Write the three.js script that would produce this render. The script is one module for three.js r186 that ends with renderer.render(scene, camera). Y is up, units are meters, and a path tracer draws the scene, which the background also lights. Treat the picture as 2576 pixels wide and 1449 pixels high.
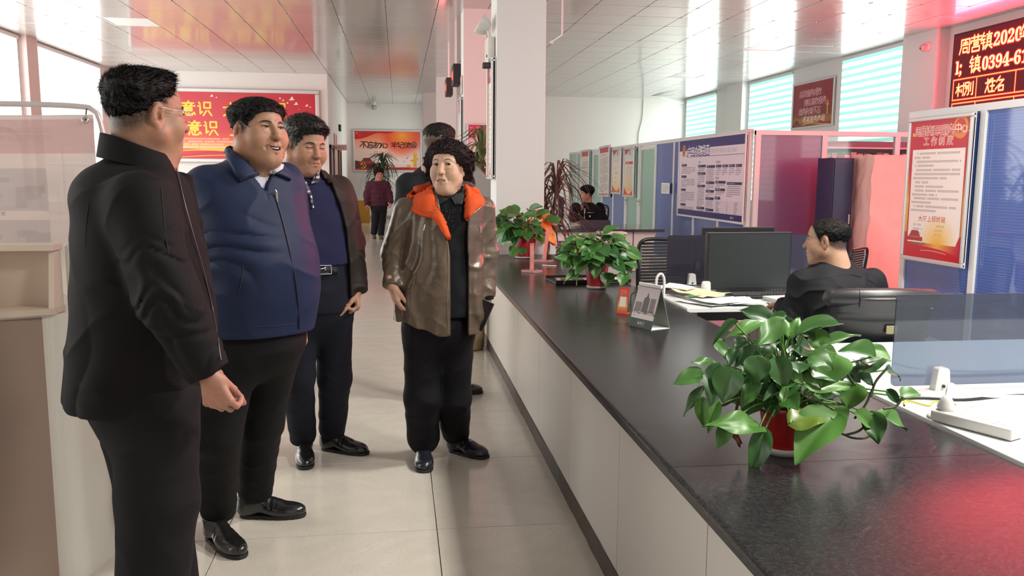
import * as THREE from 'three';
import { RoundedBoxGeometry } from 'three/addons/geometries/RoundedBoxGeometry.js';
import { mergeGeometries, mergeVertices } from 'three/addons/utils/BufferGeometryUtils.js';
import { RectAreaLightUniformsLib } from 'three/addons/lights/RectAreaLightUniformsLib.js';
import { createNoise3D } from 'simplex-noise';

// ------------------------------------------------------------------ camera, sky, exposure, large lights
const scene = new THREE.Scene();
const FOCAL = 2100, W = 2576, H = 1449, EYE = 1.45, CEIL = 3.8;
const camera = new THREE.PerspectiveCamera(2 * Math.atan(H / 2 / FOCAL) * 180 / Math.PI, W / H, 0.05, 200);
camera.rotation.order = 'YXZ';
camera.position.set(0, EYE, 0);
camera.rotation.set(-0.1329, -0.1353, 0.0068);
camera.updateMatrixWorld(true);
const renderer = new THREE.WebGLRenderer({ antialias: true });
renderer.toneMapping = THREE.LinearToneMapping;
renderer.toneMappingExposure = 1.0;
renderer.shadowMap.enabled = true;
scene.background = new THREE.Color(0.75, 0.85, 0.88);
RectAreaLightUniformsLib.init();
const LIGHT = { leftWindow: 3.4, rightWindow: 3.3, led: 28, panel: 170, corridor: 2.0 };
function areaLight(name, color, intensity, w, h, pos, dir) {
  const l = new THREE.RectAreaLight(color, intensity, w, h);
  l.name = name; l.position.copy(pos); l.lookAt(pos.clone().add(dir)); scene.add(l); return l;
}

// ------------------------------------------------------------------ helpers
const V = (x, y, z) => new THREE.Vector3(x, y, z);
function rng(seed) { let s = seed | 0; return () => { s = (s + 0x6d2b79f5) | 0; let t = Math.imul(s ^ (s >>> 15), 1 | s); t = (t + Math.imul(t ^ (t >>> 7), 61 | t)) ^ t; return ((t ^ (t >>> 14)) >>> 0) / 4294967296; }; }
const noise3 = createNoise3D(rng(7));
const clamp = THREE.MathUtils.clamp, lerp = THREE.MathUtils.lerp;
const sstep = (x, a, b) => { const t = clamp((x - a) / (b - a), 0, 1); return t * t * (3 - 2 * t); };
const xAxis = new THREE.Vector3(), yAxis = new THREE.Vector3(), zAxis = new THREE.Vector3();
camera.matrixWorld.extractBasis(xAxis, yAxis, zAxis);
// the point of the place that the photograph shows at a pixel, on the plane at depth z
function at(px, py, z) {
  const d = zAxis.clone().multiplyScalar(-1).addScaledVector(xAxis, (px - W / 2) / FOCAL).addScaledVector(yAxis, -(py - H / 2) / FOCAL);
  return V(0, EYE, 0).addScaledVector(d, z / d.z);
}
function pixelOf(p) { const v = p.clone().sub(V(0, EYE, 0)), k = -v.dot(zAxis); return [W / 2 + FOCAL * v.dot(xAxis) / k, H / 2 - FOCAL * v.dot(yAxis) / k, k]; }
const used = new Map();
function numbered(name) { const n = used.get(name) ?? 0; used.set(name, n + 1); return n ? name + '_' + String(n).padStart(3, '0') : name; }
function shade(o) { o.traverse((m) => { if (m.isMesh) { m.castShadow = true; m.receiveShadow = true; } }); return o; }
function tag(o, label, category, group) { o.userData.label = label; o.userData.category = category; if (group) o.userData.group = group; return o; }
function thing(name, label, category, pos = V(0, 0, 0), turn = 0, group) {
  const o = new THREE.Group(); o.name = numbered(name); o.position.copy(pos); o.rotation.y = turn; scene.add(o); return tag(o, label, category, group);
}
function obj(name, geos, mat, parent = scene) {
  const g = Array.isArray(geos) ? mergeAll(geos) : geos;
  const m = new THREE.Mesh(g, mat); m.name = parent === scene ? numbered(name) : name; m.castShadow = m.receiveShadow = true; parent.add(m); return m;
}
function struct(name, geos, mat) { const m = obj(name, geos, mat); m.userData.kind = 'structure'; return m; }
function structGroup(name) { const g = new THREE.Group(); g.name = name; g.userData.kind = 'structure'; scene.add(g); return g; }
function mergeAll(list) {
  if (list.length === 1) return list[0];
  const anyColor = list.some((g) => g.attributes.color);
  return mergeGeometries(list.map((g) => {
    let q = g.index ? g.toNonIndexed() : g;
    if (!q.attributes.uv) { q = q.clone(); q.setAttribute('uv', new THREE.BufferAttribute(new Float32Array(q.attributes.position.count * 2), 2)); }
    if (anyColor && !q.attributes.color) { q = q.clone(); q.setAttribute('color', new THREE.BufferAttribute(new Float32Array(q.attributes.position.count * 3).fill(1), 3)); }
    for (const k of Object.keys(q.attributes)) if (!['position', 'normal', 'uv', 'color'].includes(k)) q.deleteAttribute(k);
    return q;
  }));
}
// a box between two corners; r rounds its edges
function bx(x0, y0, z0, x1, y1, z1, r = 0) {
  const w = Math.abs(x1 - x0), h = Math.abs(y1 - y0), d = Math.abs(z1 - z0);
  const rr = Math.min(r, w * 0.49, h * 0.49, d * 0.49);
  const g = rr > 0 ? new RoundedBoxGeometry(w, h, d, 2, rr) : new THREE.BoxGeometry(w, h, d);
  return g.translate((x0 + x1) / 2, (y0 + y1) / 2, (z0 + z1) / 2);
}
function uvBox(g, sx = 1, sy = 1) {   // uv in metres by the dominant axis of the normal
  const p = g.attributes.position, n = g.attributes.normal, uv = new Float32Array(p.count * 2);
  for (let i = 0; i < p.count; i++) {
    const ax = Math.abs(n.getX(i)), ay = Math.abs(n.getY(i)), az = Math.abs(n.getZ(i));
    const [u, v] = ax > ay && ax > az ? [p.getZ(i), p.getY(i)] : ay > az ? [p.getX(i), p.getZ(i)] : [p.getX(i), p.getY(i)];
    uv[i * 2] = u * sx; uv[i * 2 + 1] = v * sy;
  }
  g.setAttribute('uv', new THREE.BufferAttribute(uv, 2)); return g;
}
const tube = (pts, r, seg = 24, rad = 8, closed = false) => new THREE.TubeGeometry(new THREE.CatmullRomCurve3(pts, closed, 'centripetal'), seg, r, rad, closed);
const rod = (a, b, r0, r1 = r0, seg = 12) => {
  const d = b.clone().sub(a), g = new THREE.CylinderGeometry(r1, r0, d.length(), seg);
  g.applyQuaternion(new THREE.Quaternion().setFromUnitVectors(V(0, 1, 0), d.clone().normalize()));
  return g.translate((a.x + b.x) / 2, (a.y + b.y) / 2, (a.z + b.z) / 2);
};
const lathe = (pts, seg = 32) => new THREE.LatheGeometry(pts.map(([x, y]) => new THREE.Vector2(x, y)), seg);
function std(color, roughness = 0.6, extra = {}) {
  const { metalness = 0, ...rest } = extra, phys = ['clearcoat', 'transmission', 'sheen', 'thickness', 'ior', 'specularIntensity'].some((k) => k in rest);
  const c = color instanceof THREE.Color ? color : new THREE.Color(color);
  return new (phys ? THREE.MeshPhysicalMaterial : THREE.MeshStandardMaterial)({ color: c, roughness, metalness, ...rest });
}
const lin = (r, g, b) => new THREE.Color().setRGB(r, g, b);
// ------------------------------------------------------------------ textures
function canvasTex(w, h, draw, srgb = true, repeat = false) {
  const c = document.createElement('canvas'); c.width = w; c.height = h; const g = c.getContext('2d'); draw(g, w, h);
  const t = new THREE.CanvasTexture(c); if (srgb) t.colorSpace = THREE.SRGBColorSpace;
  t.magFilter = THREE.LinearFilter; t.wrapS = t.wrapT = repeat ? THREE.RepeatWrapping : THREE.ClampToEdgeWrapping; return t;
}
function dataTex(n, f, srgb = false) {  // f(u, v) -> [r, g, b] 0..255 or a grey number; tiles
  const d = new Uint8Array(n * n * 4);
  for (let y = 0; y < n; y++) for (let x = 0; x < n; x++) { const c = f(x / n, y / n), i = (y * n + x) * 4, a = Array.isArray(c) ? c : [c, c, c]; d[i] = a[0]; d[i + 1] = a[1]; d[i + 2] = a[2]; d[i + 3] = 255; }
  const t = new THREE.DataTexture(d, n, n); t.wrapS = t.wrapT = THREE.RepeatWrapping; t.magFilter = THREE.LinearFilter; if (srgb) t.colorSpace = THREE.SRGBColorSpace; t.needsUpdate = true; return t;
}
const tnoise = (u, v, f, seed = 0) => { const a = u * 2 * Math.PI, b = v * 2 * Math.PI, r = f / 6.283; return noise3(Math.cos(a) * r + seed, Math.sin(a) * r + Math.cos(b) * r * 1.3, Math.sin(b) * r * 1.3 + seed * 2); };
const rep = (t, x, y) => { const c = t.clone(); c.repeat.set(x, y); c.needsUpdate = true; return c; };
const T = {
  weave: dataTex(128, (u, v) => 128 + 50 * Math.sin(u * 402) * Math.sin(v * 402) + 40 * tnoise(u, v, 60)),
  grain: dataTex(256, (u, v) => 128 + 60 * tnoise(u, v, 14) + 40 * tnoise(u, v, 50, 3)),
  wavy: dataTex(256, (u, v) => 128 + 90 * tnoise(u, v, 5, 1) + 30 * tnoise(u, v, 11, 4)),
  stone: dataTex(512, (u, v) => { const n = tnoise(u, v, 90, 2), m = tnoise(u, v, 9, 5); const k = 238 + 4 * m + (n > 0.6 ? -10 : 0) + 4 * tnoise(u, v, 160, 8); return [k, k, k]; }, true),
  granite: dataTex(256, (u, v) => { const n = tnoise(u, v, 120, 2); const k = 170 + 60 * n + 30 * tnoise(u, v, 30, 5); return [k, k, k]; }, true),
  skin: dataTex(256, (u, v) => 128 + 70 * tnoise(u, v, 70, 9) + 40 * tnoise(u, v, 130, 3)),
};
// Chinese lettering as brush strokes: each stroke is a chain of points on a 16 x 16 grid, written as pairs of hex digits
const GLYPH = {
  '大': '16e6 81866b1f 86bbff', '意': '8081 22d2 5364 b3a4 15e5 47b7ba4a47 48b8 3c2f 5c6fbfcd 8b8d dcee', '识': '2133 15353d5b 71d1d77771 9a6f baef',
  '心': '261c 545c6edeeb 8496 c5f9', '治': '1132 0627 0e38 9256d6 b3e7 69d9df6f69', '局': '22d2d626 2227 271f 29d9dfbf 5b9b9e5e5b', '政': '1161 313d 3767 1d6b 181d a074 94f4 d47f 95ff',
  '核': '1474 414f 450b 467a a0b1 82f2 b375d5 d57a e87f bbff', '看': '31d0 34c4 18e7 715f0f 5adadf5f5a 5cdc 5ece', '齐': '8081 13e3 42af c21a 5a4f babf',
  '不': '11f1 91560c 848f 96ec', '忘': '8082 13f3 3338e8 2b1f 4a5fcfdd 8a9c cbfe', '初': '3142 1464 640b 383f 4769 84f4fdcf a4986f', '牢': '8081 1613f3f6 553a 57d7 1bfb 858f',
  '记': '2133 15353d5b 72e2e7 77e7 777e8fefeb', '使': '4107 363f 63f3 75e5e97975 a1a96f 7bff', '命': '8016 80f6 56b6 29797d2d29 a9e9edbd a9af', '周': '2229 290f 22e2efcf 55b5 8387 47c7 5ababe5e5a',
  '营': '12f2 5054 a0a4 1715f5f7 57b7b95957 3bdbdf3f3b', '镇': '3005 2353 1656 0959 363f6c 72e2 a0a3 84d4dc8c84 86d6 89d9 6cfc 8d6f cdff', '年': '4016 33e3 47d7 474b 0bfb 939f',
  '村': '1575 414f 450b 467a 84f4 d1decf 98ab', '别': '1171751511 17777e5f 480f a2ab e1efcf', '姓': '314a6f 620f 0575 9164 84f4 b1be 89e9 6fff', '名': '7025 64d41d 698b 6adadf6f6a',
  '户': '7081 34e4e939 34380f', '口': '23e3ee2e23', '办': '25d5ddaf 81772f 380b e8fb', '理': '1161 1767 0d6c 313c 82e2e98982 85e5 b2be 8beb 6ffe', '指': '0464 313e1d 0a69 8085f5 83e1 88e8ef8f88 8beb',
  '南': '12e2 8085 2f26e6efdf 5769 b79a 5aba 4dcd 8a8f', '便': '4107 363f 62f2 74e4ea7a74 77e7 a2aa6f 7bff', '民': '22d2d626 222f6d 1aea 8aaedfed', '服': '21280f 21616f4f 2565 2969 91e1e5c5 919f 97e7bf 98ff',
  '务': '6025 52c218 53f8 2adadfaf 871f', '中': '23e3ea2a23 808f', '工': '22d2 828d 1dfd', '作': '4107 353f 8066 74f4 a4af a8e8 acec', '制': '3014 1373 0777 404f 191e 19797d a2aa e1efcf',
  '度': '8082 23f3 23280f 46e6 7579 b5b9 79b9 5bcb6f 6cff', '厅': '22f2 22280f 57e7 a7ae8e', '上': '818e 87d7 1efe', '班': '1151 1656 0c5b 313b 83875f a1f1 a7f7 9dfd c1cd', '时': '12626d1d12 1767 74f4 d0decf 98ab',
  '间': '2031 232f 52e2efcf 56b6bd5d56 59b9', '提': '0464 313e1d 0a69 80e0e68680 83e3 78f8 a8ae abdb 8cafff', '高': '8081 12f2 54b4b75754 2f29e9efdf 5babae5e5b', '效': '4041 0373 2507 5577 620f 186f a074 94f4 d47f 95ff',
  '能': '301565 5377 181f 18686f4f 1b6b 1d6d 9096f6f5 e293 989ffffd ea9b', '村别': '',
};
function glyphs(g, text, x, y, s, color, weight = 0.11, gap = 1.08, italic = 0) {
  g.strokeStyle = color; g.lineWidth = s * weight; g.lineCap = 'round'; g.lineJoin = 'round';
  for (const ch of text) {
    for (const st of (GLYPH[ch] || '').split(' ')) {
      if (!st) continue;
      g.beginPath();
      for (let i = 0; i < st.length; i += 2) { const a = parseInt(st[i], 16) / 15, b = parseInt(st[i + 1], 16) / 15, X = x + (a + italic * (0.5 - b)) * s, Y = y + b * s; i ? g.lineTo(X, Y) : g.moveTo(X, Y); }
      g.stroke();
    }
    x += s * gap * (ch === ' ' ? 0.5 : 1);
  }
  return x;
}
function fineLines(g, x, y, w, rows, pitch, size, color, r, indent = true) {   // print too fine to read: rows of small marks
  g.fillStyle = color;
  for (let k = 0; k < rows; k++) {
    let X = x + (indent && k === 0 ? size * 2 : 0); const end = x + w * (k === rows - 1 ? 0.35 + 0.4 * r() : 1);
    while (X < end - size) { if (r() > 0.08) { g.fillRect(X, y + k * pitch, size * 0.84, size * 0.2); g.fillRect(X + size * 0.1, y + k * pitch + size * 0.38, size * 0.7, size * 0.16); g.fillRect(X + size * 0.35, y + k * pitch, size * 0.16, size * 0.9); g.fillRect(X, y + k * pitch + size * 0.75, size * 0.84, size * 0.15); } X += size; }
  }
}
// ------------------------------------------------------------------ materials of the building
const M = {
  wall: std(lin(0.74, 0.75, 0.73), 0.75, { bumpMap: rep(T.grain, 1, 1), bumpScale: 0.0008 }),
  pillar: std(lin(0.76, 0.77, 0.76), 0.7, { bumpMap: T.grain, bumpScale: 0.0006 }),
  dark: std(lin(0.03, 0.03, 0.032), 0.6),
  void: std(lin(0.02, 0.02, 0.02), 0.9),
  chrome: std(lin(0.6, 0.6, 0.6), 0.25, { metalness: 0.9 }),
  alu: std(lin(0.62, 0.6, 0.6), 0.35, { metalness: 0.3 }),
  whitePaint: std(lin(0.72, 0.73, 0.74), 0.4),
  whiteLam: std(lin(0.58, 0.555, 0.52), 0.38, { bumpMap: T.grain, bumpScale: 0.0003 }),
  blackPlastic: std(lin(0.012, 0.012, 0.013), 0.42),
  greyPlastic: std(lin(0.35, 0.35, 0.34), 0.5),
  whitePlastic: std(lin(0.72, 0.72, 0.7), 0.4),
  paper: std(lin(0.78, 0.78, 0.76), 0.8),
};
const WIN = { white: std('#f4fffd', 0.9, { emissive: new THREE.Color(0.93, 1, 0.985), emissiveIntensity: 1.25 }), teal: std('#8fd8cf', 0.9, { emissive: new THREE.Color(0.37, 0.73, 0.63), emissiveIntensity: 0.95 }), pale: std('#d8efec', 0.9, { emissive: new THREE.Color(0.86, 0.97, 0.96), emissiveIntensity: 1.0 }) };
// tiles: an outline with chamfered rim; cut clips its corners
function tileGeo(w, d, h, c, cut, du, dv) {
  const a = w / 2, b = d / 2, out = cut ? [[-a + cut, -b], [a - cut, -b], [a, -b + cut], [a, b - cut], [a - cut, b], [-a + cut, b], [-a, b - cut], [-a, -b + cut]] : [[-a, -b], [a, -b], [a, b], [-a, b]];
  const n = out.length, k = 1 - c / a, P = [], tri = (...q) => q.forEach((v) => P.push(...v));
  const top = out.map(([x, z]) => [x * k, 0, z * k]), mid = out.map(([x, z]) => [x, -c, z]), low = out.map(([x, z]) => [x, -h, z]);
  for (let i = 1; i < n - 1; i++) tri(top[0], top[i + 1], top[i]);
  for (let i = 0; i < n; i++) { const j = (i + 1) % n; for (const [p, q] of [[top, mid], [mid, low]]) { tri(p[i], p[j], q[i]); tri(p[j], q[j], q[i]); } }
  const g = new THREE.BufferGeometry(); g.setAttribute('position', new THREE.BufferAttribute(new Float32Array(P), 3)); g.computeVertexNormals();
  const uv = new Float32Array(P.length / 3 * 2); for (let i = 0; i < P.length / 3; i++) { uv[i * 2] = P[i * 3] + du; uv[i * 2 + 1] = P[i * 3 + 2] + dv; }
  g.setAttribute('uv', new THREE.BufferAttribute(uv, 2)); return g;
}
function seenSize(p, half) {
  let inside = 0; for (const [dx, dz] of [[0, 0], [-half, -half], [half, half], [-half, half], [half, -half]]) { const [x, y, k] = pixelOf(p.clone().add(V(dx, 0, dz))); if (k > 0.2 && x > -60 && x < W + 60 && y > -60 && y < H + 60) inside++; }
  const k = pixelOf(p)[2]; return inside ? inside / (k * k) : -k;
}
function tiling(root, name, spots, geos, mats, flip, half) {
  spots.forEach((s) => { s.seen = seenSize(s.p, half); });
  spots.sort((a, b) => b.seen - a.seen);
  const r = rng(5), m4 = new THREE.Matrix4(), q = new THREE.Quaternion().setFromEuler(new THREE.Euler(flip ? Math.PI : 0, 0, 0)), one = V(1, 1, 1);
  spots.slice(0, 298).forEach((s) => {
    const m = new THREE.Mesh(geos[Math.floor(r() * geos.length)], mats[Math.floor(r() * mats.length)]); m.name = name; m.castShadow = m.receiveShadow = true;
    m.position.copy(s.p); m.quaternion.copy(q); m.rotateX((r() - 0.5) * s.tilt); m.rotateZ((r() - 0.5) * s.tilt); root.add(m);
  });
  const rest = spots.slice(298), im = new THREE.InstancedMesh(geos[0], mats[0], rest.length); im.name = name + '_field'; im.userData.kind = 'stuff'; im.receiveShadow = true;
  rest.forEach((s, i) => im.setMatrixAt(i, m4.compose(s.p, q, one))); root.add(im);
}
// floor
{
  const root = structGroup('floor');
  obj('slab', bx(-6.75, -0.25, 3.7, 8.93, -0.012, -28.7), std(lin(0.12, 0.11, 0.1), 0.9), root);
  const P = 0.857, geos = [0, 1, 2, 3].map((i) => tileGeo(P - 0.0035, P - 0.0035, 0.02, 0.0012, 0, i * 1.37, i * 2.11)), spots = [];
  const mats = [lin(0.72, 0.67, 0.585), lin(0.71, 0.66, 0.58), lin(0.725, 0.68, 0.595)].map((c) => std(c, 0.2, { map: rep(T.stone, 0.7, 0.7), clearcoat: 0.3, clearcoatRoughness: 0.14, bumpMap: rep(T.wavy, 0.5, 0.5), bumpScale: 0.00012 }));
  for (let i = -8; i < 10; i++) for (let k = -8; k < 30; k++) { const p = V(0.143 + P * (i + 0.5), 0, -3.303 - P * (k + 0.5)); if (p.x > -6.9 && p.x < 9 && p.z < 3.9 && p.z > -28.9) spots.push({ p, tilt: 0.0007 }); }
  tiling(root, 'tile', spots, geos, mats, false, P / 2);
}
// ceiling
{
  const root = structGroup('ceiling');
  obj('slab', bx(-6.75, CEIL + 0.16, 3.7, 8.93, CEIL + 0.3, -28.7), M.void, root);
  const P = 0.7215, geos = [0, 1, 2, 3].map((i) => tileGeo(P - 0.006, P - 0.006, 0.03, 0.004, 0.024, i * 1.3, i * 0.7)), spots = [];
  const mats = [0.43, 0.45, 0.47].map((k) => std(lin(k, k * 0.99, k * 0.98), 0.34, { metalness: 0.2, clearcoat: 1, clearcoatRoughness: 0.11, bumpMap: rep(T.wavy, 1.1, 1.1), bumpScale: 0.004 }));
  const open = [[-4.06, -14.1], [6.78, -14.62], [6.78, -19.0]];
  for (let i = -9; i < 13; i++) for (let k = -23; k < 23; k++) {
    const p = V(-0.15 + P * (i + 0.5), CEIL, -13.08 - P * (k + 0.5));
    if (p.x < -6.75 || p.x > 8.93 || p.z > 3.6 || p.z < -28.7) continue;
    const o = open.findIndex(([x, z]) => Math.abs(p.x - x) < P / 2 && Math.abs(p.z - z) < P / 2);
    if (o >= 0) { open[o].tile = p; continue; }
    if (Math.abs(p.x - 8.0) < 0.4 && Math.abs(p.z + 23.9) < 0.3) continue;   // a panel is missing over the corner
    spots.push({ p, tilt: 0.006 });
  }
  tiling(root, 'tile', spots, geos, mats, true, P / 2);
  open.forEach((o, i) => {
    const t = thing('ceiling_light', ['square flush ceiling light panel over the left windows', 'square flush ceiling light panel before the windows on the right, the nearer one', 'square flush ceiling light panel before the windows on the right, the farther one'][i], 'light', V(o.tile.x, CEIL, o.tile.z));
    obj('frame', [bx(-0.355, 0, -0.355, 0.355, 0.04, -0.33), bx(-0.355, 0, 0.33, 0.355, 0.04, 0.355), bx(-0.355, 0, -0.33, -0.33, 0.04, 0.33), bx(0.33, 0, -0.33, 0.355, 0.04, 0.33)], M.whitePaint, t);
    obj('diffuser', bx(-0.33, 0.008, -0.33, 0.33, 0.03, 0.33), std(lin(0.74, 0.78, 0.79), 0.45), t);
  });
  const loose = thing('ceiling_tile', 'loose white ceiling panel hanging down over a dark gap at the rear corner', 'ceiling panel', V(7.75, CEIL - 0.11, -23.85));
  const lm = obj('panel', bx(-0.4, -0.006, -0.26, 0.4, 0.006, 0.26, 0.003), M.whitePaint, loose); lm.rotation.set(0.12, 0.25, -0.24);
}
// walls
const LWIN = [[-19.79, -16.23], [-15.73, -12.2], [-11.7, -8.2], [-7.7, -4.2], [-3.7, -0.2]], RWIN = [[-24.67, -22.28], [-20.09, -17.78], [-15.73, -13.47], [-5.6, -3.6], [-2.4, -0.4]];
function windowWall(name, x0, x1, wins, sill, top) {
  const parts = []; let z = 3.7;
  for (const [a, b] of wins.slice().sort((p, q) => q[1] - p[1])) { parts.push(bx(x0, 0, z, x1, CEIL + 0.2, b)); parts.push(bx(x0, 0, b, x1, sill, a)); parts.push(bx(x0, top, b, x1, CEIL + 0.2, a)); z = a; }
  parts.push(bx(x0, 0, z, x1, CEIL + 0.2, -28.7));
  struct(name, parts.map((g) => uvBox(g)), M.wall);
}
windowWall('wall_left', -6.75, -6.45, LWIN, 0.9, 3.77); windowWall('wall_right', 8.63, 8.93, RWIN, 0.9, 3.77);
struct('wall_back', [uvBox(bx(-6.75, 0, 3.7, 8.93, CEIL + 0.2, 3.4))], M.wall);
struct('wall_end', [uvBox(bx(-1.63, 0, -28.4, 1.15, CEIL + 0.2, -28.7))], M.wall);
struct('wall_inner', [uvBox(bx(-6.45, 0, -20.5, -1.63, CEIL + 0.2, -28.7))], M.wall);
struct('wall_rear', [uvBox(bx(1.15, 0, -24.8, 8.63, CEIL + 0.2, -28.7))], M.wall);
[-8.1, -12.2, -20.5, -24.4].forEach((z, i) => struct('pillar_' + (i + 1), [uvBox(bx(i === 3 ? 0.72 : 0.94, 0, z, i === 3 ? 1.2 : 1.415, CEIL + 0.1, z - 0.48, 0.006))], M.pillar));
struct('pillar_5', [uvBox(bx(8.45, 0, -21.13, 8.64, CEIL + 0.1, -20.15, 0.005))], M.pillar);
struct('pillar_6', [uvBox(bx(8.42, 0, -13.42, 8.64, CEIL + 0.1, -12.5, 0.005))], M.pillar);
struct('pillar_7', [uvBox(bx(-6.46, 0, -16.2, -6.3, CEIL + 0.1, -15.76, 0.005))], std(lin(0.66, 0.5, 0.48), 0.7));  // red glow of the LED screen is put into the colour of this pilaster
struct('trim_1', [bx(-6.45, 0, -20.46, -1.6, 0.12, -20.5), bx(-1.63, 0, -20.46, -1.6, 0.12, -28.4), bx(-1.63, 0, -28.36, 1.15, 0.12, -28.4)], std(lin(0.35, 0.3, 0.26), 0.5));
// windows with backlit striped blinds
let windowNumber = 0;
function blindWindow(side, z0, z1, label, group) {
  const x = side < 0 ? -6.45 : 8.63, s = side < 0 ? 1 : -1, n = ++windowNumber, L = z1 - z0, zc = (z0 + z1) / 2;
  const g = structGroup('window_' + n), fr = [];
  for (const z of [z0 + 0.03, zc, z1 - 0.03]) fr.push(bx(x - s * 0.16, 0.9, z - 0.03, x - s * 0.1, 3.77, z + 0.03));
  for (const y of [0.93, 2.2, 3.74]) fr.push(bx(x - s * 0.16, y - 0.03, z0, x - s * 0.1, y + 0.03, z1));
  obj('frame', fr, M.whitePaint, g); obj('pane', bx(x - s * 0.135, 0.9, z0, x - s * 0.125, 3.77, z1), std('#eaf6f4', 0.05, { transmission: 1, thickness: 0 }), g);
  obj('sill', bx(x - s * 0.2, 0.88, z0, x + s * 0.03, 0.905, z1), M.whitePaint, g);
  const t = thing('roller_blind', label, 'blind', V(x + s * 0.012, 0.92, zc), 0, group);
  obj('headrail', bx(-0.02, 2.8, -L / 2 + 0.01, 0.035, 2.86, L / 2 - 0.01, 0.006), M.whitePaint, t);
  const wide = bx(-0.004, 0, -L / 2 + 0.02, 0.004, 0.074, L / 2 - 0.02), thin = bx(-0.002, 0, -L / 2 + 0.02, 0.002, 0.066, L / 2 - 0.02);
  for (let k = 0; k < 20; k++) { const a = obj('band', wide, WIN.white, t); a.position.y = k * 0.14; const b = obj('band', thin, side < 0 ? WIN.pale : WIN.teal, t); b.position.y = k * 0.14 + 0.074; }
  areaLight('window_light', '#fbfbf3', side < 0 ? LIGHT.leftWindow : LIGHT.rightWindow, L - 0.06, 2.76, V(x + s * 0.06, 2.32, zc), V(s, 0, 0));
}
blindWindow(-1, ...LWIN[0], 'bright striped roller blind over the far left window beside the red banner wall');
blindWindow(-1, ...LWIN[1], 'bright striped roller blind at the left edge of the picture, before the glow-tinted pilaster');
LWIN.slice(2).forEach((w) => blindWindow(-1, ...w, 'striped roller blind over a left window, outside the picture', 'left blinds outside the picture'));
blindWindow(1, ...RWIN[0], 'striped roller blind over the farthest right window, beyond the blue guide board');
blindWindow(1, ...RWIN[1], 'striped roller blind between the grey pilaster and the small red wall poster');
blindWindow(1, ...RWIN[2], 'wide teal striped roller blind between the small red poster and the red screen');
RWIN.slice(3).forEach((w) => blindWindow(1, ...w, 'striped roller blind over a right window, outside the picture', 'right blinds outside the picture'));
{ // added glowing panel with a lamp to brighten the corridor, unseen behind the pillars
  const t = thing('roller_blind', 'added glowing panel that brightens the corridor, out of sight behind the pillars', 'blind', V(1.14, 0.9, -26.4)); obj('band', bx(-0.004, 0, -1.1, 0.004, 2.6, 1.1), WIN.white, t); areaLight('window_light', '#fff2e6', LIGHT.corridor, 2.1, 2.5, V(1.08, 2.2, -26.4), V(-1, 0, 0.05));
}
// lit ceiling panels above the desks, outside the picture
[[3.1, -0.9], [3.1, -3.2]].forEach(([x, z], i) => {
  const t = thing('ceiling_light', 'lit square ceiling light panel over the desks, outside the picture', 'light', V(x, CEIL - 0.02, z), 0, 'lit ceiling panels');
  obj('frame', bx(-0.32, 0, -0.32, 0.32, 0.02, 0.32), M.whitePaint, t);
  obj('diffuser', bx(-0.3, -0.006, -0.3, 0.3, 0, 0.3), std('#ffffff', 0.5, { emissive: new THREE.Color(1, 1, 0.96), emissiveIntensity: 3 }), t);
  areaLight('panel_light', '#fffaf0', LIGHT.panel, 0.6, 0.6, V(x, CEIL - 0.04, z), V(0, -1, 0));
});
// ------------------------------------------------------------------ signs, posters and screens (print drawn on canvases)
function printMat(tex, rough = 0.45, extra = {}) { return std('#ffffff', rough, { map: tex, ...extra }); }
// a framed board: print on the +z side of the group, later turned to face its way
function framed(name, label, category, pos, turn, w, h, tex, o = {}) {
  const t = thing(name, label, category, pos, turn, o.group), f = o.frame ?? 0.03, d = o.depth ?? 0.03, fm = o.frameMat ?? M.alu;
  obj('backing', bx(-w / 2, -h / 2, 0, w / 2, h / 2, d * 0.5), M.whitePlastic, t);
  for (const s of [-1, 1]) { obj('frame_bar', bx(-w / 2, s * (h / 2 - f / 2) - f / 2, 0, w / 2, s * (h / 2 - f / 2) + f / 2, d, f * 0.25), fm, t); obj('frame_bar', bx(s * (w / 2 - f / 2) - f / 2, -h / 2 + f, 0, s * (w / 2 - f / 2) + f / 2, h / 2 - f, d, f * 0.25), fm, t); }
  const p = new THREE.PlaneGeometry(w - f * 1.6, h - f * 1.6); p.translate(0, 0, d * 0.5 + 0.002);
  obj('print', p, printMat(tex, o.rough ?? 0.3, o.matExtra), t);
  return t;
}
function vgrad(g, stops, x, y, w, h) { const q = g.createLinearGradient(0, y, 0, y + h); stops.forEach(([a, c]) => q.addColorStop(a, c)); g.fillStyle = q; g.fillRect(x, y, w, h); }
function ribbon(g, color, y, amp, w, thick, ph, x0, x1) { g.strokeStyle = color; g.lineWidth = thick; g.beginPath(); for (let x = x0; x <= x1; x += 8) { const Y = y + amp * Math.sin(ph + x / w * 6); x === x0 ? g.moveTo(x, Y) : g.lineTo(x, Y); } g.stroke(); }
function dove(g, x, y, s) { g.fillStyle = '#f3e3da'; g.beginPath(); g.moveTo(x - s, y + s * 0.4); g.quadraticCurveTo(x - s * 0.2, y + s * 0.1, x - s * 0.1, y - s * 0.7); g.quadraticCurveTo(x + s * 0.5, y - s * 0.6, x + s * 0.35, y + s * 0.1); g.quadraticCurveTo(x + s * 0.8, y, x + s * 0.7, y + s * 0.35); g.quadraticCurveTo(x, y + s * 0.6, x - s, y + s * 0.4); g.fill(); }
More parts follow.
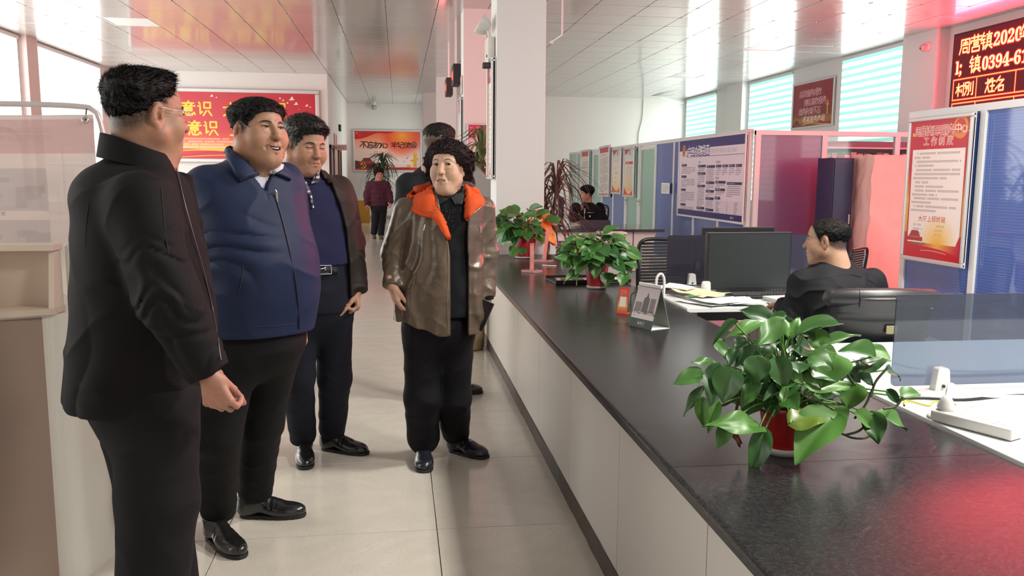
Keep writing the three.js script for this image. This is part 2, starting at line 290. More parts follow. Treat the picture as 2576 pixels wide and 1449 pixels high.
function sickle(g, x, y, s, color) {
  g.strokeStyle = color; g.lineCap = 'round'; g.lineWidth = s * 0.2; g.beginPath(); g.arc(x, y, s * 0.72, -1.2, 2.3); g.stroke();
  g.lineWidth = s * 0.24; g.beginPath(); g.moveTo(x - s * 0.6, y - s * 0.25); g.lineTo(x - s * 0.1, y - s * 0.75); g.stroke();
  g.lineWidth = s * 0.18; g.beginPath(); g.moveTo(x - s * 0.35, y - s * 0.45); g.lineTo(x + s * 0.7, y + s * 0.75); g.stroke();
}
function gateHouse(g, x, y, s, red, roof) {   // a plain two-tier gate house
  g.fillStyle = red; g.fillRect(x - s, y - s * 0.32, s * 2, s * 0.32); g.fillRect(x - s * 0.55, y - s * 0.62, s * 1.1, s * 0.2);
  g.fillStyle = roof; for (const [w, b] of [[0.78, 0.34], [0.55, 0.62]]) { g.beginPath(); g.moveTo(x - s * w, y - s * b); g.lineTo(x + s * w, y - s * b); g.lineTo(x + s * w * 0.72, y - s * (b + 0.2)); g.lineTo(x - s * w * 0.72, y - s * (b + 0.2)); g.fill(); }
}
const R1 = rng(11);
// red banner on the inner wall
{
  const tex = canvasTex(1024, 420, (g, w, h) => {
    vgrad(g, [[0, '#c02a3c'], [0.55, '#c83240'], [0.68, '#d8503f'], [0.8, '#eda45a'], [0.9, '#f0c85f'], [1, '#e8a850']], 0, 0, w, h);
    glyphs(g, '政治意识', 66, 62, 86, '#f0d03e', 0.12); glyphs(g, '大局意识', 66 + 4 * 93 + 50, 62, 86, '#f0d03e', 0.12);
    glyphs(g, '核心意识', 96, 182, 86, '#f0d03e', 0.12); glyphs(g, '看齐意识', 96 + 4 * 93 + 60, 182, 86, '#f0d03e', 0.12);
    for (let k = 0; k < 4; k++) fineLines(g, 170 + 18 * k, 288 + k * 17, 640 - 36 * k, 1, 10, 10, '#f3d6c4', R1, false);
    g.fillStyle = '#c4263a'; g.beginPath(); g.moveTo(0, 390); g.bezierCurveTo(250, 330, 420, 360, 560, 385); g.bezierCurveTo(700, 410, 860, 380, w, 340); g.lineTo(w, h); g.lineTo(0, h); g.fill();
    ribbon(g, '#f2b93c', 376, 14, 900, 7, 2.2, 0, w); ribbon(g, '#b81f35', 392, 18, 700, 10, 0.6, 0, w); ribbon(g, '#f0c44a', 404, 10, 800, 4, 1, 0, w);
    g.fillStyle = '#f4cf62'; for (const [x, y] of [[836, 330], [880, 318], [900, 350]]) { g.beginPath(); g.moveTo(x, y + 26); g.lineTo(x + 26, y - 20); g.lineTo(x + 34, y + 18); g.fill(); }
    for (const [x, y, s] of [[430, 26, 13], [456, 36, 7], [816, 34, 9], [834, 46, 9], [884, 36, 20], [858, 62, 9], [908, 66, 16], [970, 76, 13], [990, 86, 7], [924, 100, 5]]) dove(g, x, y, s);
  });
  const L = at(330, 222, -20.5), Rr = at(803, 228, -20.5), B = at(798, 411, -20.5);
  framed('wall_banner', 'large red banner with yellow lettering and white doves on the left wall', 'banner', V((L.x + Rr.x) / 2, (Rr.y + B.y) / 2, -20.49), 0, Rr.x - L.x, Rr.y - B.y, tex, { frame: 0.09, depth: 0.08 });
}
// poster at the end of the corridor
{
  const tex = canvasTex(900, 560, (g, w, h) => {
    vgrad(g, [[0, '#e8673a'], [0.25, '#ee9a78'], [0.5, '#ecc9bd'], [0.8, '#ead4cf'], [1, '#e2b8b4']], 0, 0, w, h);
    const q = g.createRadialGradient(650, 60, 10, 650, 60, 330); q.addColorStop(0, '#f2a03c'); q.addColorStop(0.6, 'rgba(228,70,40,.75)'); q.addColorStop(1, 'rgba(228,70,40,0)'); g.fillStyle = q; g.fillRect(0, 0, w, h);
    g.fillStyle = '#c0252e'; g.beginPath(); g.moveTo(0, 0); g.lineTo(560, 0); g.bezierCurveTo(420, 70, 380, 10, 280, 40); g.bezierCurveTo(180, 70, 150, 120, 0, 118); g.fill();
    g.fillStyle = '#f4d04a'; for (const [x, y, s] of [[34, 34, 13], [66, 18, 5], [80, 32, 5], [80, 50, 5], [68, 64, 5]]) { g.beginPath(); for (let i = 0; i < 10; i++) { const a = i * Math.PI / 5 - Math.PI / 2, r = i % 2 ? s * 0.42 : s; g.lineTo(x + Math.cos(a) * r, y + Math.sin(a) * r); } g.fill(); }
    glyphs(g, '不忘初心', 78, 150, 92, '#3d1512', 0.14, 1.02, 0.12); glyphs(g, '牢记使命', 500, 150, 88, '#3d1512', 0.13, 0.98, 0.12);
    fineLines(g, 246, 292, 420, 1, 10, 15, '#c2433a', R1, false); fineLines(g, 206, 322, 500, 1, 10, 13, '#5a3a34', R1, false); for (let k = 0; k < 3; k++) fineLines(g, 290 + k * 20, 346 + k * 14, 330 - k * 40, 1, 8, 9, '#8a6a64', R1, false);
    g.fillStyle = '#5e2420'; g.beginPath(); g.moveTo(0, 420); g.lineTo(300, 470); g.lineTo(480, 545); g.lineTo(0, h); g.fill();
    gateHouse(g, 165, 470, 105, '#a2332c', '#7e2a26'); sickle(g, 112, 492, 52, '#e6b13c');
    g.fillStyle = '#c3303a'; g.beginPath(); g.moveTo(0, h); g.lineTo(0, 530); g.bezierCurveTo(300, 545, 600, 500, w, 520); g.lineTo(w, h); g.fill();
    g.fillStyle = '#8e2630'; for (let x = 400; x < 760; x += 9) g.fillRect(x, 520 - 10 * R1(), 6, 26);
    g.fillStyle = '#e0a92e'; g.fillRect(800, 340, 46, 170); g.fillRect(790, 330, 66, 14); g.fillRect(796, 306, 54, 14); g.beginPath(); g.moveTo(745, 420); g.quadraticCurveTo(790, 390, 880, 380); g.quadraticCurveTo(860, 420, 800, 440); g.fill(); g.fillRect(704, 478, 56, 36);
    g.fillStyle = '#6b3030'; for (const [x, y] of [[706, 388], [722, 370], [670, 430]]) { g.beginPath(); g.moveTo(x - 16, y + 8); g.lineTo(x + 10, y - 10); g.lineTo(x + 16, y); g.fill(); }
  });
  const A = at(887, 325, -28.38), B = at(1062, 433, -28.38);
  framed('wall_poster', 'red and white framed poster with dark brush lettering on the end wall', 'poster', V((A.x + B.x) / 2, (A.y + B.y) / 2, -28.385), 0, B.x - A.x, A.y - B.y, tex, { frame: 0.06, depth: 0.05 });
}
// small red poster on the right wall
{
  const tex = canvasTex(700, 420, (g, w, h) => {
    vgrad(g, [[0, '#8f1c2a'], [0.5, '#8a1f2c'], [0.72, '#7d2a2a'], [0.85, '#a2732f'], [1, '#8e2a2a']], 0, 0, w, h);
    const c = '#d9aab0';
    glyphs(g, '民政服务提效', 110, 66, 66, c, 0.1, 0.98, 0.1); glyphs(g, '便民高效服务', 200, 152, 66, c, 0.1, 0.98, 0.1); glyphs(g, '周务制度不忘', 110, 236, 66, c, 0.1, 0.98, 0.1);
    glyphs(g, '提高服务效能', 190, 322, 58, '#e8cfc4', 0.11, 1.14, 0.1);
    gateHouse(g, 76, 408, 70, '#7c1d22', '#4a2420'); g.fillStyle = '#c79a3a'; g.fillRect(600, 196, 22, 130); g.fillRect(588, 226, 50, 12); ribbon(g, '#d2a945', 400, 12, 500, 10, 1, 190, w); ribbon(g, '#a01f2c', 380, 26, 700, 14, 2, 480, w);
  });
  framed('wall_poster', 'small dark red framed poster between two striped blinds on the right wall', 'poster', V(8.615, 2.99, -16.8), -Math.PI / 2, 1.78, 0.98, tex, { frame: 0.045, depth: 0.04 });
}
// LED screen on the right wall: red lettering on black, throwing red light into the hall
{
  const z0 = -12.2, z1 = -6.2, y0 = 2.56, y1 = 3.63, w = z1 - z0, h = y1 - y0;
  const draw = (glow) => (g, cw, ch) => {
    g.fillStyle = glow ? '#4a040d' : '#120306'; g.fillRect(0, 0, cw, ch); g.scale(0.9, 0.9); cw /= 0.9; ch /= 0.9;
    const one = (text, x, y, s, wt) => { if (glow) { glyphs(g, text, x, y, s, '#b30d18', wt * 2.1, 1.02); glyphs(g, text, x, y, s, '#ff3a1c', wt * 1.45, 1.02); glyphs(g, text, x, y, s, '#ffd98a', wt, 1.02); } else glyphs(g, text, x, y, s, '#d33', wt, 1.02); };
    const lat = (text, x, y, s) => { g.font = 'bold ' + s + 'px serif'; for (const [c, lw] of glow ? [['#b30d18', 16], ['#ff3a1c', 9], ['#ffd98a', 2]] : [['#d33', 2]]) { g.strokeStyle = c; g.lineWidth = lw; g.lineJoin = 'round'; g.strokeText(text, x, y); } g.fillStyle = glow ? '#ffe2a0' : '#d33'; g.fillText(text, x, y); };
    one('周营镇', 52, 22, 88, 0.1); lat('2020', 328, 104, 96); one('年', 530, 22, 88, 0.1); one('民政服务', 640, 22, 88, 0.1); one('中心工作提效', 1030, 22, 88, 0.1);
    lat('l;', 26, 222, 92); one('镇', 150, 138, 88, 0.1); lat('0394-61', 250, 222, 96); lat('6', 606, 222, 96); one('村务', 700, 138, 88, 0.1); one('户口办理指南', 930, 138, 88, 0.1);
    g.lineJoin = 'miter'; for (const [c, lw] of glow ? [['#b30d18', 15], ['#ff3a1c', 9], ['#ffca70', 4]] : [['#d33', 4]]) {
      g.strokeStyle = c; g.lineWidth = lw; g.strokeRect(18, 254, cw - 36, 116); g.strokeRect(18, 390, cw - 36, ch - 370); g.beginPath(); for (const x of [218, 520, 820, 1180, 1500, 1850]) { g.moveTo(x, 254); g.lineTo(x, 370); g.moveTo(x, 390); g.lineTo(x, ch); } g.stroke();
    }
    one('村别', 46, 274, 74, 0.11); one('姓名', 294, 274, 74, 0.11); one('时间', 590, 274, 74, 0.11); one('理度', 920, 274, 74, 0.11); one('作务', 1260, 274, 74, 0.11);
  };
  const t = thing('led_screen', 'long red LED text screen with glowing Chinese lettering on the right wall', 'screen', V(8.60, (y0 + y1) / 2, (z0 + z1) / 2), -Math.PI / 2);
  obj('casing', bx(-w / 2 - 0.03, -h / 2 - 0.03, -0.02, w / 2 + 0.03, h / 2 + 0.03, 0.09, 0.006), M.blackPlastic, t);
  const p = new THREE.PlaneGeometry(w, h); p.translate(0, 0, 0.094);
  obj('display', p, std('#150205', 0.5, { map: canvasTex(2048, 366, draw(false)), emissive: new THREE.Color(1, 1, 1), emissiveIntensity: 1.8, emissiveMap: canvasTex(2048, 366, draw(true)) }), t);
  areaLight('led_light', new THREE.Color(1, 0.055, 0.1), LIGHT.led, w, h, V(8.48, (y0 + y1) / 2, (z0 + z1) / 2), V(-1, 0, 0));
}
// blue guide board
{
  const tex = canvasTex(1400, 680, (g, w, h) => {
    g.fillStyle = '#e4d6e2'; g.fillRect(0, 0, w, h); g.fillStyle = '#2c2570'; g.fillRect(0, 0, w, 78); g.fillRect(0, h - 52, w, 52);
    g.beginPath(); g.moveTo(0, 0); g.lineTo(640, 0); g.lineTo(620, 78); g.lineTo(0, 78); g.fill(); g.fillRect(0, 70, 190, 26);
    g.strokeStyle = '#2c2570'; g.lineWidth = 24; g.lineJoin = 'round'; glyphs(g, '户口办理指南', 196, 56, 82, '#2c2570', 0.34, 1.03); glyphs(g, '户口办理指南', 196, 56, 82, '#f1ecf4', 0.12, 1.03);
    g.font = 'bold italic 44px sans-serif'; g.strokeStyle = '#a9a0b8'; g.lineWidth = 2; g.strokeText('HU KOU BAN LI ZHI NAN', 730, 130); g.fillStyle = '#4a4468'; g.fillRect(190, 150, w - 210, 4);
    g.fillStyle = '#b98a52'; g.beginPath(); g.ellipse(108, 92, 42, 54, 0, 0, 7); g.fill(); g.fillStyle = '#a8322c'; g.beginPath(); g.ellipse(108, 86, 26, 32, 0, 0, 7); g.fill(); g.fillStyle = '#e4c25a'; g.fillRect(92, 74, 32, 6); g.fillRect(98, 92, 20, 12); g.fillStyle = '#b98a52'; g.fillRect(72, 128, 72, 16);
    const head = (x, y, ww, hh = 22) => { g.fillStyle = '#2b2454'; g.fillRect(x, y, ww, hh); fineLines(g, x + 8, y + 6, ww - 12, 1, 9, 10, '#cfc6dc', R1, false); };
    const para = (x, y, ww, n) => fineLines(g, x, y, ww, n, 16, 9, '#5a5470', R1);
    fineLines(g, 60, 190, 60, 1, 12, 14, '#4a4468', R1, false); fineLines(g, 470, 196, 120, 1, 12, 16, '#4a4468', R1, false); fineLines(g, 850, 200, 170, 1, 12, 18, '#4a4468', R1, false); fineLines(g, 850, 332, 130, 1, 12, 18, '#4a4468', R1, false);
    let y = 214; for (const [ww, n] of [[130, 4], [130, 5], [124, 6], [130, 5], [116, 5]]) { head(60, y, ww); para(60, y + 30, 340, n); y += n * 16 + 40; }
    for (const [x, yy, n] of [[460, 226, 3], [460, 290, 5], [460, 398, 10], [460, 590, 2], [655, 232, 8], [655, 368, 3], [655, 440, 2], [655, 502, 5], [655, 598, 2]]) { head(x, yy, 176); para(x + 4, yy + 28, 160, n); }
    for (let k = 0; k < 4; k++) { head(850 + k * 128, 230, 112); para(852 + k * 128, 258, 104, 4); }
    head(850, 362, 206); para(852, 392, 190, 2); head(1080, 370, 280); para(1082, 400, 260, 6); head(850, 424, 200); para(852, 452, 190, 2); head(850, 492, 112, 24);
    g.strokeStyle = '#9a92a8'; g.lineWidth = 1.5; for (let k = 0; k < 7; k++) { g.beginPath(); g.moveTo(850, 528 + k * 15); g.lineTo(1370, 528 + k * 15); g.stroke(); fineLines(g, 880, 531 + k * 15, 120, 1, 9, 10, '#6a6478', R1, false); fineLines(g, 1090, 531 + k * 15, 40, 1, 9, 9, '#6a6478', R1, false); fineLines(g, 1230, 531 + k * 15, 110, 1, 9, 9, '#6a6478', R1, false); }
    g.fillStyle = '#c7a050'; g.beginPath(); g.arc(1180, h - 26, 12, 0, 7); g.fill(); fineLines(g, 1200, h - 34, 130, 1, 12, 16, '#d8d2ea', R1, false);
  });
  framed('notice_board', 'white household guide board with blue header band on the glass partition', 'notice board', V(4.47, 1.445, -11.7), -Math.PI / 2, 2.62, 1.2, tex, { frame: 0.03, depth: 0.035, frameMat: M.whitePaint });
}
// red work rules poster on the near partition
{
  const tex = canvasTex(560, 860, (g, w, h) => {
    g.fillStyle = '#c02a3c'; g.fillRect(0, 0, w, h); g.fillStyle = '#d8883a'; g.beginPath(); g.arc(470, 60, 66, 0, 7); g.fill(); g.fillStyle = '#c43a3a'; g.beginPath(); g.arc(468, 56, 46, 0, 7); g.fill(); ribbon(g, '#d9825a', 96, 12, 300, 10, 0, 300, w);
    g.fillStyle = '#e3b054'; g.beginPath(); g.moveTo(20, 70); g.lineTo(52, 84); g.lineTo(24, 100); g.fill();
    glyphs(g, '周营镇便民服务', 46, 38, 56, '#f0d8cc', 0.2, 0.93); glyphs(g, '周营镇便民服务', 46, 38, 56, '#b5253a', 0.08, 0.93); glyphs(g, '中心', 420, 36, 54, '#f3d9c0', 0.13, 0.96);
    glyphs(g, '工作制度', 136, 106, 50, '#f0d8cc', 0.2, 1.48); glyphs(g, '工作制度', 136, 106, 50, '#b5253a', 0.07, 1.48);
    g.fillStyle = '#efe3de'; g.beginPath(); g.moveTo(34, 180); g.lineTo(w - 34, 180); g.lineTo(w - 30, 700); g.lineTo(w - 60, 760); g.lineTo(40, 760); g.fill();
    vgrad(g, [[0, 'rgba(222,180,60,0)'], [0.5, 'rgba(222,190,70,.9)'], [1, 'rgba(222,160,50,.9)']], 0, 300, 26, 400); vgrad(g, [[0, 'rgba(222,180,60,0)'], [0.5, 'rgba(222,190,70,.9)'], [1, 'rgba(222,160,50,.9)']], w - 26, 300, 26, 400);
    for (const [y, n, a] of [[200, 2, 1], [250, 2, 1], [302, 3, 1], [378, 1, 1], [404, 1, 1], [430, 2, 1], [478, 2, 1], [528, 2, 1]]) fineLines(g, 54, y, 450, n, 25, 13, '#8d8084', R1);
    glyphs(g, '大厅上班时间', 136, 590, 36, '#a8303e', 0.1, 1.22);
    for (const y of [644, 670, 696]) { fineLines(g, 90, y, 150, 1, 12, 13, '#9a8a8a', R1, false); fineLines(g, 300, y, 170, 1, 12, 13, '#9a8a8a', R1, false); }
    const q = g.createRadialGradient(330, 760, 10, 330, 760, 190); q.addColorStop(0, 'rgba(236,176,60,.95)'); q.addColorStop(1, 'rgba(236,190,90,0)'); g.fillStyle = q; g.fillRect(0, 560, w, 300);
    gateHouse(g, 110, 752, 80, '#b03038', '#9a3c3c'); ribbon(g, '#4d8a4a', 768, 6, 300, 8, 0, 30, 220);
    g.fillStyle = '#c21f2f'; g.beginPath(); g.moveTo(0, 760); g.bezierCurveTo(160, 800, 320, 760, w, 830); g.lineTo(w, h); g.lineTo(0, h); g.fill(); ribbon(g, '#e2a0a0', 812, 8, 500, 5, 1.4, 180, 420);
  });
  framed('rules_poster', 'tall red and white framed work rules poster on the near blue partition', 'poster', V(4.475, 1.36, -6.5), -Math.PI / 2, 0.84, 1.23, tex, { frame: 0.035, depth: 0.035 });
}
// poster on the second pillar (its two code squares left out)
{
  const tex = canvasTex(420, 640, (g, w, h) => {
    g.fillStyle = '#dca6b6'; g.fillRect(0, 0, w, h); g.fillStyle = '#c02448'; g.fillRect(0, 0, w, 96); for (const x of [20, 130, 280]) fineLines(g, x, 22, x === 20 ? 60 : 110, 3, 16, 13, '#e6a8b8', R1, false);
    g.fillStyle = '#8a2a58'; g.fillRect(0, 96, w, 30); glyphs(g, '周营镇便民服务', 120, 98, 28, '#e8c878', 0.16, 1.1); sickle(g, 50, 92, 24, '#e8c05a'); g.fillStyle = '#e3c0cc'; g.fillRect(30, 150, 170, 190); g.fillRect(220, 150, 170, 190);
    fineLines(g, 40, 370, 340, 9, 26, 15, '#b06a80', R1);
  });
  framed('pillar_poster', 'red headed framed poster on the front of the pink lit pillar', 'poster', V(1.2, 1.72, -12.188), 0, 0.42, 0.96, tex, { frame: 0.02, depth: 0.02 });
  const side = canvasTex(256, 640, (g, w, h) => { g.fillStyle = '#f1e6da'; g.fillRect(0, 0, w, h); g.fillStyle = '#b8294a'; g.fillRect(0, 0, w, 110); glyphs(g, '办理指南', 30, 36, 44, '#f3e0d0', 0.12); fineLines(g, 24, 140, 208, 16, 28, 16, '#b59a86', R1); gateHouse(g, 128, 630, 70, '#b34a52', '#8e3a40'); });
  framed('pillar_poster', 'tall framed notice on the aisle side of the nearest pillar', 'poster', V(0.935, 2.0, -8.34), -Math.PI / 2, 0.42, 1.16, side, { frame: 0.03, depth: 0.045 });
  framed('pillar_poster', 'tall framed notice on the aisle side of the pink lit pillar', 'poster', V(0.935, 2.0, -12.44), -Math.PI / 2, 0.42, 1.16, side, { frame: 0.03, depth: 0.045 });
  const plaque = canvasTex(128, 128, (g) => { g.fillStyle = '#d9b0b4'; g.fillRect(0, 0, 128, 128); glyphs(g, '户口', 14, 40, 46, '#8e3a48', 0.1); });
  framed('pillar_plaque', 'small square plaque high on the aisle side of the pink lit pillar', 'sign', V(0.935, 2.76, -12.44), -Math.PI / 2, 0.26, 0.26, plaque, { frame: 0.012, depth: 0.012 });
  const card = canvasTex(128, 256, (g, w, h) => { g.fillStyle = '#d8909c'; g.fillRect(0, 0, w, h); g.fillStyle = '#b8283e'; g.fillRect(0, 0, w, 30); g.fillRect(0, 90, w, 50); g.fillRect(0, 220, w, 36); fineLines(g, 14, 44, 100, 3, 14, 10, '#9a3040', R1); fineLines(g, 14, 156, 100, 4, 14, 10, '#9a3040', R1); });
  framed('pillar_card', 'small red and white card low on the aisle side of the nearest pillar', 'sign', V(0.935, 1.08, -8.36), -Math.PI / 2, 0.34, 0.2, card, { frame: 0.01, depth: 0.01 });
}
// banners hung on the far glass doors
{
  const plain = (seed) => canvasTex(200, 520, (g, w, h) => { const r = rng(seed); g.fillStyle = '#d9d0c6'; g.fillRect(0, 0, w, h); g.fillStyle = '#b92f3c'; g.fillRect(0, 0, w, 54); fineLines(g, 40, 72, 110, 1, 12, 18, '#b56a5a', r, false); for (let k = 0; k < 4; k++) fineLines(g, 16, 110 + k * 96, 166, 6, 15, 10, '#7d7a78', r); g.fillStyle = '#b92f3c'; g.fillRect(0, h - 16, w, 16); });
  const arch = (seed, band) => canvasTex(200, 520, (g, w, h) => {
    const r = rng(seed); vgrad(g, [[0, '#a9cbd2'], [0.25, '#dcd6cc'], [0.7, '#ead9bd'], [1, '#edc07a']], 0, 0, w, h); g.fillStyle = '#b5303c'; g.beginPath(); g.moveTo(0, 0); g.lineTo(96, 0); g.lineTo(86, 30); g.lineTo(70, 26); g.lineTo(56, 60); g.lineTo(40, 40); g.lineTo(26, 64); g.lineTo(0, 50); g.fill(); g.fillRect(104, 10, 16, 62);
    if (band) { g.fillStyle = '#b5303c'; g.fillRect(20, 140, 160, 30); fineLines(g, 30, 148, 140, 1, 12, 18, '#f0dccc', r, false); fineLines(g, 24, 190, 150, 17, 17, 10, '#9a948c', r); } else { fineLines(g, 40, 120, 130, 1, 12, 26, '#b5b8b4', r, false); for (const y of [210, 270, 330, 386]) fineLines(g, 60, y, 90, 1, 16, 26, '#8e8a84', r, false); }
    g.fillStyle = '#d0532a'; g.beginPath(); g.moveTo(0, h - 90); g.quadraticCurveTo(60, h - 20, 100, h - 10); g.quadraticCurveTo(150, h - 30, w, h - 100); g.lineTo(w, h); g.lineTo(0, h); g.fill();
  });
  const dz = (p, q) => [(p + q) / 2, Math.abs(q - p)];
  const put = (label, z0, z1, y0, y1, tex, lean = 0) => { const [zc, w] = dz(z0, z1), t = framed('door_banner', label, 'banner', V(4.46, (y0 + y1) / 2, zc), -Math.PI / 2, w, y1 - y0, tex, { frame: 0.05, depth: 0.05 }); t.rotation.z = lean; return t; };
  put('narrow notice with a red top, farthest of the four banners on the glass doors', -20.17, -19.3, 0.88, 2.09, plain(3));
  put('tilted framed notice with red ends, second farthest banner on the glass doors', -18.3, -17.4, 1.02, 2.12, plain(4), 0.02);
  put('pale blue and orange banner with a few large words on the glass doors', -17.17, -16.44, 1.1, 2.04, arch(5, false));
  put('pale blue and orange banner with a red band of print on the glass doors', -16.25, -15.5, 1.06, 2.03, arch(6, true));
}
// hanging number displays, exit sign, door plate
for (const [px0, py0, z, label] of [[1129, 220, -15.2, 'red LED number box hanging from the ceiling, the lower and farther one'], [1147, 190, -13.0, 'red LED number box hanging from the ceiling, the higher and nearer one']]) {
  const p = at(px0, py0, z), t = thing('number_display', label, 'display', p);
  obj('casing', bx(-0.055, -0.15, -0.22, 0.06, 0.15, 0.22, 0.006), M.dark, t);
  const n = canvasTex(128, 96, (g) => { g.fillStyle = '#180204'; g.fillRect(0, 0, 128, 96); g.strokeStyle = '#ff3018'; g.lineWidth = 7; g.font = 'bold 66px sans-serif'; g.fillStyle = '#ff4a20'; g.fillText('008', 6, 72); });
  const f = new THREE.PlaneGeometry(0.4, 0.22); f.rotateY(-Math.PI / 2); f.translate(-0.057, 0, 0); obj('digits', f, std('#150205', 0.5, { emissive: new THREE.Color(1, 1, 1), emissiveMap: n, emissiveIntensity: 1.5 }), t);
  for (const z2 of [-0.12, 0.12]) obj('hanger', rod(V(0, 0.15, z2), V(0, CEIL - p.y, z2), 0.008), M.alu, t);
  const l = new THREE.PointLight(new THREE.Color(1, 0.1, 0.1), 0.25); l.position.set(p.x - 0.12, p.y, p.z); l.shadow.radius = 4; l.castShadow = true; scene.add(l);
}
{
  const p = at(852, 322, -24.2); p.x = -1.6; const t = thing('exit_sign', 'small green lit exit sign box on the corridor wall', 'sign', p, Math.PI / 2);
  obj('casing', bx(-0.17, -0.09, -0.02, 0.17, 0.09, 0.03, 0.004), M.dark, t);
  const f = new THREE.PlaneGeometry(0.3, 0.15); f.translate(0, 0, 0.032); obj('face', f, std('#05120a', 0.5, { emissive: new THREE.Color(1, 1, 1), emissiveIntensity: 0.8, emissiveMap: canvasTex(128, 64, (g) => { g.fillStyle = '#06351c'; g.fillRect(0, 0, 128, 64); g.fillStyle = '#4fd88a'; g.fillRect(14, 20, 40, 22); g.fillRect(66, 12, 26, 40); }) }), t);
  const q = at(898, 371, -21.6), d = thing('door_plate', 'small pale nameplate sticking out over the corridor door', 'sign', V(-1.63, q.y, -21.7));
  obj('plate', bx(0, -0.07, -0.012, 0.36, 0.07, 0.012, 0.004), std('#cfc6c0', 0.5), d); const n = new THREE.PlaneGeometry(0.34, 0.12); n.translate(0.18, 0, 0.014); obj('print', n, printMat(canvasTex(256, 90, (g) => { g.fillStyle = '#d6cdc6'; g.fillRect(0, 0, 256, 90); glyphs(g, '服务厅', 26, 16, 58, '#7d7474', 0.09, 1.2); })), d);
  const cp = canvasTex(128, 256, (g, w, h) => { vgrad(g, [[0, '#b54a4a'], [0.5, '#c9a05a'], [1, '#a8483c']], 0, 0, w, h); fineLines(g, 16, 60, 96, 8, 20, 12, '#e8d8b8', R1); });
  framed('corridor_poster', 'framed orange notice on the corridor wall beside the dark door', 'poster', V(-1.62, 1.9, -22.6), Math.PI / 2, 0.7, 1.25, cp, { frame: 0.04, depth: 0.03 });
}
// ------------------------------------------------------------------ glass partitions behind the desks
const blueTex = canvasTex(64, 256, (g, w, h) => { g.fillStyle = '#4d6cab'; g.fillRect(0, 0, w, h); for (let k = 0; k < 8; k++) { g.fillStyle = '#3a5590'; g.fillRect(0, k * 32, w, 5); g.fillStyle = '#5b79b6'; g.fillRect(0, k * 32 + 6, w, 8); } }, true, true);
const redLitBlueTex = canvasTex(64, 256, (g, w, h) => { g.fillStyle = '#75557c'; g.fillRect(0, 0, w, h); for (let k = 0; k < 8; k++) { g.fillStyle = '#5d4264'; g.fillRect(0, k * 32, w, 5); g.fillStyle = '#805f86'; g.fillRect(0, k * 32 + 6, w, 8); } }, true, true);  // the blue panel again, with the red screen reflection mixed into its colour
const G = {
  blue: std('#e8ecff', 0.45, { map: rep(blueTex, 1, 5.5), clearcoat: 1, clearcoatRoughness: 0.04, bumpMap: rep(T.grain, 0.5, 0.5), bumpScale: 0.0002 }),
  plum: std('#ffffff', 0.3, { map: rep(redLitBlueTex, 1, 5.5), clearcoat: 0.5, clearcoatRoughness: 0.03 }),
  frost: std('#b4d3c8', 0.3, { transmission: 0.55, thickness: 0, clearcoat: 0.6, clearcoatRoughness: 0.05 }),
  clear: std('#e9f3f1', 0.03, { transmission: 1, thickness: 0 }),
  tint: std('#a8b3c2', 0.04, { transmission: 0.92, thickness: 0 }),
  smoke: std('#827f92', 0.05, { transmission: 0.85, thickness: 0 }),
  acrylic: std('#f3d9d4', 0.08, { transmission: 0.8, thickness: 0 }),
};
function partition(label, pos, turn, posts, top, fill) {
  const t = thing('office_partition', label, 'partition', pos, turn), w0 = posts[0], w1 = posts[posts.length - 1];
  for (const x of posts) obj('post', bx(x - 0.035, 0, -0.03, x + 0.035, top, 0.03, 0.005), M.whitePaint, t);
  obj('top_rail', bx(w0 - 0.035, top - 0.06, -0.032, w1 + 0.035, top, 0.032, 0.005), M.whitePaint, t);
  obj('bottom_rail', bx(w0, 0.04, -0.028, w1, 0.1, 0.028), M.whitePaint, t); obj('skirting', bx(w0, 0, -0.02, w1, 0.04, 0.02), M.alu, t);
  posts.slice(0, -1).forEach((x, i) => {
    const a = x + 0.035, b = posts[i + 1] - 0.035, f = fill(i);
    if (f === 'open') return;
    if (f === 'door') {
      const d = obj('door', [bx(a + 0.005, 0.1, -0.022, a + 0.06, top - 0.07, 0.022), bx(b - 0.06, 0.1, -0.022, b - 0.005, top - 0.07, 0.022), bx(a + 0.06, top - 0.13, -0.022, b - 0.06, top - 0.07, 0.022), bx(a + 0.06, 0.1, -0.022, b - 0.06, 0.17, 0.022)], M.whitePaint, t);
      obj('door_pane', uvBox(bx(a + 0.06, 0.17, -0.006, b - 0.06, top - 0.13, 0.006)), G.frost, d);
      obj('handle', [bx(a + 0.012, 0.92, 0.02, a + 0.05, 1.04, 0.04, 0.006), rod(V(a + 0.03, 1.0, 0.04), V(a + 0.03, 1.0, 0.08), 0.009), rod(V(a + 0.02, 1.0, 0.08), V(a + 0.15, 1.0, 0.08), 0.009)], M.chrome, d);
      for (const y of [0.5, 1.7]) obj('hinge', bx(b - 0.02, y, 0.018, b + 0.02, y + 0.11, 0.034, 0.003), M.alu, d);
    } else obj('panel', uvBox(bx(a, 0.1, -0.012, b, top - 0.06, 0.012)), typeof f === 'string' ? G[f] : f, t);
  });
  return t;
}
partition('near blue partition with white posts behind the black chair, carrying the red rules poster', V(4.55, 0, -7.0), -Math.PI / 2, [0, 0.93, 2.1, 3.3, 4.5, 5.7], 2.04, () => 'blue');
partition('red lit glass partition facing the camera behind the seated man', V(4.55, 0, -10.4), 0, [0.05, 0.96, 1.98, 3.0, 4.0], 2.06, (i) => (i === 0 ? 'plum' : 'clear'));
partition('long row of glass doors and blue panels toward the rear wall', V(4.52, 0, -21.9), -Math.PI / 2, [0, 0.95, 1.7, 2.65, 3.65, 4.6, 5.55, 6.5, 7.52, 8.5, 9.5, 10.5, 11.45], 2.08, (i) => ({ 0: 'frost', 1: 'frost', 2: 'frost', 3: 'door', 6: 'door', 7: 'door' }[i] ?? 'blue'));
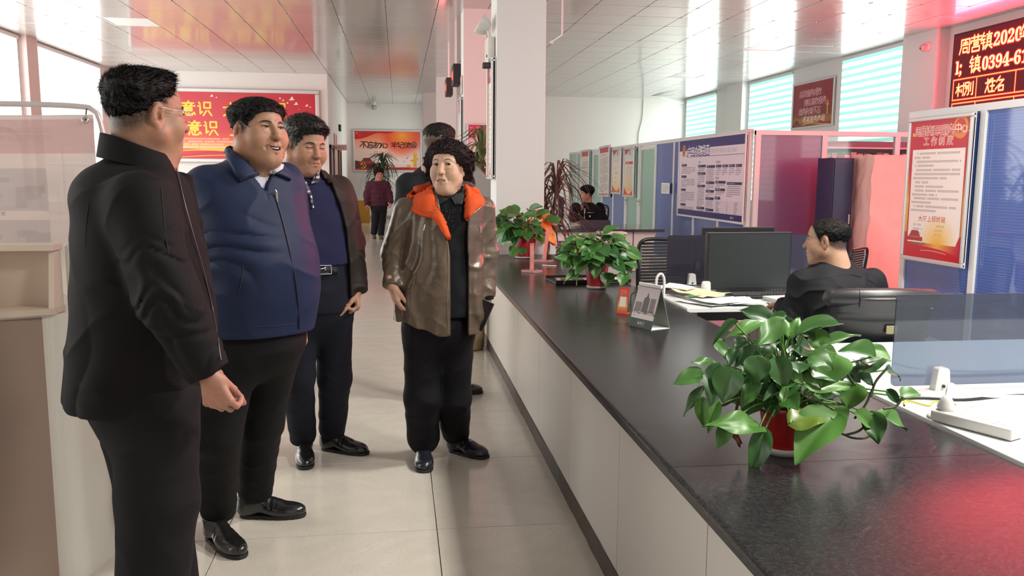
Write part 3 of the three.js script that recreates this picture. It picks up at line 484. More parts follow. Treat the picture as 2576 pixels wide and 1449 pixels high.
{ const n = thing('paper_notice', 'white paper notice stuck on the glass door beside the blue guide board', 'notice', V(4.44, 1.27, -13.62), -Math.PI / 2); obj('sheet', bx(-0.22, -0.09, 0, 0.22, 0.09, 0.002), M.paper, n); const p = new THREE.PlaneGeometry(0.4, 0.15); p.translate(0, 0, 0.003); obj('print', p, printMat(canvasTex(256, 96, (g, w, h) => { g.fillStyle = '#e2e6e6'; g.fillRect(0, 0, w, h); fineLines(g, 14, 12, 220, 4, 20, 12, '#9aa4a6', rng(77), false); })), n); }
// tall unit covered with a pale cloth and the shelves of files inside the glass cubicle
{
  const t = thing('covered_cabinet', 'tall appliance under a pale cloth, glowing red behind the seated man', 'cabinet', V(5.88, 0, -9.55));
  const g = new THREE.BoxGeometry(0.66, 1.72, 0.5, 20, 50, 16), p = g.attributes.position;
  for (let i = 0; i < p.count; i++) { const x = p.getX(i), y = p.getY(i), z = p.getZ(i), k = 1 + 0.035 * noise3(x * 3, y * 2.4, z * 3) + (y < 0.2 ? 0.05 * sstep(-y, -0.2, 0.9) : -0.03), f = 0.012 * noise3(x * 9, y * 4, z * 9); p.setXYZ(i, x * k + f, y + (y > 0.8 ? 0.012 * noise3(x * 7, 1, z * 7) : 0), z * k + f); }
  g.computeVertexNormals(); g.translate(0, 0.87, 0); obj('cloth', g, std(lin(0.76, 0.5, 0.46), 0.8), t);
  obj('foot', bx(-0.25, 0, -0.2, 0.25, 0.03, 0.2), M.dark, t);
  const c = thing('shade_block', 'dark blue block put in for the shade left of the cloth covered appliance', 'cabinet', V(5.36, 0, -9.8));
  obj('body', bx(-0.13, 0, -0.2, 0.13, 1.7, 0.2, 0.006), std('#2a2a4c', 0.4), c); obj('door', bx(-0.12, 0.05, 0.2, 0.12, 1.68, 0.212, 0.004), std('#2c2d52', 0.4), c); obj('handle', bx(0.08, 0.9, 0.212, 0.1, 1.02, 0.23, 0.004), M.chrome, c);  // solid block stands in for the shadow and dark reflection beside the appliance
  const s = thing('file_shelf', 'tall shelf of file boxes behind the red lit glass', 'shelf', V(6.9, 0, -11.6));
  obj('side', bx(-1.42, 0, -0.18, -1.4, 2, 0.18), M.whitePaint, s); obj('side', bx(1.4, 0, -0.18, 1.42, 2, 0.18), M.whitePaint, s); obj('back', bx(-1.4, 0, -0.18, 1.4, 2, -0.17), std('#5a4a60', 0.6), s);
  for (let k = 0; k < 6; k++) obj('shelf_board', bx(-1.4, 0.08 + k * 0.36, -0.17, 1.4, 0.1 + k * 0.36, 0.18), M.whitePaint, s);
  const r = rng(21); for (const k of [4]) for (let i = 0; i < 26; i++) { const x = 5.6 + i * 0.1, h = 0.24 + r() * 0.06, f = thing('file_box', 'narrow file box in the row on the upper shelf behind the red lit glass', 'file', V(x, 0.1 + k * 0.36, -11.58), 0, 'file boxes on the upper shelf'); obj('spine', bx(0, 0, -0.12, 0.085, h, 0.12, 0.004), std(['#b9b3b8', '#8a6a78', '#c8c4c4', '#6a5a78'][Math.floor(r() * 4)], 0.6), f); obj('spine_label', bx(0.02, h * 0.5, 0.12, 0.065, h * 0.8, 0.122), M.paper, f); }
}
// ------------------------------------------------------------------ the long service counter
{
  const t = thing('service_counter', 'long service counter with black stone top and cream front panels', 'counter');
  const stone = std(lin(0.06, 0.058, 0.063), 0.23, { map: rep(T.granite, 2, 2), specularIntensity: 0.42 });
  const seams = [0.9, -0.2, -2.05, -4.16, -5.95, -8.09], fr = [-8.09, -7.6, -6.78, -5.96, -5.136, -4.316, -3.495, -2.675, -1.855, -1.03, -0.2, 0.9];
  for (let i = 0; i < seams.length - 1; i++) {
    const prof = new THREE.Shape(); const a = 0.70, b = 1.64;   // slab section with a moulded front edge
    prof.moveTo(a + 0.012, 0.69); prof.quadraticCurveTo(a, 0.69, a, 0.678); prof.lineTo(a, 0.668); prof.quadraticCurveTo(a + 0.008, 0.664, a + 0.008, 0.658); prof.lineTo(a + 0.008, 0.648); prof.lineTo(b - 0.002, 0.648); prof.lineTo(b - 0.002, 0.686); prof.quadraticCurveTo(b - 0.002, 0.69, b - 0.006, 0.69);
    const L = seams[i] - seams[i + 1] - 0.002, g = new THREE.ExtrudeGeometry(prof, { depth: L, bevelEnabled: false, curveSegments: 5 }); g.translate(0, 0, seams[i + 1] + 0.001); obj('worktop_slab', uvBox(g), stone, t);
  }
  for (let i = 0; i < fr.length - 1; i++) obj('front_panel', uvBox(bx(0.737, 0.088, fr[i] + 0.0025, 0.755, 0.648, fr[i + 1] - 0.0025, 0.002)), M.whiteLam, t);
  obj('carcass', [bx(0.757, 0.02, -8.09, 0.78, 0.648, 0.9), bx(1.56, 0.0, -8.09, 1.58, 0.648, 0.9), bx(0.78, 0.02, 0.86, 1.56, 0.648, 0.9)], M.whiteLam, t);
  const kick = new THREE.BoxGeometry(0.02, 0.088, 8.99, 1, 3, 260), p = kick.attributes.position;
  for (let i = 0; i < p.count; i++) { const n = noise3(p.getZ(i) * 5, p.getY(i) * 30, 2); if (p.getX(i) < 0) p.setX(i, p.getX(i) + 0.0025 * n); if (p.getY(i) > 0.04) p.setY(i, 0.044 + 0.004 * noise3(p.getZ(i) * 3, 1, 8) - (n > 0.62 ? 0.008 : 0)); }
  kick.computeVertexNormals(); kick.translate(0.7445, 0.044, -3.595); obj('kickboard', uvBox(kick), std(lin(0.15, 0.115, 0.085), 0.55, { map: rep(T.granite, 1, 3) }), t);
}
// ------------------------------------------------------------------ white desks, dividers and things on them
function desk(label, x0, x1, z0, z1) {
  const t = thing('office_desk', label, 'desk');
  obj('desktop', bx(x0, 0.672, z0, x1, 0.7, z1, 0.004), std(lin(0.74, 0.77, 0.76), 0.3), t); obj('apron', bx(x0 + 0.02, 0.45, z0 + 0.03, x1 - 0.02, 0.672, z0 + 0.05), M.dark, t);
  for (const x of [x0 + 0.06, x1 - 0.06]) for (const z of [z0 + 0.08, z1 - 0.08]) obj('leg', bx(x - 0.025, 0, z - 0.025, x + 0.025, 0.672, z + 0.025, 0.004), M.greyPlastic, t);
  return t;
}
const nearDesk = desk('near white desk at the right edge of the picture, with cables and a socket strip', 1.65, 3.6, -3.54, -1.35);
desk('white desk with the monitor and papers, in front of the seated man', 1.65, 3.2, -5.62, -4.6);
desk('white desk on the far side of the dark divider, behind the monitor', 2.5, 3.3, -7.2, -5.66);
obj('grommet', [new THREE.TorusGeometry(0.04, 0.006, 8, 28).rotateX(Math.PI / 2).translate(1.70, 0.702, -2.36), new THREE.CylinderGeometry(0.037, 0.037, 0.004, 24).translate(1.70, 0.701, -2.36)], M.greyPlastic, nearDesk);
obj('cable_hole', new THREE.CylinderGeometry(0.018, 0.018, 0.004, 20).scale(1, 1, 0.6).translate(1.712, 0.7035, -2.352), M.void, nearDesk);
function divider(label, x0, x1, y0, y1, z, mat, clamps) {
  const t = thing('desk_divider', label, 'divider'), s = new THREE.Shape(), r = 0.02; s.moveTo(x0, y0 + r); s.lineTo(x0, y1 - r); s.quadraticCurveTo(x0, y1, x0 + r, y1); s.lineTo(x1 - r, y1); s.quadraticCurveTo(x1, y1, x1, y1 - r); s.lineTo(x1, y0 + r); s.quadraticCurveTo(x1, y0, x1 - r, y0); s.lineTo(x0 + r, y0); s.quadraticCurveTo(x0, y0, x0, y0 + r);
  const g = new THREE.ExtrudeGeometry(s, { depth: 0.006, bevelEnabled: false }); g.translate(0, 0, z); obj('panel', g, mat, t);
  for (const x of clamps) { const c = new THREE.Shape(); c.moveTo(-0.028, 0); c.lineTo(0.028, 0); c.lineTo(0.02, 0.07); c.quadraticCurveTo(0.018, 0.078, 0.01, 0.078); c.lineTo(-0.01, 0.078); c.quadraticCurveTo(-0.018, 0.078, -0.02, 0.07); const k = obj('clamp', new THREE.ExtrudeGeometry(c, { depth: 0.03, bevelEnabled: true, bevelSize: 0.003, bevelThickness: 0.003, bevelSegments: 2 }).translate(x, 0.7, z + 0.006), M.whitePlastic, t); obj('screw', new THREE.CylinderGeometry(0.006, 0.006, 0.006, 12).rotateX(Math.PI / 2).translate(x, 0.716, z + 0.041), M.dark, k); }
  return t;
}
divider('pale tinted acrylic desk divider at the right edge, with a white clamp foot', 1.745, 3.3, 0.712, 1.045, -2.72, G.tint, [1.925, 3.0]);
divider('dark tinted acrylic desk divider behind the monitor', 1.86, 3.1, 0.71, 1.05, -5.63, G.smoke, [2.04, 2.85]);
// monitor
function monitor(label, pos, turn, w, h, screenMat, front) {
  const t = thing('computer_monitor', label, 'monitor', pos, turn);
  obj('housing', bx(-w / 2, 0.1, -0.03, w / 2, 0.1 + h, 0.012, 0.006), M.blackPlastic, t);
  obj('screen', bx(-w / 2 + 0.014, 0.1 + 0.03, 0.012, w / 2 - 0.014, 0.1 + h - 0.014, 0.0135), screenMat, t);
  obj('neck', bx(-0.025, 0.0, -0.035, 0.025, 0.22, -0.015, 0.005), M.blackPlastic, t); obj('foot', bx(-0.12, 0, -0.1, 0.12, 0.012, 0.07, 0.005), M.blackPlastic, t);
  obj('button_row', [0, 1, 2, 3].map((i) => bx(w / 2 - 0.13 + i * 0.022, 0.112, 0.012, w / 2 - 0.122 + i * 0.022, 0.114, 0.0132)), M.greyPlastic, t);
  if (front) { const p = new THREE.PlaneGeometry(0.07, 0.02); p.translate(-w / 2 + 0.05, 0.115, 0.0127); obj('lettering', p, printMat(canvasTex(128, 36, (g) => { g.fillStyle = '#1b1c1d'; g.fillRect(0, 0, 128, 36); g.fillStyle = '#8a8d8e'; g.font = 'bold 26px sans-serif'; g.fillText('Lenovo', 14, 27); })), t); }
  else obj('vent', bx(-w * 0.3, 0.1 + h - 0.03, -0.0345, w * 0.3, 0.1 + h - 0.022, -0.03), M.void, t);
  return t;
}
{
  const a = at(1772, 735, -5.2), b = at(1985, 735, -5.2), c = at(1772, 584, -5.2), w = b.x - a.x, h = c.y - a.y;
  const t = monitor('black widescreen monitor with a blank dark screen facing the camera', V((a.x + b.x) / 2, 0.7, -5.2), 0.02, w, h, std(lin(0.022, 0.028, 0.027), 0.35), true);
  t.children.forEach((m) => { if (m.name !== 'neck' && m.name !== 'foot') m.position.y = a.y - 0.8; });
  const d = at(1855, 571, -5.95);
  const m2 = monitor('black monitor seen from behind, standing beyond the dark divider', V(d.x, 0.7, -5.95), Math.PI, 0.56, 0.36, std('#0a0b0c', 0.3), false); m2.children.forEach((m) => { if (m.name !== 'neck' && m.name !== 'foot') m.position.y = d.y - 0.7 - 0.46; });
}
{ // keyboard
  const t = thing('keyboard', 'black full size keyboard in front of the monitor', 'keyboard', V(2.28, 0.7, -4.98), 0.02);
  obj('body', bx(-0.22, 0.002, -0.075, 0.22, 0.022, 0.075, 0.006), M.blackPlastic, t);
  const keys = []; for (let j = 0; j < 6; j++) for (let i = 0; i < 21; i++) if (!(j === 5 && i > 3 && i < 9)) keys.push(bx(-0.208 + i * 0.0198, 0.022, -0.066 + j * 0.0215, -0.192 + i * 0.0198, 0.029, -0.049 + j * 0.0215, 0.002)); keys.push(bx(-0.128, 0.022, 0.0415, -0.033, 0.029, 0.0585, 0.002));
  const m = obj('keys', keys, std(lin(0.05, 0.05, 0.052), 0.3), t); m.userData.kind = 'stuff';
}
// sheets of paper, a folder and a card on the desk
const writing = (seed, tint = '#f4f5f3') => canvasTex(256, 360, (g, w, h) => { const r = rng(seed); g.fillStyle = tint; g.fillRect(0, 0, w, h); fineLines(g, 24, 30, 200, 14, 22, 10, '#aab0b6', r); });
function sheet(name, label, cat, pos, turn, w, d, mat, lift = 0.02, thick = 0.0012, group) {
  const g = new THREE.BoxGeometry(w, thick, d, 14, 1, 18), p = g.attributes.position, s = pos.x * 7 + pos.z * 3;
  for (let i = 0; i < p.count; i++) { const u = p.getX(i) / w, v = p.getZ(i) / d; p.setY(i, p.getY(i) + thick / 2 + lift * (0.5 + 0.5 * noise3(u * 1.6 + s, v * 1.6, s)) * (u * u + v * v) * 2); }
  g.computeVertexNormals(); const m = obj(name, g, mat); m.position.copy(pos); m.rotation.y = turn; return tag(m, label, cat, group);
}
{
  const pm = [writing(31), writing(32), writing(33)].map((t) => printMat(t, 0.8)), D = 0.7;
  const on = (px, py, y) => { const d = at(px, py, -1).sub(V(0, EYE, 0)); return V(0, EYE, 0).addScaledVector(d, (y - EYE) / d.y); };
  let y = D + 0.001;
  const heap = [[1770, 752, 0.25, 'white printed sheet under the folder at the desk corner'], [1800, 775, 0.5, 'white sheet sticking out below the beige folder'], [1880, 765, -0.1, 'handwritten white sheet right of the beige folder'], [1920, 778, 0.08, 'white sheet at the front edge of the desk before the seated man'], [1860, 782, 0.2, 'white sheet with curled edge on the front of the desk']];
  heap.forEach(([x, yy, a, label], i) => { const p = on(x, yy, y); p.x = Math.max(p.x, 1.82); p.z = Math.min(p.z, -4.77); sheet('paper_sheet', label, 'paper', p, a, 0.21, 0.297, pm[i % 3], 0.012); y += 0.0045; });
  const st = thing('paper_stack', 'low stack of white papers at the front edge of the desk', 'paper stack', V(2.36, D, -4.72), 0.1); for (let k = 0; k < 7; k++) { const m = obj('sheet', bx(-0.148, 0.003 + k * 0.005, -0.1, 0.148, 0.0065 + k * 0.005, 0.1), M.paper, st); m.rotation.y = 0.08 * noise3(k * 3, 1, 1); m.position.x = 0.02 * noise3(k * 2, 5, 1); }
  const f = on(1752, 735, D + 0.03); sheet('document_folder', 'beige paper folder lying on the white sheets', 'folder', V(Math.max(f.x, 1.86), D + 0.026, -4.98), 0.35, 0.22, 0.31, std('#e6d6b4', 0.8), 0.03, 0.003);
  sheet('paper_sheet', 'white sheet with curled corner lying by the counter edge at the desk', 'paper', V(1.80, D + 0.032, -5.22), 0.6, 0.2, 0.28, pm[1], 0.03);
  sheet('green_card', 'small green card lying on the papers at the counter edge', 'card', V(1.78, D + 0.034, -4.86), 0.55, 0.09, 0.055, std('#3f9a5a', 0.5), 0.004);
  const mouse = thing('computer_mouse', 'black computer mouse lying behind the papers near the divider', 'mouse', V(1.86, D, -5.4), 0.4); const mg = new THREE.SphereGeometry(1, 20, 14, 0, 6.283, 0, Math.PI / 2); mg.scale(0.034, 0.034, 0.058); obj('body', mg, M.blackPlastic, mouse); obj('wheel', new THREE.CylinderGeometry(0.007, 0.007, 0.006, 12).rotateZ(Math.PI / 2).translate(0, 0.03, -0.026), M.greyPlastic, mouse);
  tag(obj('cable', [tube([V(1.86, D + 0.01, -5.46), V(1.9, D + 0.012, -5.52), V(2.1, D + 0.008, -5.5), V(2.25, D + 0.012, -5.42), V(2.4, D + 0.01, -5.5)], 0.004, 40), tube([V(1.7, D + 0.012, -5.3), V(1.8, D + 0.014, -5.36), V(2.0, D + 0.012, -5.34), V(2.3, D + 0.012, -5.28), V(2.62, D + 0.012, -5.2)], 0.004, 40)], M.blackPlastic), 'black cables lying across the desk under the monitor', 'cable');
  const pad = thing('green_folder', 'bright green plastic folder lying behind the keyboard', 'folder', V(2.48, D + 0.001, -5.3), 0.2); obj('cover', bx(-0.12, 0, -0.09, 0.12, 0.008, 0.09, 0.003), std('#2ba86a', 0.4), pad);
  const mk = thing('white_clip_stand', 'white plastic clamp foot standing left of the monitor', 'clamp', at(1775, 745, -5.15).setY(D)); obj('body', lathe([[0, 0], [0.034, 0], [0.03, 0.075], [0.022, 0.085], [0, 0.085]], 24).scale(1, 1, 0.6), M.whitePlastic, mk); obj('screw', new THREE.SphereGeometry(0.006, 10, 8).translate(0.0, 0.02, 0.02), M.dark, mk);
  const loop = thing('cable_loop', 'stiff white cable bent in a tall loop behind the desk calendar', 'cable', V(1.61, 0.69, -5.0)); obj('loop', tube([V(-0.02, 0, 0), V(-0.022, 0.1, 0), V(-0.014, 0.148, 0), V(0.008, 0.165, 0), V(0.026, 0.14, 0), V(0.03, 0.02, 0)], 0.0085, 40, 10), M.whitePlastic, loop);
  tag(obj('cable', tube([V(1.4, 0.695, -4.9), V(1.42, 0.735, -4.95), V(1.5, 0.75, -5.0), V(1.6, 0.73, -5.02), V(1.68, 0.72, -5.1), V(1.75, 0.71, -5.3), V(1.9, 0.707, -5.45)], 0.0045, 50), M.blackPlastic), 'thin black cable arching from the calendar toward the divider', 'cable');
  // power strip and cables on the near desk
  const s = thing('power_strip', 'white power strip with one plug on the near desk', 'power strip', V(1.712, D, -2.26), 0.42);
  obj('body', bx(-0.035, 0.002, -0.1, 0.035, 0.038, 0.15, 0.008), M.whitePlastic, s); for (let k = 0; k < 3; k++) obj('socket', [bx(-0.02, 0.038, -0.04 + k * 0.06, -0.014, 0.0386, -0.022 + k * 0.06), bx(0.006, 0.038, -0.04 + k * 0.06, 0.012, 0.0386, -0.022 + k * 0.06), bx(-0.008, 0.038, -0.018 + k * 0.06, 0, 0.0386, -0.008 + k * 0.06)], M.greyPlastic, s);
  obj('plug', [lathe([[0, 0.038], [0.025, 0.038], [0.026, 0.05], [0.018, 0.07], [0.009, 0.085], [0, 0.085]], 24).translate(0, 0, -0.07)], M.whitePlastic, s);
  const wp = V(1.712 + Math.sin(0.42) * -0.07, D + 0.08, -2.26 - 0.07 * Math.cos(0.42));
  tag(obj('cable', tube([wp, wp.clone().add(V(0.02, 0.03, -0.02)), V(1.80, D + 0.075, -2.42), V(1.95, D + 0.03, -2.5), V(2.2, D + 0.012, -2.52), V(2.7, D + 0.012, -2.5)], 0.006, 50), M.whitePlastic), 'white cable leading from the plug to the right', 'cable');
  tag(obj('cable', tube([V(1.66, D + 0.006, -2.56), V(1.75, D + 0.006, -2.58), V(1.9, D + 0.006, -2.54), V(2.1, D + 0.006, -2.57), V(2.9, D + 0.006, -2.52)], 0.005, 50), M.blackPlastic), 'black cable along the foot of the pale divider', 'cable');
  tag(obj('cable', tube([V(1.66, D + 0.004, -2.5), V(1.70, D + 0.006, -2.55), V(1.74, D + 0.004, -2.49), V(1.79, D + 0.005, -2.53), V(1.84, D + 0.004, -2.49)], 0.003, 40), std('#c8c23a', 0.5)), 'thin yellow cable curling beside the power strip', 'cable');
}
// ------------------------------------------------------------------ chairs
function wheelBase(t, y, mat = M.blackPlastic) {
  obj('gas_column', rod(V(0, 0.09, 0), V(0, y, 0), 0.028, 0.022, 16), M.chrome, t);
  for (let k = 0; k < 5; k++) { const a = k * 1.2566 + 0.3, d = V(Math.sin(a), 0, Math.cos(a)), l = obj('base_leg', rod(V(0, 0.1, 0), d.clone().multiplyScalar(0.3).setY(0.075), 0.026, 0.016), mat, t); obj('caster', new THREE.CylinderGeometry(0.028, 0.028, 0.04, 16).rotateZ(Math.PI / 2).rotateY(a).translate(d.x * 0.3, 0.03, d.z * 0.3), mat, l); }
}
{
  const leather = std(lin(0.016, 0.017, 0.02), 0.34, { bumpMap: rep(T.skin, 2, 2), bumpScale: 0.0006, clearcoat: 0.15, clearcoatRoughness: 0.4 });
  const t = thing('office_chair', 'black leather office chair seen from behind, with a pale patch on its back', 'chair', V(2.3, 0, -3.9), -0.12);
  // backrest: a padded shell, thicker at the rolled top
  const N = 26, K = 34, P = [], I = [], wid = (v) => 0.205 + 0.05 * v - 0.02 * Math.pow(v, 6);
  const point = (u, v, s) => { const w = wid(v), x = u * w, y = 0.47 + v * 0.48, roll = sstep(v, 0.82, 1), th = 0.028 + 0.022 * roll, edge = Math.pow(Math.abs(u), 4), curve = 0.05 * u * u; return V(x, y + 0.012 * (1 - u * u) * roll + (v > 0.97 ? 0 : 0), 0.28 + 0.02 * v - 0.08 * (1 - v) * (1 - v) - curve + s * th * Math.sqrt(Math.max(0, 1 - edge)) * (v > 0.995 ? 0.3 : 1) * (1 - 0.25 * sstep(Math.abs(v - 0.80), 0.02, 0) * 0)); };
  for (const s of [1, -1]) for (let j = 0; j <= K; j++) for (let i = 0; i <= N; i++) { const q = point(i / N * 2 - 1, j / K, s); if (s > 0 && Math.abs(j / K - 0.8) < 0.016) q.z -= 0.007; P.push(q.x, q.y, q.z); }
  const id = (s, i, j) => (s > 0 ? 0 : (N + 1) * (K + 1)) + j * (N + 1) + i;
  for (let j = 0; j < K; j++) for (let i = 0; i < N; i++) { I.push(id(1, i, j), id(1, i + 1, j), id(1, i, j + 1), id(1, i + 1, j), id(1, i + 1, j + 1), id(1, i, j + 1)); I.push(id(-1, i, j), id(-1, i, j + 1), id(-1, i + 1, j), id(-1, i + 1, j), id(-1, i, j + 1), id(-1, i + 1, j + 1)); }
  for (let i = 0; i < N; i++) { I.push(id(1, i, K), id(1, i + 1, K), id(-1, i, K), id(1, i + 1, K), id(-1, i + 1, K), id(-1, i, K)); I.push(id(1, i + 1, 0), id(1, i, 0), id(-1, i, 0), id(1, i + 1, 0), id(-1, i, 0), id(-1, i + 1, 0)); }
  const bg = new THREE.BufferGeometry(); bg.setAttribute('position', new THREE.BufferAttribute(new Float32Array(P), 3)); bg.setIndex(I); bg.computeVertexNormals(); obj('backrest', uvBox(bg), leather, t);
  const rollCurve = []; for (let i = 0; i <= 20; i++) { const u = i / 10 - 1; rollCurve.push(V(u * 0.238, 0.945 - 0.012 * u * u, 0.3 - 0.05 * u * u)); }
  const rg = tube(rollCurve, 0.044, 40, 14); obj('head_roll', [rg, new THREE.SphereGeometry(0.044, 14, 10).translate(-0.238, 0.933, 0.25), new THREE.SphereGeometry(0.044, 14, 10).translate(0.238, 0.933, 0.25)], leather, t);
  obj('roll_seam', tube([V(-0.13, 0.985, 0.26), V(-0.135, 0.975, 0.31), V(-0.137, 0.94, 0.333), V(-0.137, 0.9, 0.325)], 0.003, 20, 6), M.blackPlastic, t);
  const patch = obj('patch', bx(-0.026, 0.775, 0.318, 0.026, 0.815, 0.326, 0.002), std('#8f8a66', 0.6), t); patch.position.z = 0.0045; patch.position.x = 0.02;
  obj('seat', bx(-0.25, 0.42, -0.25, 0.25, 0.5, 0.25, 0.04), leather, t);
  for (const s of [-1, 1]) { const a = obj('armrest', tube([V(s * 0.24, 0.46, 0.1), V(s * 0.29, 0.5, 0.12), V(s * 0.295, 0.66, 0.14), V(s * 0.29, 0.7, 0.05), V(s * 0.285, 0.7, -0.16)], 0.016, 30, 10), M.blackPlastic, t); obj('arm_pad', bx(s * 0.287 - 0.028, 0.71, -0.17, s * 0.287 + 0.028, 0.735, 0.1, 0.01), M.blackPlastic, a); }
  t.children.forEach((m) => { if (m.name !== 'seat') m.position.y -= 0.045; });
  wheelBase(t, 0.42);
}
function meshChair(label, pos, turn, lines) {
  const t = thing('mesh_chair', label, 'chair', pos, turn), w = 0.23, y0 = 0.52, y1 = 0.98, z = 0.24;
  obj('back_frame', [tube([V(-w + 0.02, y0, z), V(-w, y1 - 0.04, z + 0.04), V(-w + 0.03, y1, z + 0.045), V(0, y1 + 0.008, z + 0.03), V(w - 0.03, y1, z + 0.045), V(w, y1 - 0.04, z + 0.04), V(w - 0.02, y0, z)], 0.014, 60, 10), rod(V(-w + 0.02, y0, z), V(w - 0.02, y0, z), 0.012)], M.blackPlastic, t);
  for (let k = 0; k < lines; k++) { const y = y0 + 0.02 + k * (y1 - y0 - 0.03) / lines; obj('slat', bx(-w + 0.015, y, z + 0.012, w - 0.015, y + 0.018, z + 0.016), M.dark, t); }
  obj('backbone', [rod(V(-w + 0.04, 0.44, 0.2), V(-w + 0.02, y1 - 0.05, z + 0.03), 0.01), rod(V(w - 0.04, 0.44, 0.2), V(w - 0.02, y1 - 0.05, z + 0.03), 0.01)], M.chrome, t);
  obj('seat', bx(-0.24, 0.42, -0.24, 0.24, 0.47, 0.23, 0.02), M.dark, t); wheelBase(t, 0.42); return t;
}
meshChair('black mesh office chair with chrome uprights behind the dark divider', V(1.98, 0, -6.35), 0.1, 18);
meshChair('black mesh chair partly hidden behind the seated man', V(3.78, 0, -6.9), 0.7, 18).scale.setScalar(0.86);
meshChair('dark mesh chair under the young man at the rear counter', V(3.05, 0, -13.35), 2.4, 14);
// ------------------------------------------------------------------ rear counter with the pink lit front
{
  const t = thing('rear_counter', 'black topped counter with pink lit front near the glass doors', 'counter', V(0, 0, 0));
  obj('worktop', bx(2.15, 0.68, -12.75, 3.74, 0.72, -11.45, 0.006), std(lin(0.02, 0.02, 0.024), 0.12, { clearcoat: 0.6 }), t);
  const pr = new THREE.Shape(); pr.moveTo(2.2, 0.68); pr.lineTo(3.66, 0.68); pr.quadraticCurveTo(3.58, 0.5, 3.56, 0.12); pr.lineTo(2.2, 0.12);
  obj('front_panel', new THREE.ExtrudeGeometry(pr, { depth: 0.03, bevelEnabled: false, curveSegments: 10 }).translate(0, 0, -11.6), std(lin(0.78, 0.7, 0.68), 0.45), t);
  obj('panel_seam', bx(3.31, 0.14, -11.575, 3.322, 0.68, -11.566), M.dark, t); obj('plinth', bx(2.2, 0, -12.6, 3.54, 0.12, -11.62), M.greyPlastic, t); obj('side', bx(3.5, 0.12, -12.7, 3.54, 0.68, -11.6), M.whitePaint, t); obj('side', bx(2.2, 0.12, -12.7, 2.24, 0.68, -11.6), M.whitePaint, t);
  const m = thing('computer_monitor', 'dark monitor edge beside the young man at the rear counter', 'monitor', V(2.42, 0.72, -12.35), 1.3); obj('housing', bx(-0.25, 0.1, -0.03, 0.25, 0.42, 0.02, 0.006), M.blackPlastic, m); obj('foot', bx(-0.1, 0, -0.08, 0.1, 0.012, 0.08), M.blackPlastic, m); obj('neck', bx(-0.02, 0, -0.03, 0.02, 0.2, -0.01), M.blackPlastic, m);
  [[2.55, -12.1, 0.3], [2.75, -12.2, -0.2], [2.68, -12.4, 0.6]].forEach(([x, z, a], i) => { const p = thing('paper_stack', ['left', 'middle', 'rear'].map((q) => 'small stack of white papers before the young man, ' + q + ' one')[i], 'paper stack', V(x, 0.72, z), a); for (let k = 0; k < 4; k++) { const s = obj('sheet', bx(-0.1, 0.002 + k * 0.006, -0.145, 0.1, 0.006 + k * 0.006, 0.145), M.paper, p); s.rotation.y = 0.1 * noise3(k, i, 2); } });
  const d = thing('folded_sign', 'small grey tilted sign on the rear counter', 'sign', V(2.8, 0.72, -11.7)); const g = bx(-0.22, 0, -0.006, 0.22, 0.13, 0.006); g.rotateX(-0.5); obj('plate', g, std('#3a3a44', 0.4), d); obj('foot', bx(-0.2, 0, -0.08, 0.2, 0.006, 0.02), M.dark, d);
}
// document camera, box and drawer unit between the counter and the rear
{
  const p = at(1538, 588, -8.6), t = thing('document_scanner', 'flat white and black scanner head on a stand behind the middle plant', 'scanner', V(p.x, 0, -8.6));
  obj('head', bx(-0.15, p.y - 0.005, -0.09, 0.15, p.y + 0.022, 0.09, 0.01), M.whitePlastic, t); obj('underside', bx(-0.145, p.y - 0.028, -0.085, 0.145, p.y - 0.005, 0.085, 0.008), M.dark, t); obj('pole', rod(V(-0.08, 0.01, -0.06), V(-0.08, p.y - 0.02, -0.06), 0.016), M.blackPlastic, t); obj('base', bx(-0.16, 0, -0.14, 0.06, 0.012, 0.06, 0.004), M.dark, t);
  const u = thing('drawer_unit', 'grey drawer unit behind the middle plant', 'cabinet', V(1.95, 0, -7.95)); obj('body', bx(-0.22, 0, -0.25, 0.22, 0.6, 0.25, 0.006), std(lin(0.45, 0.46, 0.46), 0.45), u); for (let k = 0; k < 3; k++) { const d = obj('drawer', bx(-0.21, 0.03 + k * 0.19, 0.25, 0.21, 0.205 + k * 0.19, 0.265, 0.004), std(lin(0.5, 0.51, 0.51), 0.45), u); obj('handle', bx(-0.05, 0.13 + k * 0.19, 0.265, 0.05, 0.145 + k * 0.19, 0.28, 0.004), M.chrome, d); }
}
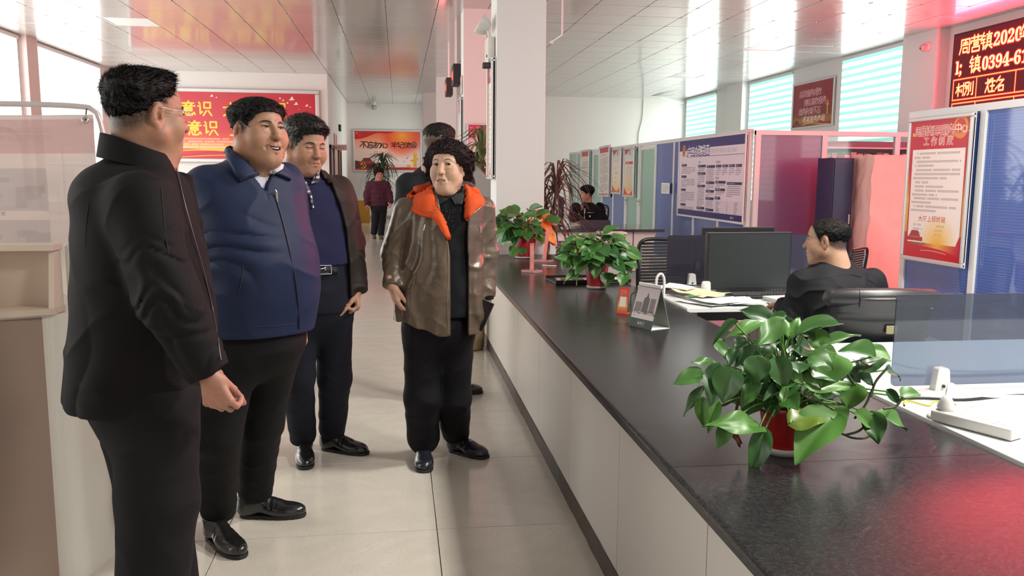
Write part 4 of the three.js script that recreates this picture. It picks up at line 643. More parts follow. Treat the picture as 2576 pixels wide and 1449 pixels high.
// ------------------------------------------------------------------ things on the counter
{
  const Y = 0.69;
  // desk calendar
  const t = thing('desk_calendar', 'standing desk calendar with a grey tower picture and green base', 'calendar', V(1.268, Y, -4.085), -1.15);
  const pic = canvasTex(512, 620, (g, w, h) => {
    vgrad(g, [[0, '#bdb0b2'], [0.6, '#c9bcba'], [1, '#b8a8a6']], 0, 0, w, h); g.fillStyle = '#4c4547'; g.beginPath(); g.moveTo(190, 480); g.lineTo(200, 220); g.lineTo(240, 190); g.lineTo(270, 90); g.lineTo(296, 190); g.lineTo(330, 220); g.lineTo(330, 480); g.fill();
    g.fillStyle = '#7d6f6e'; g.fillRect(350, 200, 120, 280); g.fillRect(30, 300, 150, 180); g.fillStyle = '#5d5354'; for (let y = 230; y < 470; y += 24) for (let x = 206; x < 330; x += 18) g.fillRect(x, y, 9, 14); for (let y = 220; y < 470; y += 26) for (let x = 360; x < 460; x += 20) g.fillRect(x, y, 10, 15);
    g.fillStyle = '#463f42'; for (let k = 0; k < 60; k++) g.fillRect(R1() * w, 440 + R1() * 80, 8 + R1() * 22, 6 + R1() * 16); g.fillStyle = '#d8cfcd'; g.fillRect(0, 530, w, 90); fineLines(g, 40, 552, 120, 2, 18, 12, '#8a8082', R1, false);
  });
  const hgt = 0.205, hw = 0.085, sp = 0.062, ang = Math.atan2(sp, hgt);
  const leafF = bx(-hw, 0, -0.0012, hw, Math.hypot(hgt, sp), 0.0012); leafF.rotateX(-ang); leafF.translate(0, 0, sp); const green = std('#3f4a44', 0.6); obj('front_board', leafF, green, t);
  const leafB = bx(-hw, 0, -0.0012, hw, Math.hypot(hgt, sp), 0.0012); leafB.rotateX(ang); leafB.translate(0, 0, -sp); obj('back_board', leafB, std('#8b8f88', 0.6), t);
  obj('base_board', bx(-hw, 0, -sp, hw, 0.0024, sp), M.paper, t);
  const q = new THREE.PlaneGeometry(hw * 2, 0.165); q.translate(0, 0.1285, 0.003); q.rotateX(-ang); q.translate(0, 0, sp); obj('picture', q, printMat(pic, 0.5), t);
  const lq = new THREE.PlaneGeometry(0.06, 0.022); lq.translate(0, 0.024, 0.0022); lq.rotateX(-ang); lq.translate(0, 0, sp); obj('base_print', lq, printMat(canvasTex(128, 46, (g) => { g.fillStyle = '#3f4a44'; g.fillRect(0, 0, 128, 46); g.fillStyle = '#b9c0b8'; g.beginPath(); g.moveTo(10, 34); g.lineTo(24, 10); g.lineTo(38, 34); g.fill(); fineLines(g, 46, 14, 76, 1, 10, 20, '#a9b0a8', R1, false); })), t);
  const pages = bx(-hw, 0, -0.006, hw, 0.018, 0.006, 0.003); pages.translate(0, hgt, 0); obj('page_edge', pages, M.whitePlastic, t);
  // coloured card stand (its code square left out)
  const c = thing('card_stand', 'small red and yellow card stand beside the calendar', 'card', V(1.235, Y, -4.5), -0.75); const cg = bx(-0.032, 0, -0.0015, 0.032, 0.15, 0.0015); cg.rotateX(-0.2); obj('card', cg, std('#c43a30', 0.5), c);
  const cq = new THREE.PlaneGeometry(0.06, 0.145); cq.translate(0, 0.075, 0.0022); cq.rotateX(-0.2); obj('print', cq, printMat(canvasTex(128, 310, (g, w, h) => { vgrad(g, [[0, '#c63a30'], [0.4, '#cf5a3a'], [0.7, '#d9b04a'], [1, '#c43c34']], 0, 0, w, h); g.fillStyle = '#e9dfd2'; g.fillRect(22, 110, 84, 120); fineLines(g, 20, 30, 90, 3, 22, 16, '#e0a07a', R1, false); })), c); obj('foot', bx(-0.03, 0, -0.05, 0.03, 0.003, 0.01), std('#c43a30', 0.5), c);
  // black tray with papers under the middle plant
  const tr = thing('document_tray', 'black document tray with papers beside the middle plant', 'tray', V(1.33, Y, -5.95), 0.06);
  obj('tray', [bx(-0.24, 0, -0.16, 0.32, 0.012, 0.16, 0.004), bx(-0.24, 0.012, -0.16, 0.32, 0.03, -0.15), bx(-0.24, 0.012, 0.15, 0.32, 0.03, 0.16), bx(0.31, 0.012, -0.15, 0.32, 0.03, 0.15)], M.blackPlastic, tr);
  sheet('paper_sheet', 'printed page lying in the black tray on the counter', 'paper', V(1.28, Y + 0.013, -5.93), 1.5, 0.2, 0.29, printMat(canvasTex(200, 280, (g, w, h) => { g.fillStyle = '#cfc9c2'; g.fillRect(0, 0, w, h); g.fillStyle = '#7a4a40'; g.fillRect(20, 30, 160, 60); g.fillStyle = '#4a4a48'; g.fillRect(20, 110, 160, 90); })), 0.01);
  sheet('paper_sheet', 'white page at the right end of the black tray', 'paper', V(1.54, Y + 0.014, -5.96), 0.2, 0.16, 0.24, M.paper, 0.012);
  // magazines
  const cols = ['#a94a50', '#c9b8b8', '#b83a3a', '#d8cfca', '#8a5a90', '#d9b4ac', '#b04040', '#e0d8d2', '#5b4a9a']; for (let k = 0; k < 9; k++) { const m = thing('magazine', ['bottom one', 'second from the bottom', 'third from the bottom', 'fourth from the bottom', 'fifth of nine', 'fourth from the top', 'third from the top', 'second from the top', 'purple covered top one'].map((s) => 'magazine in the pile on the counter behind the plants, ' + s)[k], 'magazine', V(1.66 + 0.012 * noise3(k * 2, 1, 1), Y + 0.03 + k * 0.0135, -7.75 + 0.02 * noise3(k, 3, 1)), 0.1 * noise3(k * 3, 2, 4)); obj('pages', bx(-0.16, 0.0015, -0.11, 0.157, 0.0115, 0.11), M.paper, m); obj('cover', [bx(-0.162, 0.0115, -0.112, 0.16, 0.013, 0.112), bx(-0.162, 0, -0.112, 0.16, 0.0015, 0.112), bx(-0.163, 0, -0.112, -0.16, 0.013, 0.112)], std(cols[k], 0.4), m); }
  const bs = thing('black_box', 'flat black box under the pile of magazines', 'box', V(1.66, Y, -7.75)); obj('body', bx(-0.17, 0, -0.12, 0.17, 0.03, 0.12, 0.006), M.blackPlastic, bs); obj('display', bx(-0.15, 0.006, 0.12, -0.06, 0.024, 0.122), std('#8fb6b4', 0.3), bs);
  // clear sign holders
  for (const [px, py0, py1, z, label, tilt] of [[1338, 676, 612, -6.55, 'nearer clear acrylic sign holder on the counter', 0], [1368, 652, 572, -7.35, 'farther pink tinted acrylic sign holder on the counter', 0.25]]) {
    const a = at(px, py0, z), b = at(px, py1, z), s = thing('sign_holder', label, 'sign holder', V(a.x, Y, z), 0.9), hh = b.y - Y;
    obj('stem', bx(-0.032, 0.012, -0.003, 0.032, hh, 0.003, 0.002).rotateZ(-tilt), G.acrylic, s); obj('insert', bx(-0.026, 0.03, -0.001, 0.026, hh - 0.02, 0.001).rotateZ(-tilt), std('#cbbba0', 0.6), s); obj('base', bx(-0.045, 0, -0.075, 0.045, 0.022, 0.075, 0.005), G.acrylic, s);
  }
  const pn = thing('pen', 'thin white pen lying near the sign holders', 'pen', V(1.28, Y + 0.005, -7.0), 1.1); obj('barrel', rod(V(0, 0, -0.07), V(0, 0, 0.06), 0.0045), M.whitePlastic, pn); obj('tip', rod(V(0, 0, 0.06), V(0, 0, 0.073), 0.004, 0.001), M.dark, pn);
  // gold waste bin and pale kiosk arm by the nearest pillar
  const b = thing('waste_bin', 'gold metal waste bin against the counter front', 'waste bin', V(0.555, 0, -6.95)); obj('body', lathe([[0, 0.004], [0.145, 0.004], [0.155, 0.02], [0.165, 0.4], [0.168, 0.41], [0.16, 0.41], [0.15, 0.03], [0, 0.03]], 40), std(lin(0.62, 0.47, 0.27), 0.42, { metalness: 0.55 }), b); obj('rim', new THREE.TorusGeometry(0.166, 0.006, 8, 40).rotateX(Math.PI / 2).translate(0, 0.41, 0), M.chrome, b);
  const k = thing('self_service_kiosk', 'pale kiosk with a slanted grey top beside the nearest pillar', 'kiosk', V(0.88, 0, -9.3), -0.3); obj('body', bx(-0.14, 0, -0.2, 0.14, 1.2, 0.2, 0.02), M.whitePaint, k); const kt = bx(-0.22, 0, -0.022, 0.22, 0.46, 0.022, 0.012); kt.rotateZ(-0.75); kt.translate(-0.2, 1.14, 0.2); obj('top', kt, M.greyPlastic, k); obj('screen_edge', bx(-0.145, 0.9, 0.2, 0.1, 1.16, 0.21), M.dark, k);
}
// ------------------------------------------------------------------ fittings on the pillars
{
  const t = thing('emergency_light', 'white twin head emergency lamp high on the nearest pillar', 'lamp', V(0.935, 2.72, -8.34), -Math.PI / 2);
  obj('box', bx(-0.14, -0.2, 0, 0.14, 0.06, 0.07, 0.012), std(lin(0.7, 0.68, 0.64), 0.4), t); obj('indicator', new THREE.CylinderGeometry(0.014, 0.014, 0.01, 14).rotateX(Math.PI / 2).translate(0.09, -0.12, 0.072), M.dark, t);
  for (const s of [-1, 1]) { const h = lathe([[0, -0.06], [0.035, -0.05], [0.07, 0.0], [0.082, 0.05], [0.075, 0.06], [0, 0.065]], 24); h.rotateX(1.0); h.translate(s * 0.1, 0.17, 0.09); obj('lamp_head', [h, rod(V(s * 0.1, 0.05, 0.04), V(s * 0.1, 0.12, 0.07), 0.01)], std(lin(0.66, 0.66, 0.64), 0.25), t); }
  tag(obj('lamp_cable', tube([V(0.93, 2.52, -8.3), V(0.925, 2.46, -8.3), V(0.93, 2.38, -8.28), V(0.925, 2.3, -8.3)], 0.006, 20), M.whitePlastic), 'thin white cable below the emergency lamp', 'cable');
  const q = at(1232, 168, -8.3), c = thing('security_camera', 'small black camera on a bracket on the nearest pillar', 'camera', V(0.935, q.y, -8.2), -Math.PI / 2); obj('bracket', [rod(V(0, -0.07, 0), V(0, -0.02, 0.05), 0.008), new THREE.CylinderGeometry(0.025, 0.025, 0.01, 16).rotateX(Math.PI / 2).translate(0, -0.07, 0.005)], M.whitePlastic, c); obj('body', bx(-0.035, -0.03, 0.02, 0.035, 0.025, 0.12, 0.01), M.blackPlastic, c);
  const d = thing('dome_camera', 'white dome camera on the pilaster beside the red screen', 'camera', V(8.42, 3.55, -12.72), -Math.PI / 2); obj('mount', new THREE.CylinderGeometry(0.07, 0.08, 0.06, 24).rotateX(Math.PI / 2).translate(0, 0, 0.03), M.whitePlastic, d); obj('dome', new THREE.SphereGeometry(0.062, 20, 14).translate(0, -0.02, 0.08), std(lin(0.5, 0.45, 0.45), 0.2), d); obj('lens', new THREE.SphereGeometry(0.022, 12, 10).translate(0, -0.03, 0.125), M.dark, d);
  const e = thing('dome_camera', 'small camera hanging under the ceiling at the corridor end', 'camera', at(941, 262, -28.2).setY(3.66)); obj('mount', new THREE.CylinderGeometry(0.06, 0.06, 0.26, 20).translate(0, 0.17, 0), M.whitePlastic, e); obj('dome', new THREE.SphereGeometry(0.09, 18, 12), std(lin(0.4, 0.38, 0.36), 0.3), e);
  const f = thing('ceiling_camera', 'slim white camera on an arm under the ceiling right of the nearest pillar', 'camera', at(1388, 106, -10.2)); obj('head', new THREE.SphereGeometry(0.022, 14, 10), M.whitePaint, f); const up = at(1414, 88, -9.6).sub(f.position); obj('arm', rod(V(0, 0, 0), up, 0.01), M.whitePaint, f); obj('stem', rod(up, V(up.x, CEIL - f.position.y, up.z), 0.01), M.whitePaint, f);
  tag(obj('wall_cable', tube([V(7.3, 3.78, -24.78), V(7.28, 3.2, -24.78), V(7.18, 2.7, -24.78), V(7.22, 2.1, -24.78)], 0.01, 20), M.greyPlastic), 'thin grey cable hanging down the rear wall', 'cable');
}
// ------------------------------------------------------------------ left side: display stand, second stand, writing cabinet
{
  const tex = canvasTex(700, 640, (g, w, h) => { g.fillStyle = '#ebe3e0'; g.fillRect(0, 0, w, h); g.fillStyle = '#e2cccb'; g.fillRect(0, 14, w, 110); for (const [x, y] of [[330, 250], [530, 250], [330, 420], [530, 420], [130, 250], [130, 420]]) { g.fillStyle = '#dad3d2'; g.fillRect(x - 88, y - 78, 160, 140); g.fillStyle = '#cec7c6'; for (let k = 0; k < 9; k++) g.fillRect(x - 80 + R1() * 120, y - 60 + R1() * 90, 20 + R1() * 30, 10 + R1() * 24); fineLines(g, x - 60, y + 66, 110, 1, 10, 12, '#b8b0b0', R1, false); } fineLines(g, 60, 40, 560, 3, 24, 18, '#d9c6c4', R1, false); for (const x of [200, 420, 560]) fineLines(g, x, 590, 90, 1, 10, 16, '#b4adad', R1, false); });
  const z = -3.9, tr = at(233, 288, z), br = at(238, 612, z), fr = at(246, 292, z), tt = at(150, 266, z), x0 = -2.75, t = thing('display_stand', 'metal tube stand holding a pale fabric information banner', 'display stand');
  const y1 = tt.y; obj('tube_frame', [tube([V(fr.x + 0.05, 0.02, z - 0.03), V(fr.x + 0.015, 1.2, z - 0.03), V(fr.x, fr.y - 0.03, z - 0.03), V(fr.x - 0.025, y1 - 0.012, z - 0.03), V(fr.x - 0.08, y1, z - 0.03), V(-2.0, y1 + 0.005, z - 0.03), V(x0 + 0.06, y1, z - 0.03), V(x0, y1 - 0.06, z - 0.03), V(x0, 0.02, z - 0.03)], 0.012, 120, 10), rod(V(fr.x + 0.05, 0.02, z - 0.3), V(fr.x + 0.05, 0.02, z + 0.25), 0.014), rod(V(x0, 0.02, z - 0.3), V(x0, 0.02, z + 0.25), 0.014), rod(V(x0, 0.75, z - 0.03), V(fr.x + 0.03, 0.75, z - 0.03), 0.01)], M.alu, t);
  const w = tr.x - x0, h = tr.y - 0.85, g = new THREE.BoxGeometry(w, h, 0.004, 40, 30, 1), p = g.attributes.position; for (let i = 0; i < p.count; i++) { const u = p.getX(i) / w, v = p.getY(i) / h; p.setZ(i, p.getZ(i) + 0.012 * Math.sin(u * 9) * (0.6 - v) + 0.006 * noise3(u * 4, v * 5, 1)); p.setY(i, p.getY(i) - 0.012 * (1 - 4 * u * u) * sstep(v, 0, 0.5)); } g.computeVertexNormals(); g.translate(x0 + w / 2, tr.y - h / 2, z);
  const b = obj('banner', g, printMat(tex, 0.7, { transmission: 0.5, thickness: 0 }), t); for (const x of [tr.x - 0.03, -2.0, x0 + 0.05]) obj('grommet', new THREE.TorusGeometry(0.012, 0.004, 8, 18).translate(x, tr.y - 0.025, z + 0.006), M.chrome, b);
  for (const x of [tr.x - 0.03, -2.0, x0 + 0.05]) obj('tie', tube([V(x, tr.y - 0.025, z), V(x, (tr.y + y1) / 2, z - 0.016), V(x, y1, z - 0.03)], 0.003, 8, 5), M.dark, t);
  const s = thing('display_stand', 'empty metal tube stand behind the banner, only its bent corner showing', 'display stand'), q = at(34, 326, -5.0); obj('tube_frame', [tube([V(q.x + 0.05, 0.02, -5), V(q.x + 0.04, q.y - 0.12, -5), V(q.x + 0.02, q.y - 0.03, -5), V(q.x - 0.03, q.y, -5), V(q.x - 0.5, q.y + 0.01, -5), V(q.x - 0.95, q.y, -5), V(q.x - 1, q.y - 0.06, -5), V(q.x - 1, 0.02, -5)], 0.012, 80, 8), rod(V(q.x + 0.05, 0.02, -5.25), V(q.x + 0.05, 0.02, -4.75), 0.014), rod(V(q.x - 1, 0.02, -5.25), V(q.x - 1, 0.02, -4.75), 0.014)], M.alu, s);
  const r = thing('metal_rack', 'low chrome wire rack seen behind the banner stand', 'rack', V(-1.9, 0, -5.6)); for (const [x, zz] of [[-0.25, -0.2], [0.25, -0.2], [-0.25, 0.2], [0.25, 0.2]]) obj('post', rod(V(x, 0, zz), V(x, 1.62, zz), 0.01), M.chrome, r); for (let k = 0; k < 5; k++) obj('wire_shelf', [...[-0.2, -0.1, 0, 0.1, 0.2].map((zz) => rod(V(-0.25, 0.3 + k * 0.3, zz), V(0.25, 0.3 + k * 0.3, zz), 0.004, 0.004, 6)), ...[-0.25, 0.25].map((x) => rod(V(x, 0.3 + k * 0.3, -0.2), V(x, 0.3 + k * 0.3, 0.2), 0.005, 0.005, 6))], M.chrome, r);
}
{
  // cabinet with an open compartment, its cream body curving round to the aisle
  const t = thing('writing_cabinet', 'pale form writing cabinet with an open compartment at the left edge', 'cabinet'), cream = std(lin(0.60, 0.50, 0.40), 0.5, { bumpMap: T.grain, bumpScale: 0.0003 }), white = std(lin(0.66, 0.65, 0.6), 0.35, { clearcoat: 0.3, clearcoatRoughness: 0.2 });
  const zb = -3.05, top = at(148, 612, zb).y, R = at(141, 640, zb).x, L = R - 0.62, sh = at(148, 772, zb + 0.02).y, off = 0.3;
  obj('back', bx(L, sh - 0.02, zb - 0.04, R, top - 0.02, zb - 0.02), cream, t);
  obj('top_board', bx(L, top - 0.024, zb - 0.04, R + 0.008, top, zb + 0.04, 0.003), std(lin(0.66, 0.58, 0.49), 0.45), t);
  const sideG = new THREE.Shape(); sideG.moveTo(0, sh); sideG.lineTo(0, top - 0.026); sideG.lineTo(0.045, top - 0.026); sideG.lineTo(0.075, sh); const sg = new THREE.ExtrudeGeometry(sideG, { depth: 0.018, bevelEnabled: false }); sg.rotateY(-Math.PI / 2); sg.translate(R + 0.004, 0, zb - 0.02); obj('side', sg, std(lin(0.68, 0.58, 0.49), 0.45), t);
  obj('divider', bx(L + 0.2, sh, zb - 0.03, L + 0.22, top - 0.024, zb + 0.1), cream, t);
  const shelf = new THREE.Shape(); shelf.moveTo(R + 0.008, -zb + 0.03); shelf.lineTo(R + 0.008, -zb - 0.055); shelf.lineTo(L, -zb - 0.055 - off); shelf.lineTo(L, -zb + 0.03);
  const shg = new THREE.ExtrudeGeometry(shelf, { depth: 0.02, bevelEnabled: false }); shg.rotateX(-Math.PI / 2); shg.translate(0, sh - 0.02, 0); obj('shelf', shg, cream, t);
  // plan of the body: slanting front, rounded corner, long side toward the wall
  const f = zb + 0.05, pl = [[L, f + off]]; for (let k = 0; k <= 10; k++) { const a = k / 10 * 1.25; pl.push([R - 0.02 + 0.09 * Math.sin(a) - 0.02, f - 0.02 + 0.1 * Math.cos(a) - 0.08]); } pl.push([R + 0.1, zb - 0.3], [R + 0.1, zb - 0.42], [L, zb - 0.42]);
  const body = new THREE.Shape(); pl.forEach(([x, z], i) => (i ? body.lineTo(x, -z) : body.moveTo(x, -z)));
  const bg = new THREE.ExtrudeGeometry(body, { depth: sh - 0.022, bevelEnabled: false }); bg.rotateX(-Math.PI / 2); obj('body', bg, white, t);
  const fl0 = V(R - 0.035, 0, f - 0.012).sub(V(L, 0, f + off)), fp = new THREE.BoxGeometry(fl0.length(), sh - 0.03, 0.006); fp.rotateY(-Math.atan2(fl0.z, fl0.x)); fp.translate(L + fl0.x / 2 + 0.002, (sh - 0.03) / 2, f + off + fl0.z / 2 + 0.005); obj('front_panel', fp, std(lin(0.29, 0.215, 0.175), 0.5), t);  // brown colour holds the shade that falls on this cabinet front
  const wing = bx(R + 0.01, sh - 0.03, zb - 0.42, R + 0.1, top - 0.004, zb - 0.04, 0.01); obj('upper_wing', wing, white, t);
}
// ------------------------------------------------------------------ plants
const leafMats = [['#40702f', 0.3], ['#34632c', 0.28], ['#4a7a38', 0.32], ['#2b5629', 0.3], ['#578a3d', 0.34]].map(([c, r]) => std(c, r + 0.1, { clearcoat: 0.12, clearcoatRoughness: 0.3, side: THREE.DoubleSide }));
const leafYellow = [['#c9c33f', 0.4], ['#d8a83e', 0.45], ['#d9823a', 0.45]].map(([c, r]) => std(c, r, { side: THREE.DoubleSide }));
const stemMat = std('#5f8f43', 0.45), drySt = std('#54402c', 0.7);
function heartLeaf(fold, curl, wave, seed) {   // base at the origin, tip at +y, upper face +z, unit length and width; 4 mm of body in the middle
  const n = 9, m = 16, P = [], UV = [], I = [];
  const half = (t) => 0.5 * Math.pow(Math.sin(Math.PI * Math.pow(clamp(t, 0, 1), 0.62)), 0.8) * (1 - 0.35 * Math.pow(t, 3));
  for (let j = 0; j <= m; j++) for (let i = 0; i <= n; i++) {
    const t = j / m, u = i / n * 2 - 1, w = half(t), x = u * w, back = 0.14 * Math.abs(u) * Math.pow(1 - t, 4), y = t - back;
    const z = -fold * Math.abs(x) * -1 - curl * t * t + wave * Math.sin(t * 9 + seed + u * 2) * Math.abs(u) * 0.06 - 0.06 * u * u * w - 0.012 * Math.exp(-u * u * 90);
    P.push(x, y, z); UV.push(u * 0.5 + 0.5, t);
  }
  for (let j = 0; j < m; j++) for (let i = 0; i < n; i++) { const a = j * (n + 1) + i; I.push(a, a + 1, a + n + 1, a + 1, a + n + 2, a + n + 1); }
  const g = new THREE.BufferGeometry(); g.setAttribute('position', new THREE.BufferAttribute(new Float32Array(P), 3)); g.setAttribute('uv', new THREE.BufferAttribute(new Float32Array(UV), 2)); g.setIndex(I); g.computeVertexNormals(); return g;
}
const hearts = [heartLeaf(0.35, 0.18, 0.6, 0), heartLeaf(0.15, 0.32, 1, 2), heartLeaf(0.55, 0.1, 0.5, 4), heartLeaf(0.25, -0.1, 0.9, 1)];
function setLeaf(t, base, tip, width, mat, k, tilt = 0) {
  const d = tip.clone().sub(base), L = d.length(), y = d.normalize(), eye = V(0, EYE, 0).sub(base).normalize();
  const nrm = eye.multiplyScalar(0.75).add(V(0, 0.75, 0)).add(V(tilt, 0, 0)), x = y.clone().cross(nrm).normalize(), z = x.clone().cross(y).normalize();
  const m = new THREE.Mesh(hearts[k % hearts.length], mat); m.name = 'leaf'; m.castShadow = m.receiveShadow = true;
  m.matrixAutoUpdate = true; m.position.copy(base).sub(t.position); m.quaternion.setFromRotationMatrix(new THREE.Matrix4().makeBasis(x, y, z)); m.scale.set(width, L, L); t.add(m);
}
function pot(t, r0, r1, h, mat, soil = true) {
  obj('pot', lathe([[0, 0.006], [r0 * 0.8, 0.006], [r0, 0.012], [r1 * 0.98, h * 0.9], [r1, h], [r1 * 0.95, h], [r1 * 0.9, h * 0.86], [0, h * 0.85]], 40), mat, t);
  obj('saucer', lathe([[0, 0], [r0 * 1.04, 0], [r0 * 1.12, 0.02], [r0 * 1.08, 0.02], [r0 * 1.0, 0.006], [0, 0.005]], 36), std('#e4e2e0', 0.3), t);
  if (soil) obj('soil', new THREE.CylinderGeometry(r1 * 0.88, r1 * 0.86, 0.01, 24).translate(0, h * 0.87, 0), std('#2a1d14', 0.9), t);
}
const redPot = std('#a81f20', 0.22, { clearcoat: 0.6, clearcoatRoughness: 0.08 }), redClear = std('#c4363c', 0.15, { transmission: 0.35, thickness: 0, clearcoat: 0.5 });
function petiole(base, from) { const m = base.clone().lerp(from, 0.5).add(V(0, 0.03, 0)); return tube([from, m, base], 0.0028, 8, 5); }
// the near plant: leaves placed one by one [base x, y, tip x, y (pixels of a 2.875 times enlargement of the region at 1680, 740), width, depth toward the camera at base and tip]
{
  const z0 = -2.14, c = at(1965, 1135, z0).setY(0.69), t = thing('potted_pothos', 'large glossy pothos in a red pot at the near end of the counter', 'potted plant', V(1.06, 0.69, z0));
  pot(t, 0.05, 0.068, 0.135, redPot);
  const list = [[735, 190, 530, 95, 140, -.1, -.12], [665, 210, 415, 270, 95, -.02, 0], [490, 215, 322, 352, 62, 0, .02], [825, 200, 640, 395, 150, .02, .05], [900, 218, 775, 140, 50, -.06, -.08], [880, 300, 945, 140, 85, .0, -.02], [965, 285, 1285, 190, 105, -.02, -.06], [1110, 375, 1058, 225, 135, -.02, -.06], [1130, 375, 1410, 255, 75, -.02, -.04], [1592, 465, 1398, 315, 105, -.05, -.08], [1480, 450, 1250, 392, 150, -.02, 0], [1540, 468, 1365, 605, 150, -.03, .02], [1205, 455, 1105, 660, 270, .05, .09], [1590, 545, 1728, 590, 82, -.08, -.1], [1700, 742, 1838, 712, 118, -.05, -.06], [322, 490, 165, 502, 70, .0, .0], [245, 590, 38, 630, 142, .02, .02], [245, 680, 98, 858, 66, .03, .05], [250, 768, 262, 968, 105, .04, .06], [370, 530, 305, 820, 160, .05, .08], [460, 560, 388, 785, 200, .08, .1], [650, 465, 632, 655, 168, .08, .1], [785, 475, 852, 692, 150, .07, .1], [355, 340, 430, 485, 92, -.02, 0], [495, 408, 430, 518, 82, .0, .03], [625, 380, 455, 518, 90, .02, .04], [790, 250, 758, 332, 105, .0, .02], [1060, 440, 880, 432, 95, .0, .03], [1120, 395, 1262, 455, 85, .0, .01], [662, 960, 325, 872, 172, .1, .14], [360, 800, 288, 1005, 92, .06, .08], [452, 930, 352, 1135, 108, .09, .11], [692, 1000, 600, 1330, 140, .1, .13], [905, 925, 1188, 818, 185, .1, .1], [1195, 905, 912, 1208, 290, .1, .15], [1000, 640, 1322, 690, 170, .06, .06], [1350, 660, 1290, 832, 190, .03, .05], [1205, 835, 1282, 985, 160, .06, .08], [1365, 868, 1492, 970, 125, .04, .05], [1480, 870, 1522, 1088, 150, .04, .07], [1535, 885, 1788, 975, 118, .02, .0], [640, 645, 520, 798, 115, .06, .09], [818, 680, 690, 762, 85, .07, .1], [852, 680, 828, 802, 55, .1, .12], [888, 560, 992, 652, 85, .06, .08], [1395, 560, 1502, 652, 88, -.02, .0], [1590, 702, 1682, 802, 66, -.02, .0], [1440, 560, 1330, 480, 90, -.05, -.06], [560, 330, 470, 390, 90, -.02, .0], [700, 330, 780, 420, 120, .0, .03], [620, 480, 540, 560, 110, .03, .05], [960, 470, 1040, 560, 120, .02, .05], [900, 380, 960, 460, 90, .0, .03], [1030, 560, 1090, 680, 130, .03, .05], [560, 580, 520, 700, 120, .02, .04], [480, 660, 440, 800, 130, .0, .02], [690, 560, 640, 700, 130, .02, .04], [880, 700, 930, 640, 100, .02, .02], [1300, 560, 1400, 640, 110, -.02, .0], [1000, 250, 1060, 330, 90, -.04, -.02], [840, 150, 700, 205, 70, -.06, -.06]];
  const stems = [], r = rng(2), P = (x, y, dz) => at(1680 + x / 2.875, 740 + y / 2.875, z0 + dz);
  list.forEach(([bxp, byp, tx, ty, w, db, dt], i) => {
    const b = P(bxp, byp, db), e = P(tx, ty, dt), wm = 1.28 * w / 2.875 * -(z0 + (db + dt) / 2) / FOCAL * (b.distanceTo(e) < 0.03 ? 0.8 : 1);
    setLeaf(t, b, e, wm, i === 33 ? std('#6f8a34', 0.35, { clearcoat: 0.2, side: THREE.DoubleSide }) : leafMats[i < 47 ? Math.floor(r() * 5) : 3], i, (r() - 0.5) * 0.7);
    const o = V((r() - 0.5) * 0.06, 0.125, (r() - 0.5) * 0.05); stems.push(petiole(b.clone().sub(t.position), o));
  });
  for (let i = 0; i < 34; i++) { const a = i * 2.4 + r(), rr = 0.05 + 0.09 * r(), b = t.position.clone().add(V(Math.cos(a) * rr, 0.14 + 0.16 * r(), Math.sin(a) * rr * 0.8 - 0.02)), e = b.clone().add(V(Math.cos(a + r() - 0.5) * 0.055, -0.03 + 0.05 * (r() - 0.4), Math.sin(a) * 0.05)); setLeaf(t, b, e, 0.06 + 0.02 * r(), leafMats[[1, 3, 0][i % 3]], i, r() - 0.5); stems.push(petiole(b.clone().sub(t.position), V((r() - 0.5) * 0.06, 0.125, (r() - 0.5) * 0.05))); }
  obj('stems', stems, stemMat, t);
  const vines = []; for (const pts of [[[900, 930], [780, 870], [660, 830], [620, 780], [640, 700]], [[740, 1015], [860, 990], [905, 965]], [[1260, 1010], [1340, 1040], [1440, 1035], [1500, 980], [1490, 860]], [[1280, 1020], [1380, 990], [1440, 940]], [[1330, 530], [1240, 640], [1200, 680]], [[1290, 560], [1340, 640], [1400, 690]], [[1700, 745], [1650, 810], [1560, 830]], [[1480, 690], [1430, 800], [1350, 900]], [[1590, 530], [1500, 640], [1470, 740]]]) vines.push(tube(pts.map(([x, y]) => P(x, y, 0.03).sub(t.position)), 0.0034, 24, 6));
  obj('vines', vines, std('#4a5234', 0.6), t);
  const dry = tube([[560, 640], [500, 740], [430, 790], [370, 810]].map(([x, y]) => P(x, y, 0.02).sub(t.position)), 0.004, 18, 6), dry2 = tube([[520, 700], [490, 900], [500, 1010], [530, 1080]].map(([x, y]) => P(x, y, 0.03).sub(t.position)), 0.004, 18, 6); obj('dry_stems', [dry, dry2], drySt, t);
  setLeaf(t, P(470, 1010, .05), P(545, 1110, .06), 0.016, std('#7a4228', 0.8, { side: THREE.DoubleSide }), 1);
}
function bush(t, seed, n, rx, ry, rz, cy, size, mats, drop) {
  const r = rng(seed), stems = [], o = t.position;
  for (let i = 0; i < n; i++) {
    const a = i * 2.39996 + r() * 0.5, v = (i + 0.5) / n, el = lerp(-0.55, 1, v), k = Math.sqrt(Math.max(0, 1 - el * el * 0.8)) * (0.65 + 0.4 * r());
    const b = V(o.x + Math.cos(a) * rx * k, o.y + cy + el * ry * (0.8 + 0.3 * r()), o.z + Math.sin(a) * rz * k), s = size * (0.7 + 0.6 * r());
    const dir = V(Math.cos(a + (r() - 0.5)) * 0.9, lerp(-drop, 0.25, v) + (r() - 0.5) * 0.5, Math.sin(a + (r() - 0.5)) * 0.9).normalize();
    if (b.y + dir.y * s < o.y + 0.02) dir.y = Math.max(dir.y, (o.y + 0.02 - b.y) / s);
    setLeaf(t, b, b.clone().addScaledVector(dir, s), s * (0.7 + 0.2 * r()), mats(r, i, b), i, (r() - 0.5));
    stems.push(petiole(b.clone().sub(o), V((r() - 0.5) * 0.05, cy * 0.55, (r() - 0.5) * 0.05)));
  }
  obj('stems', stems, stemMat, t);
}
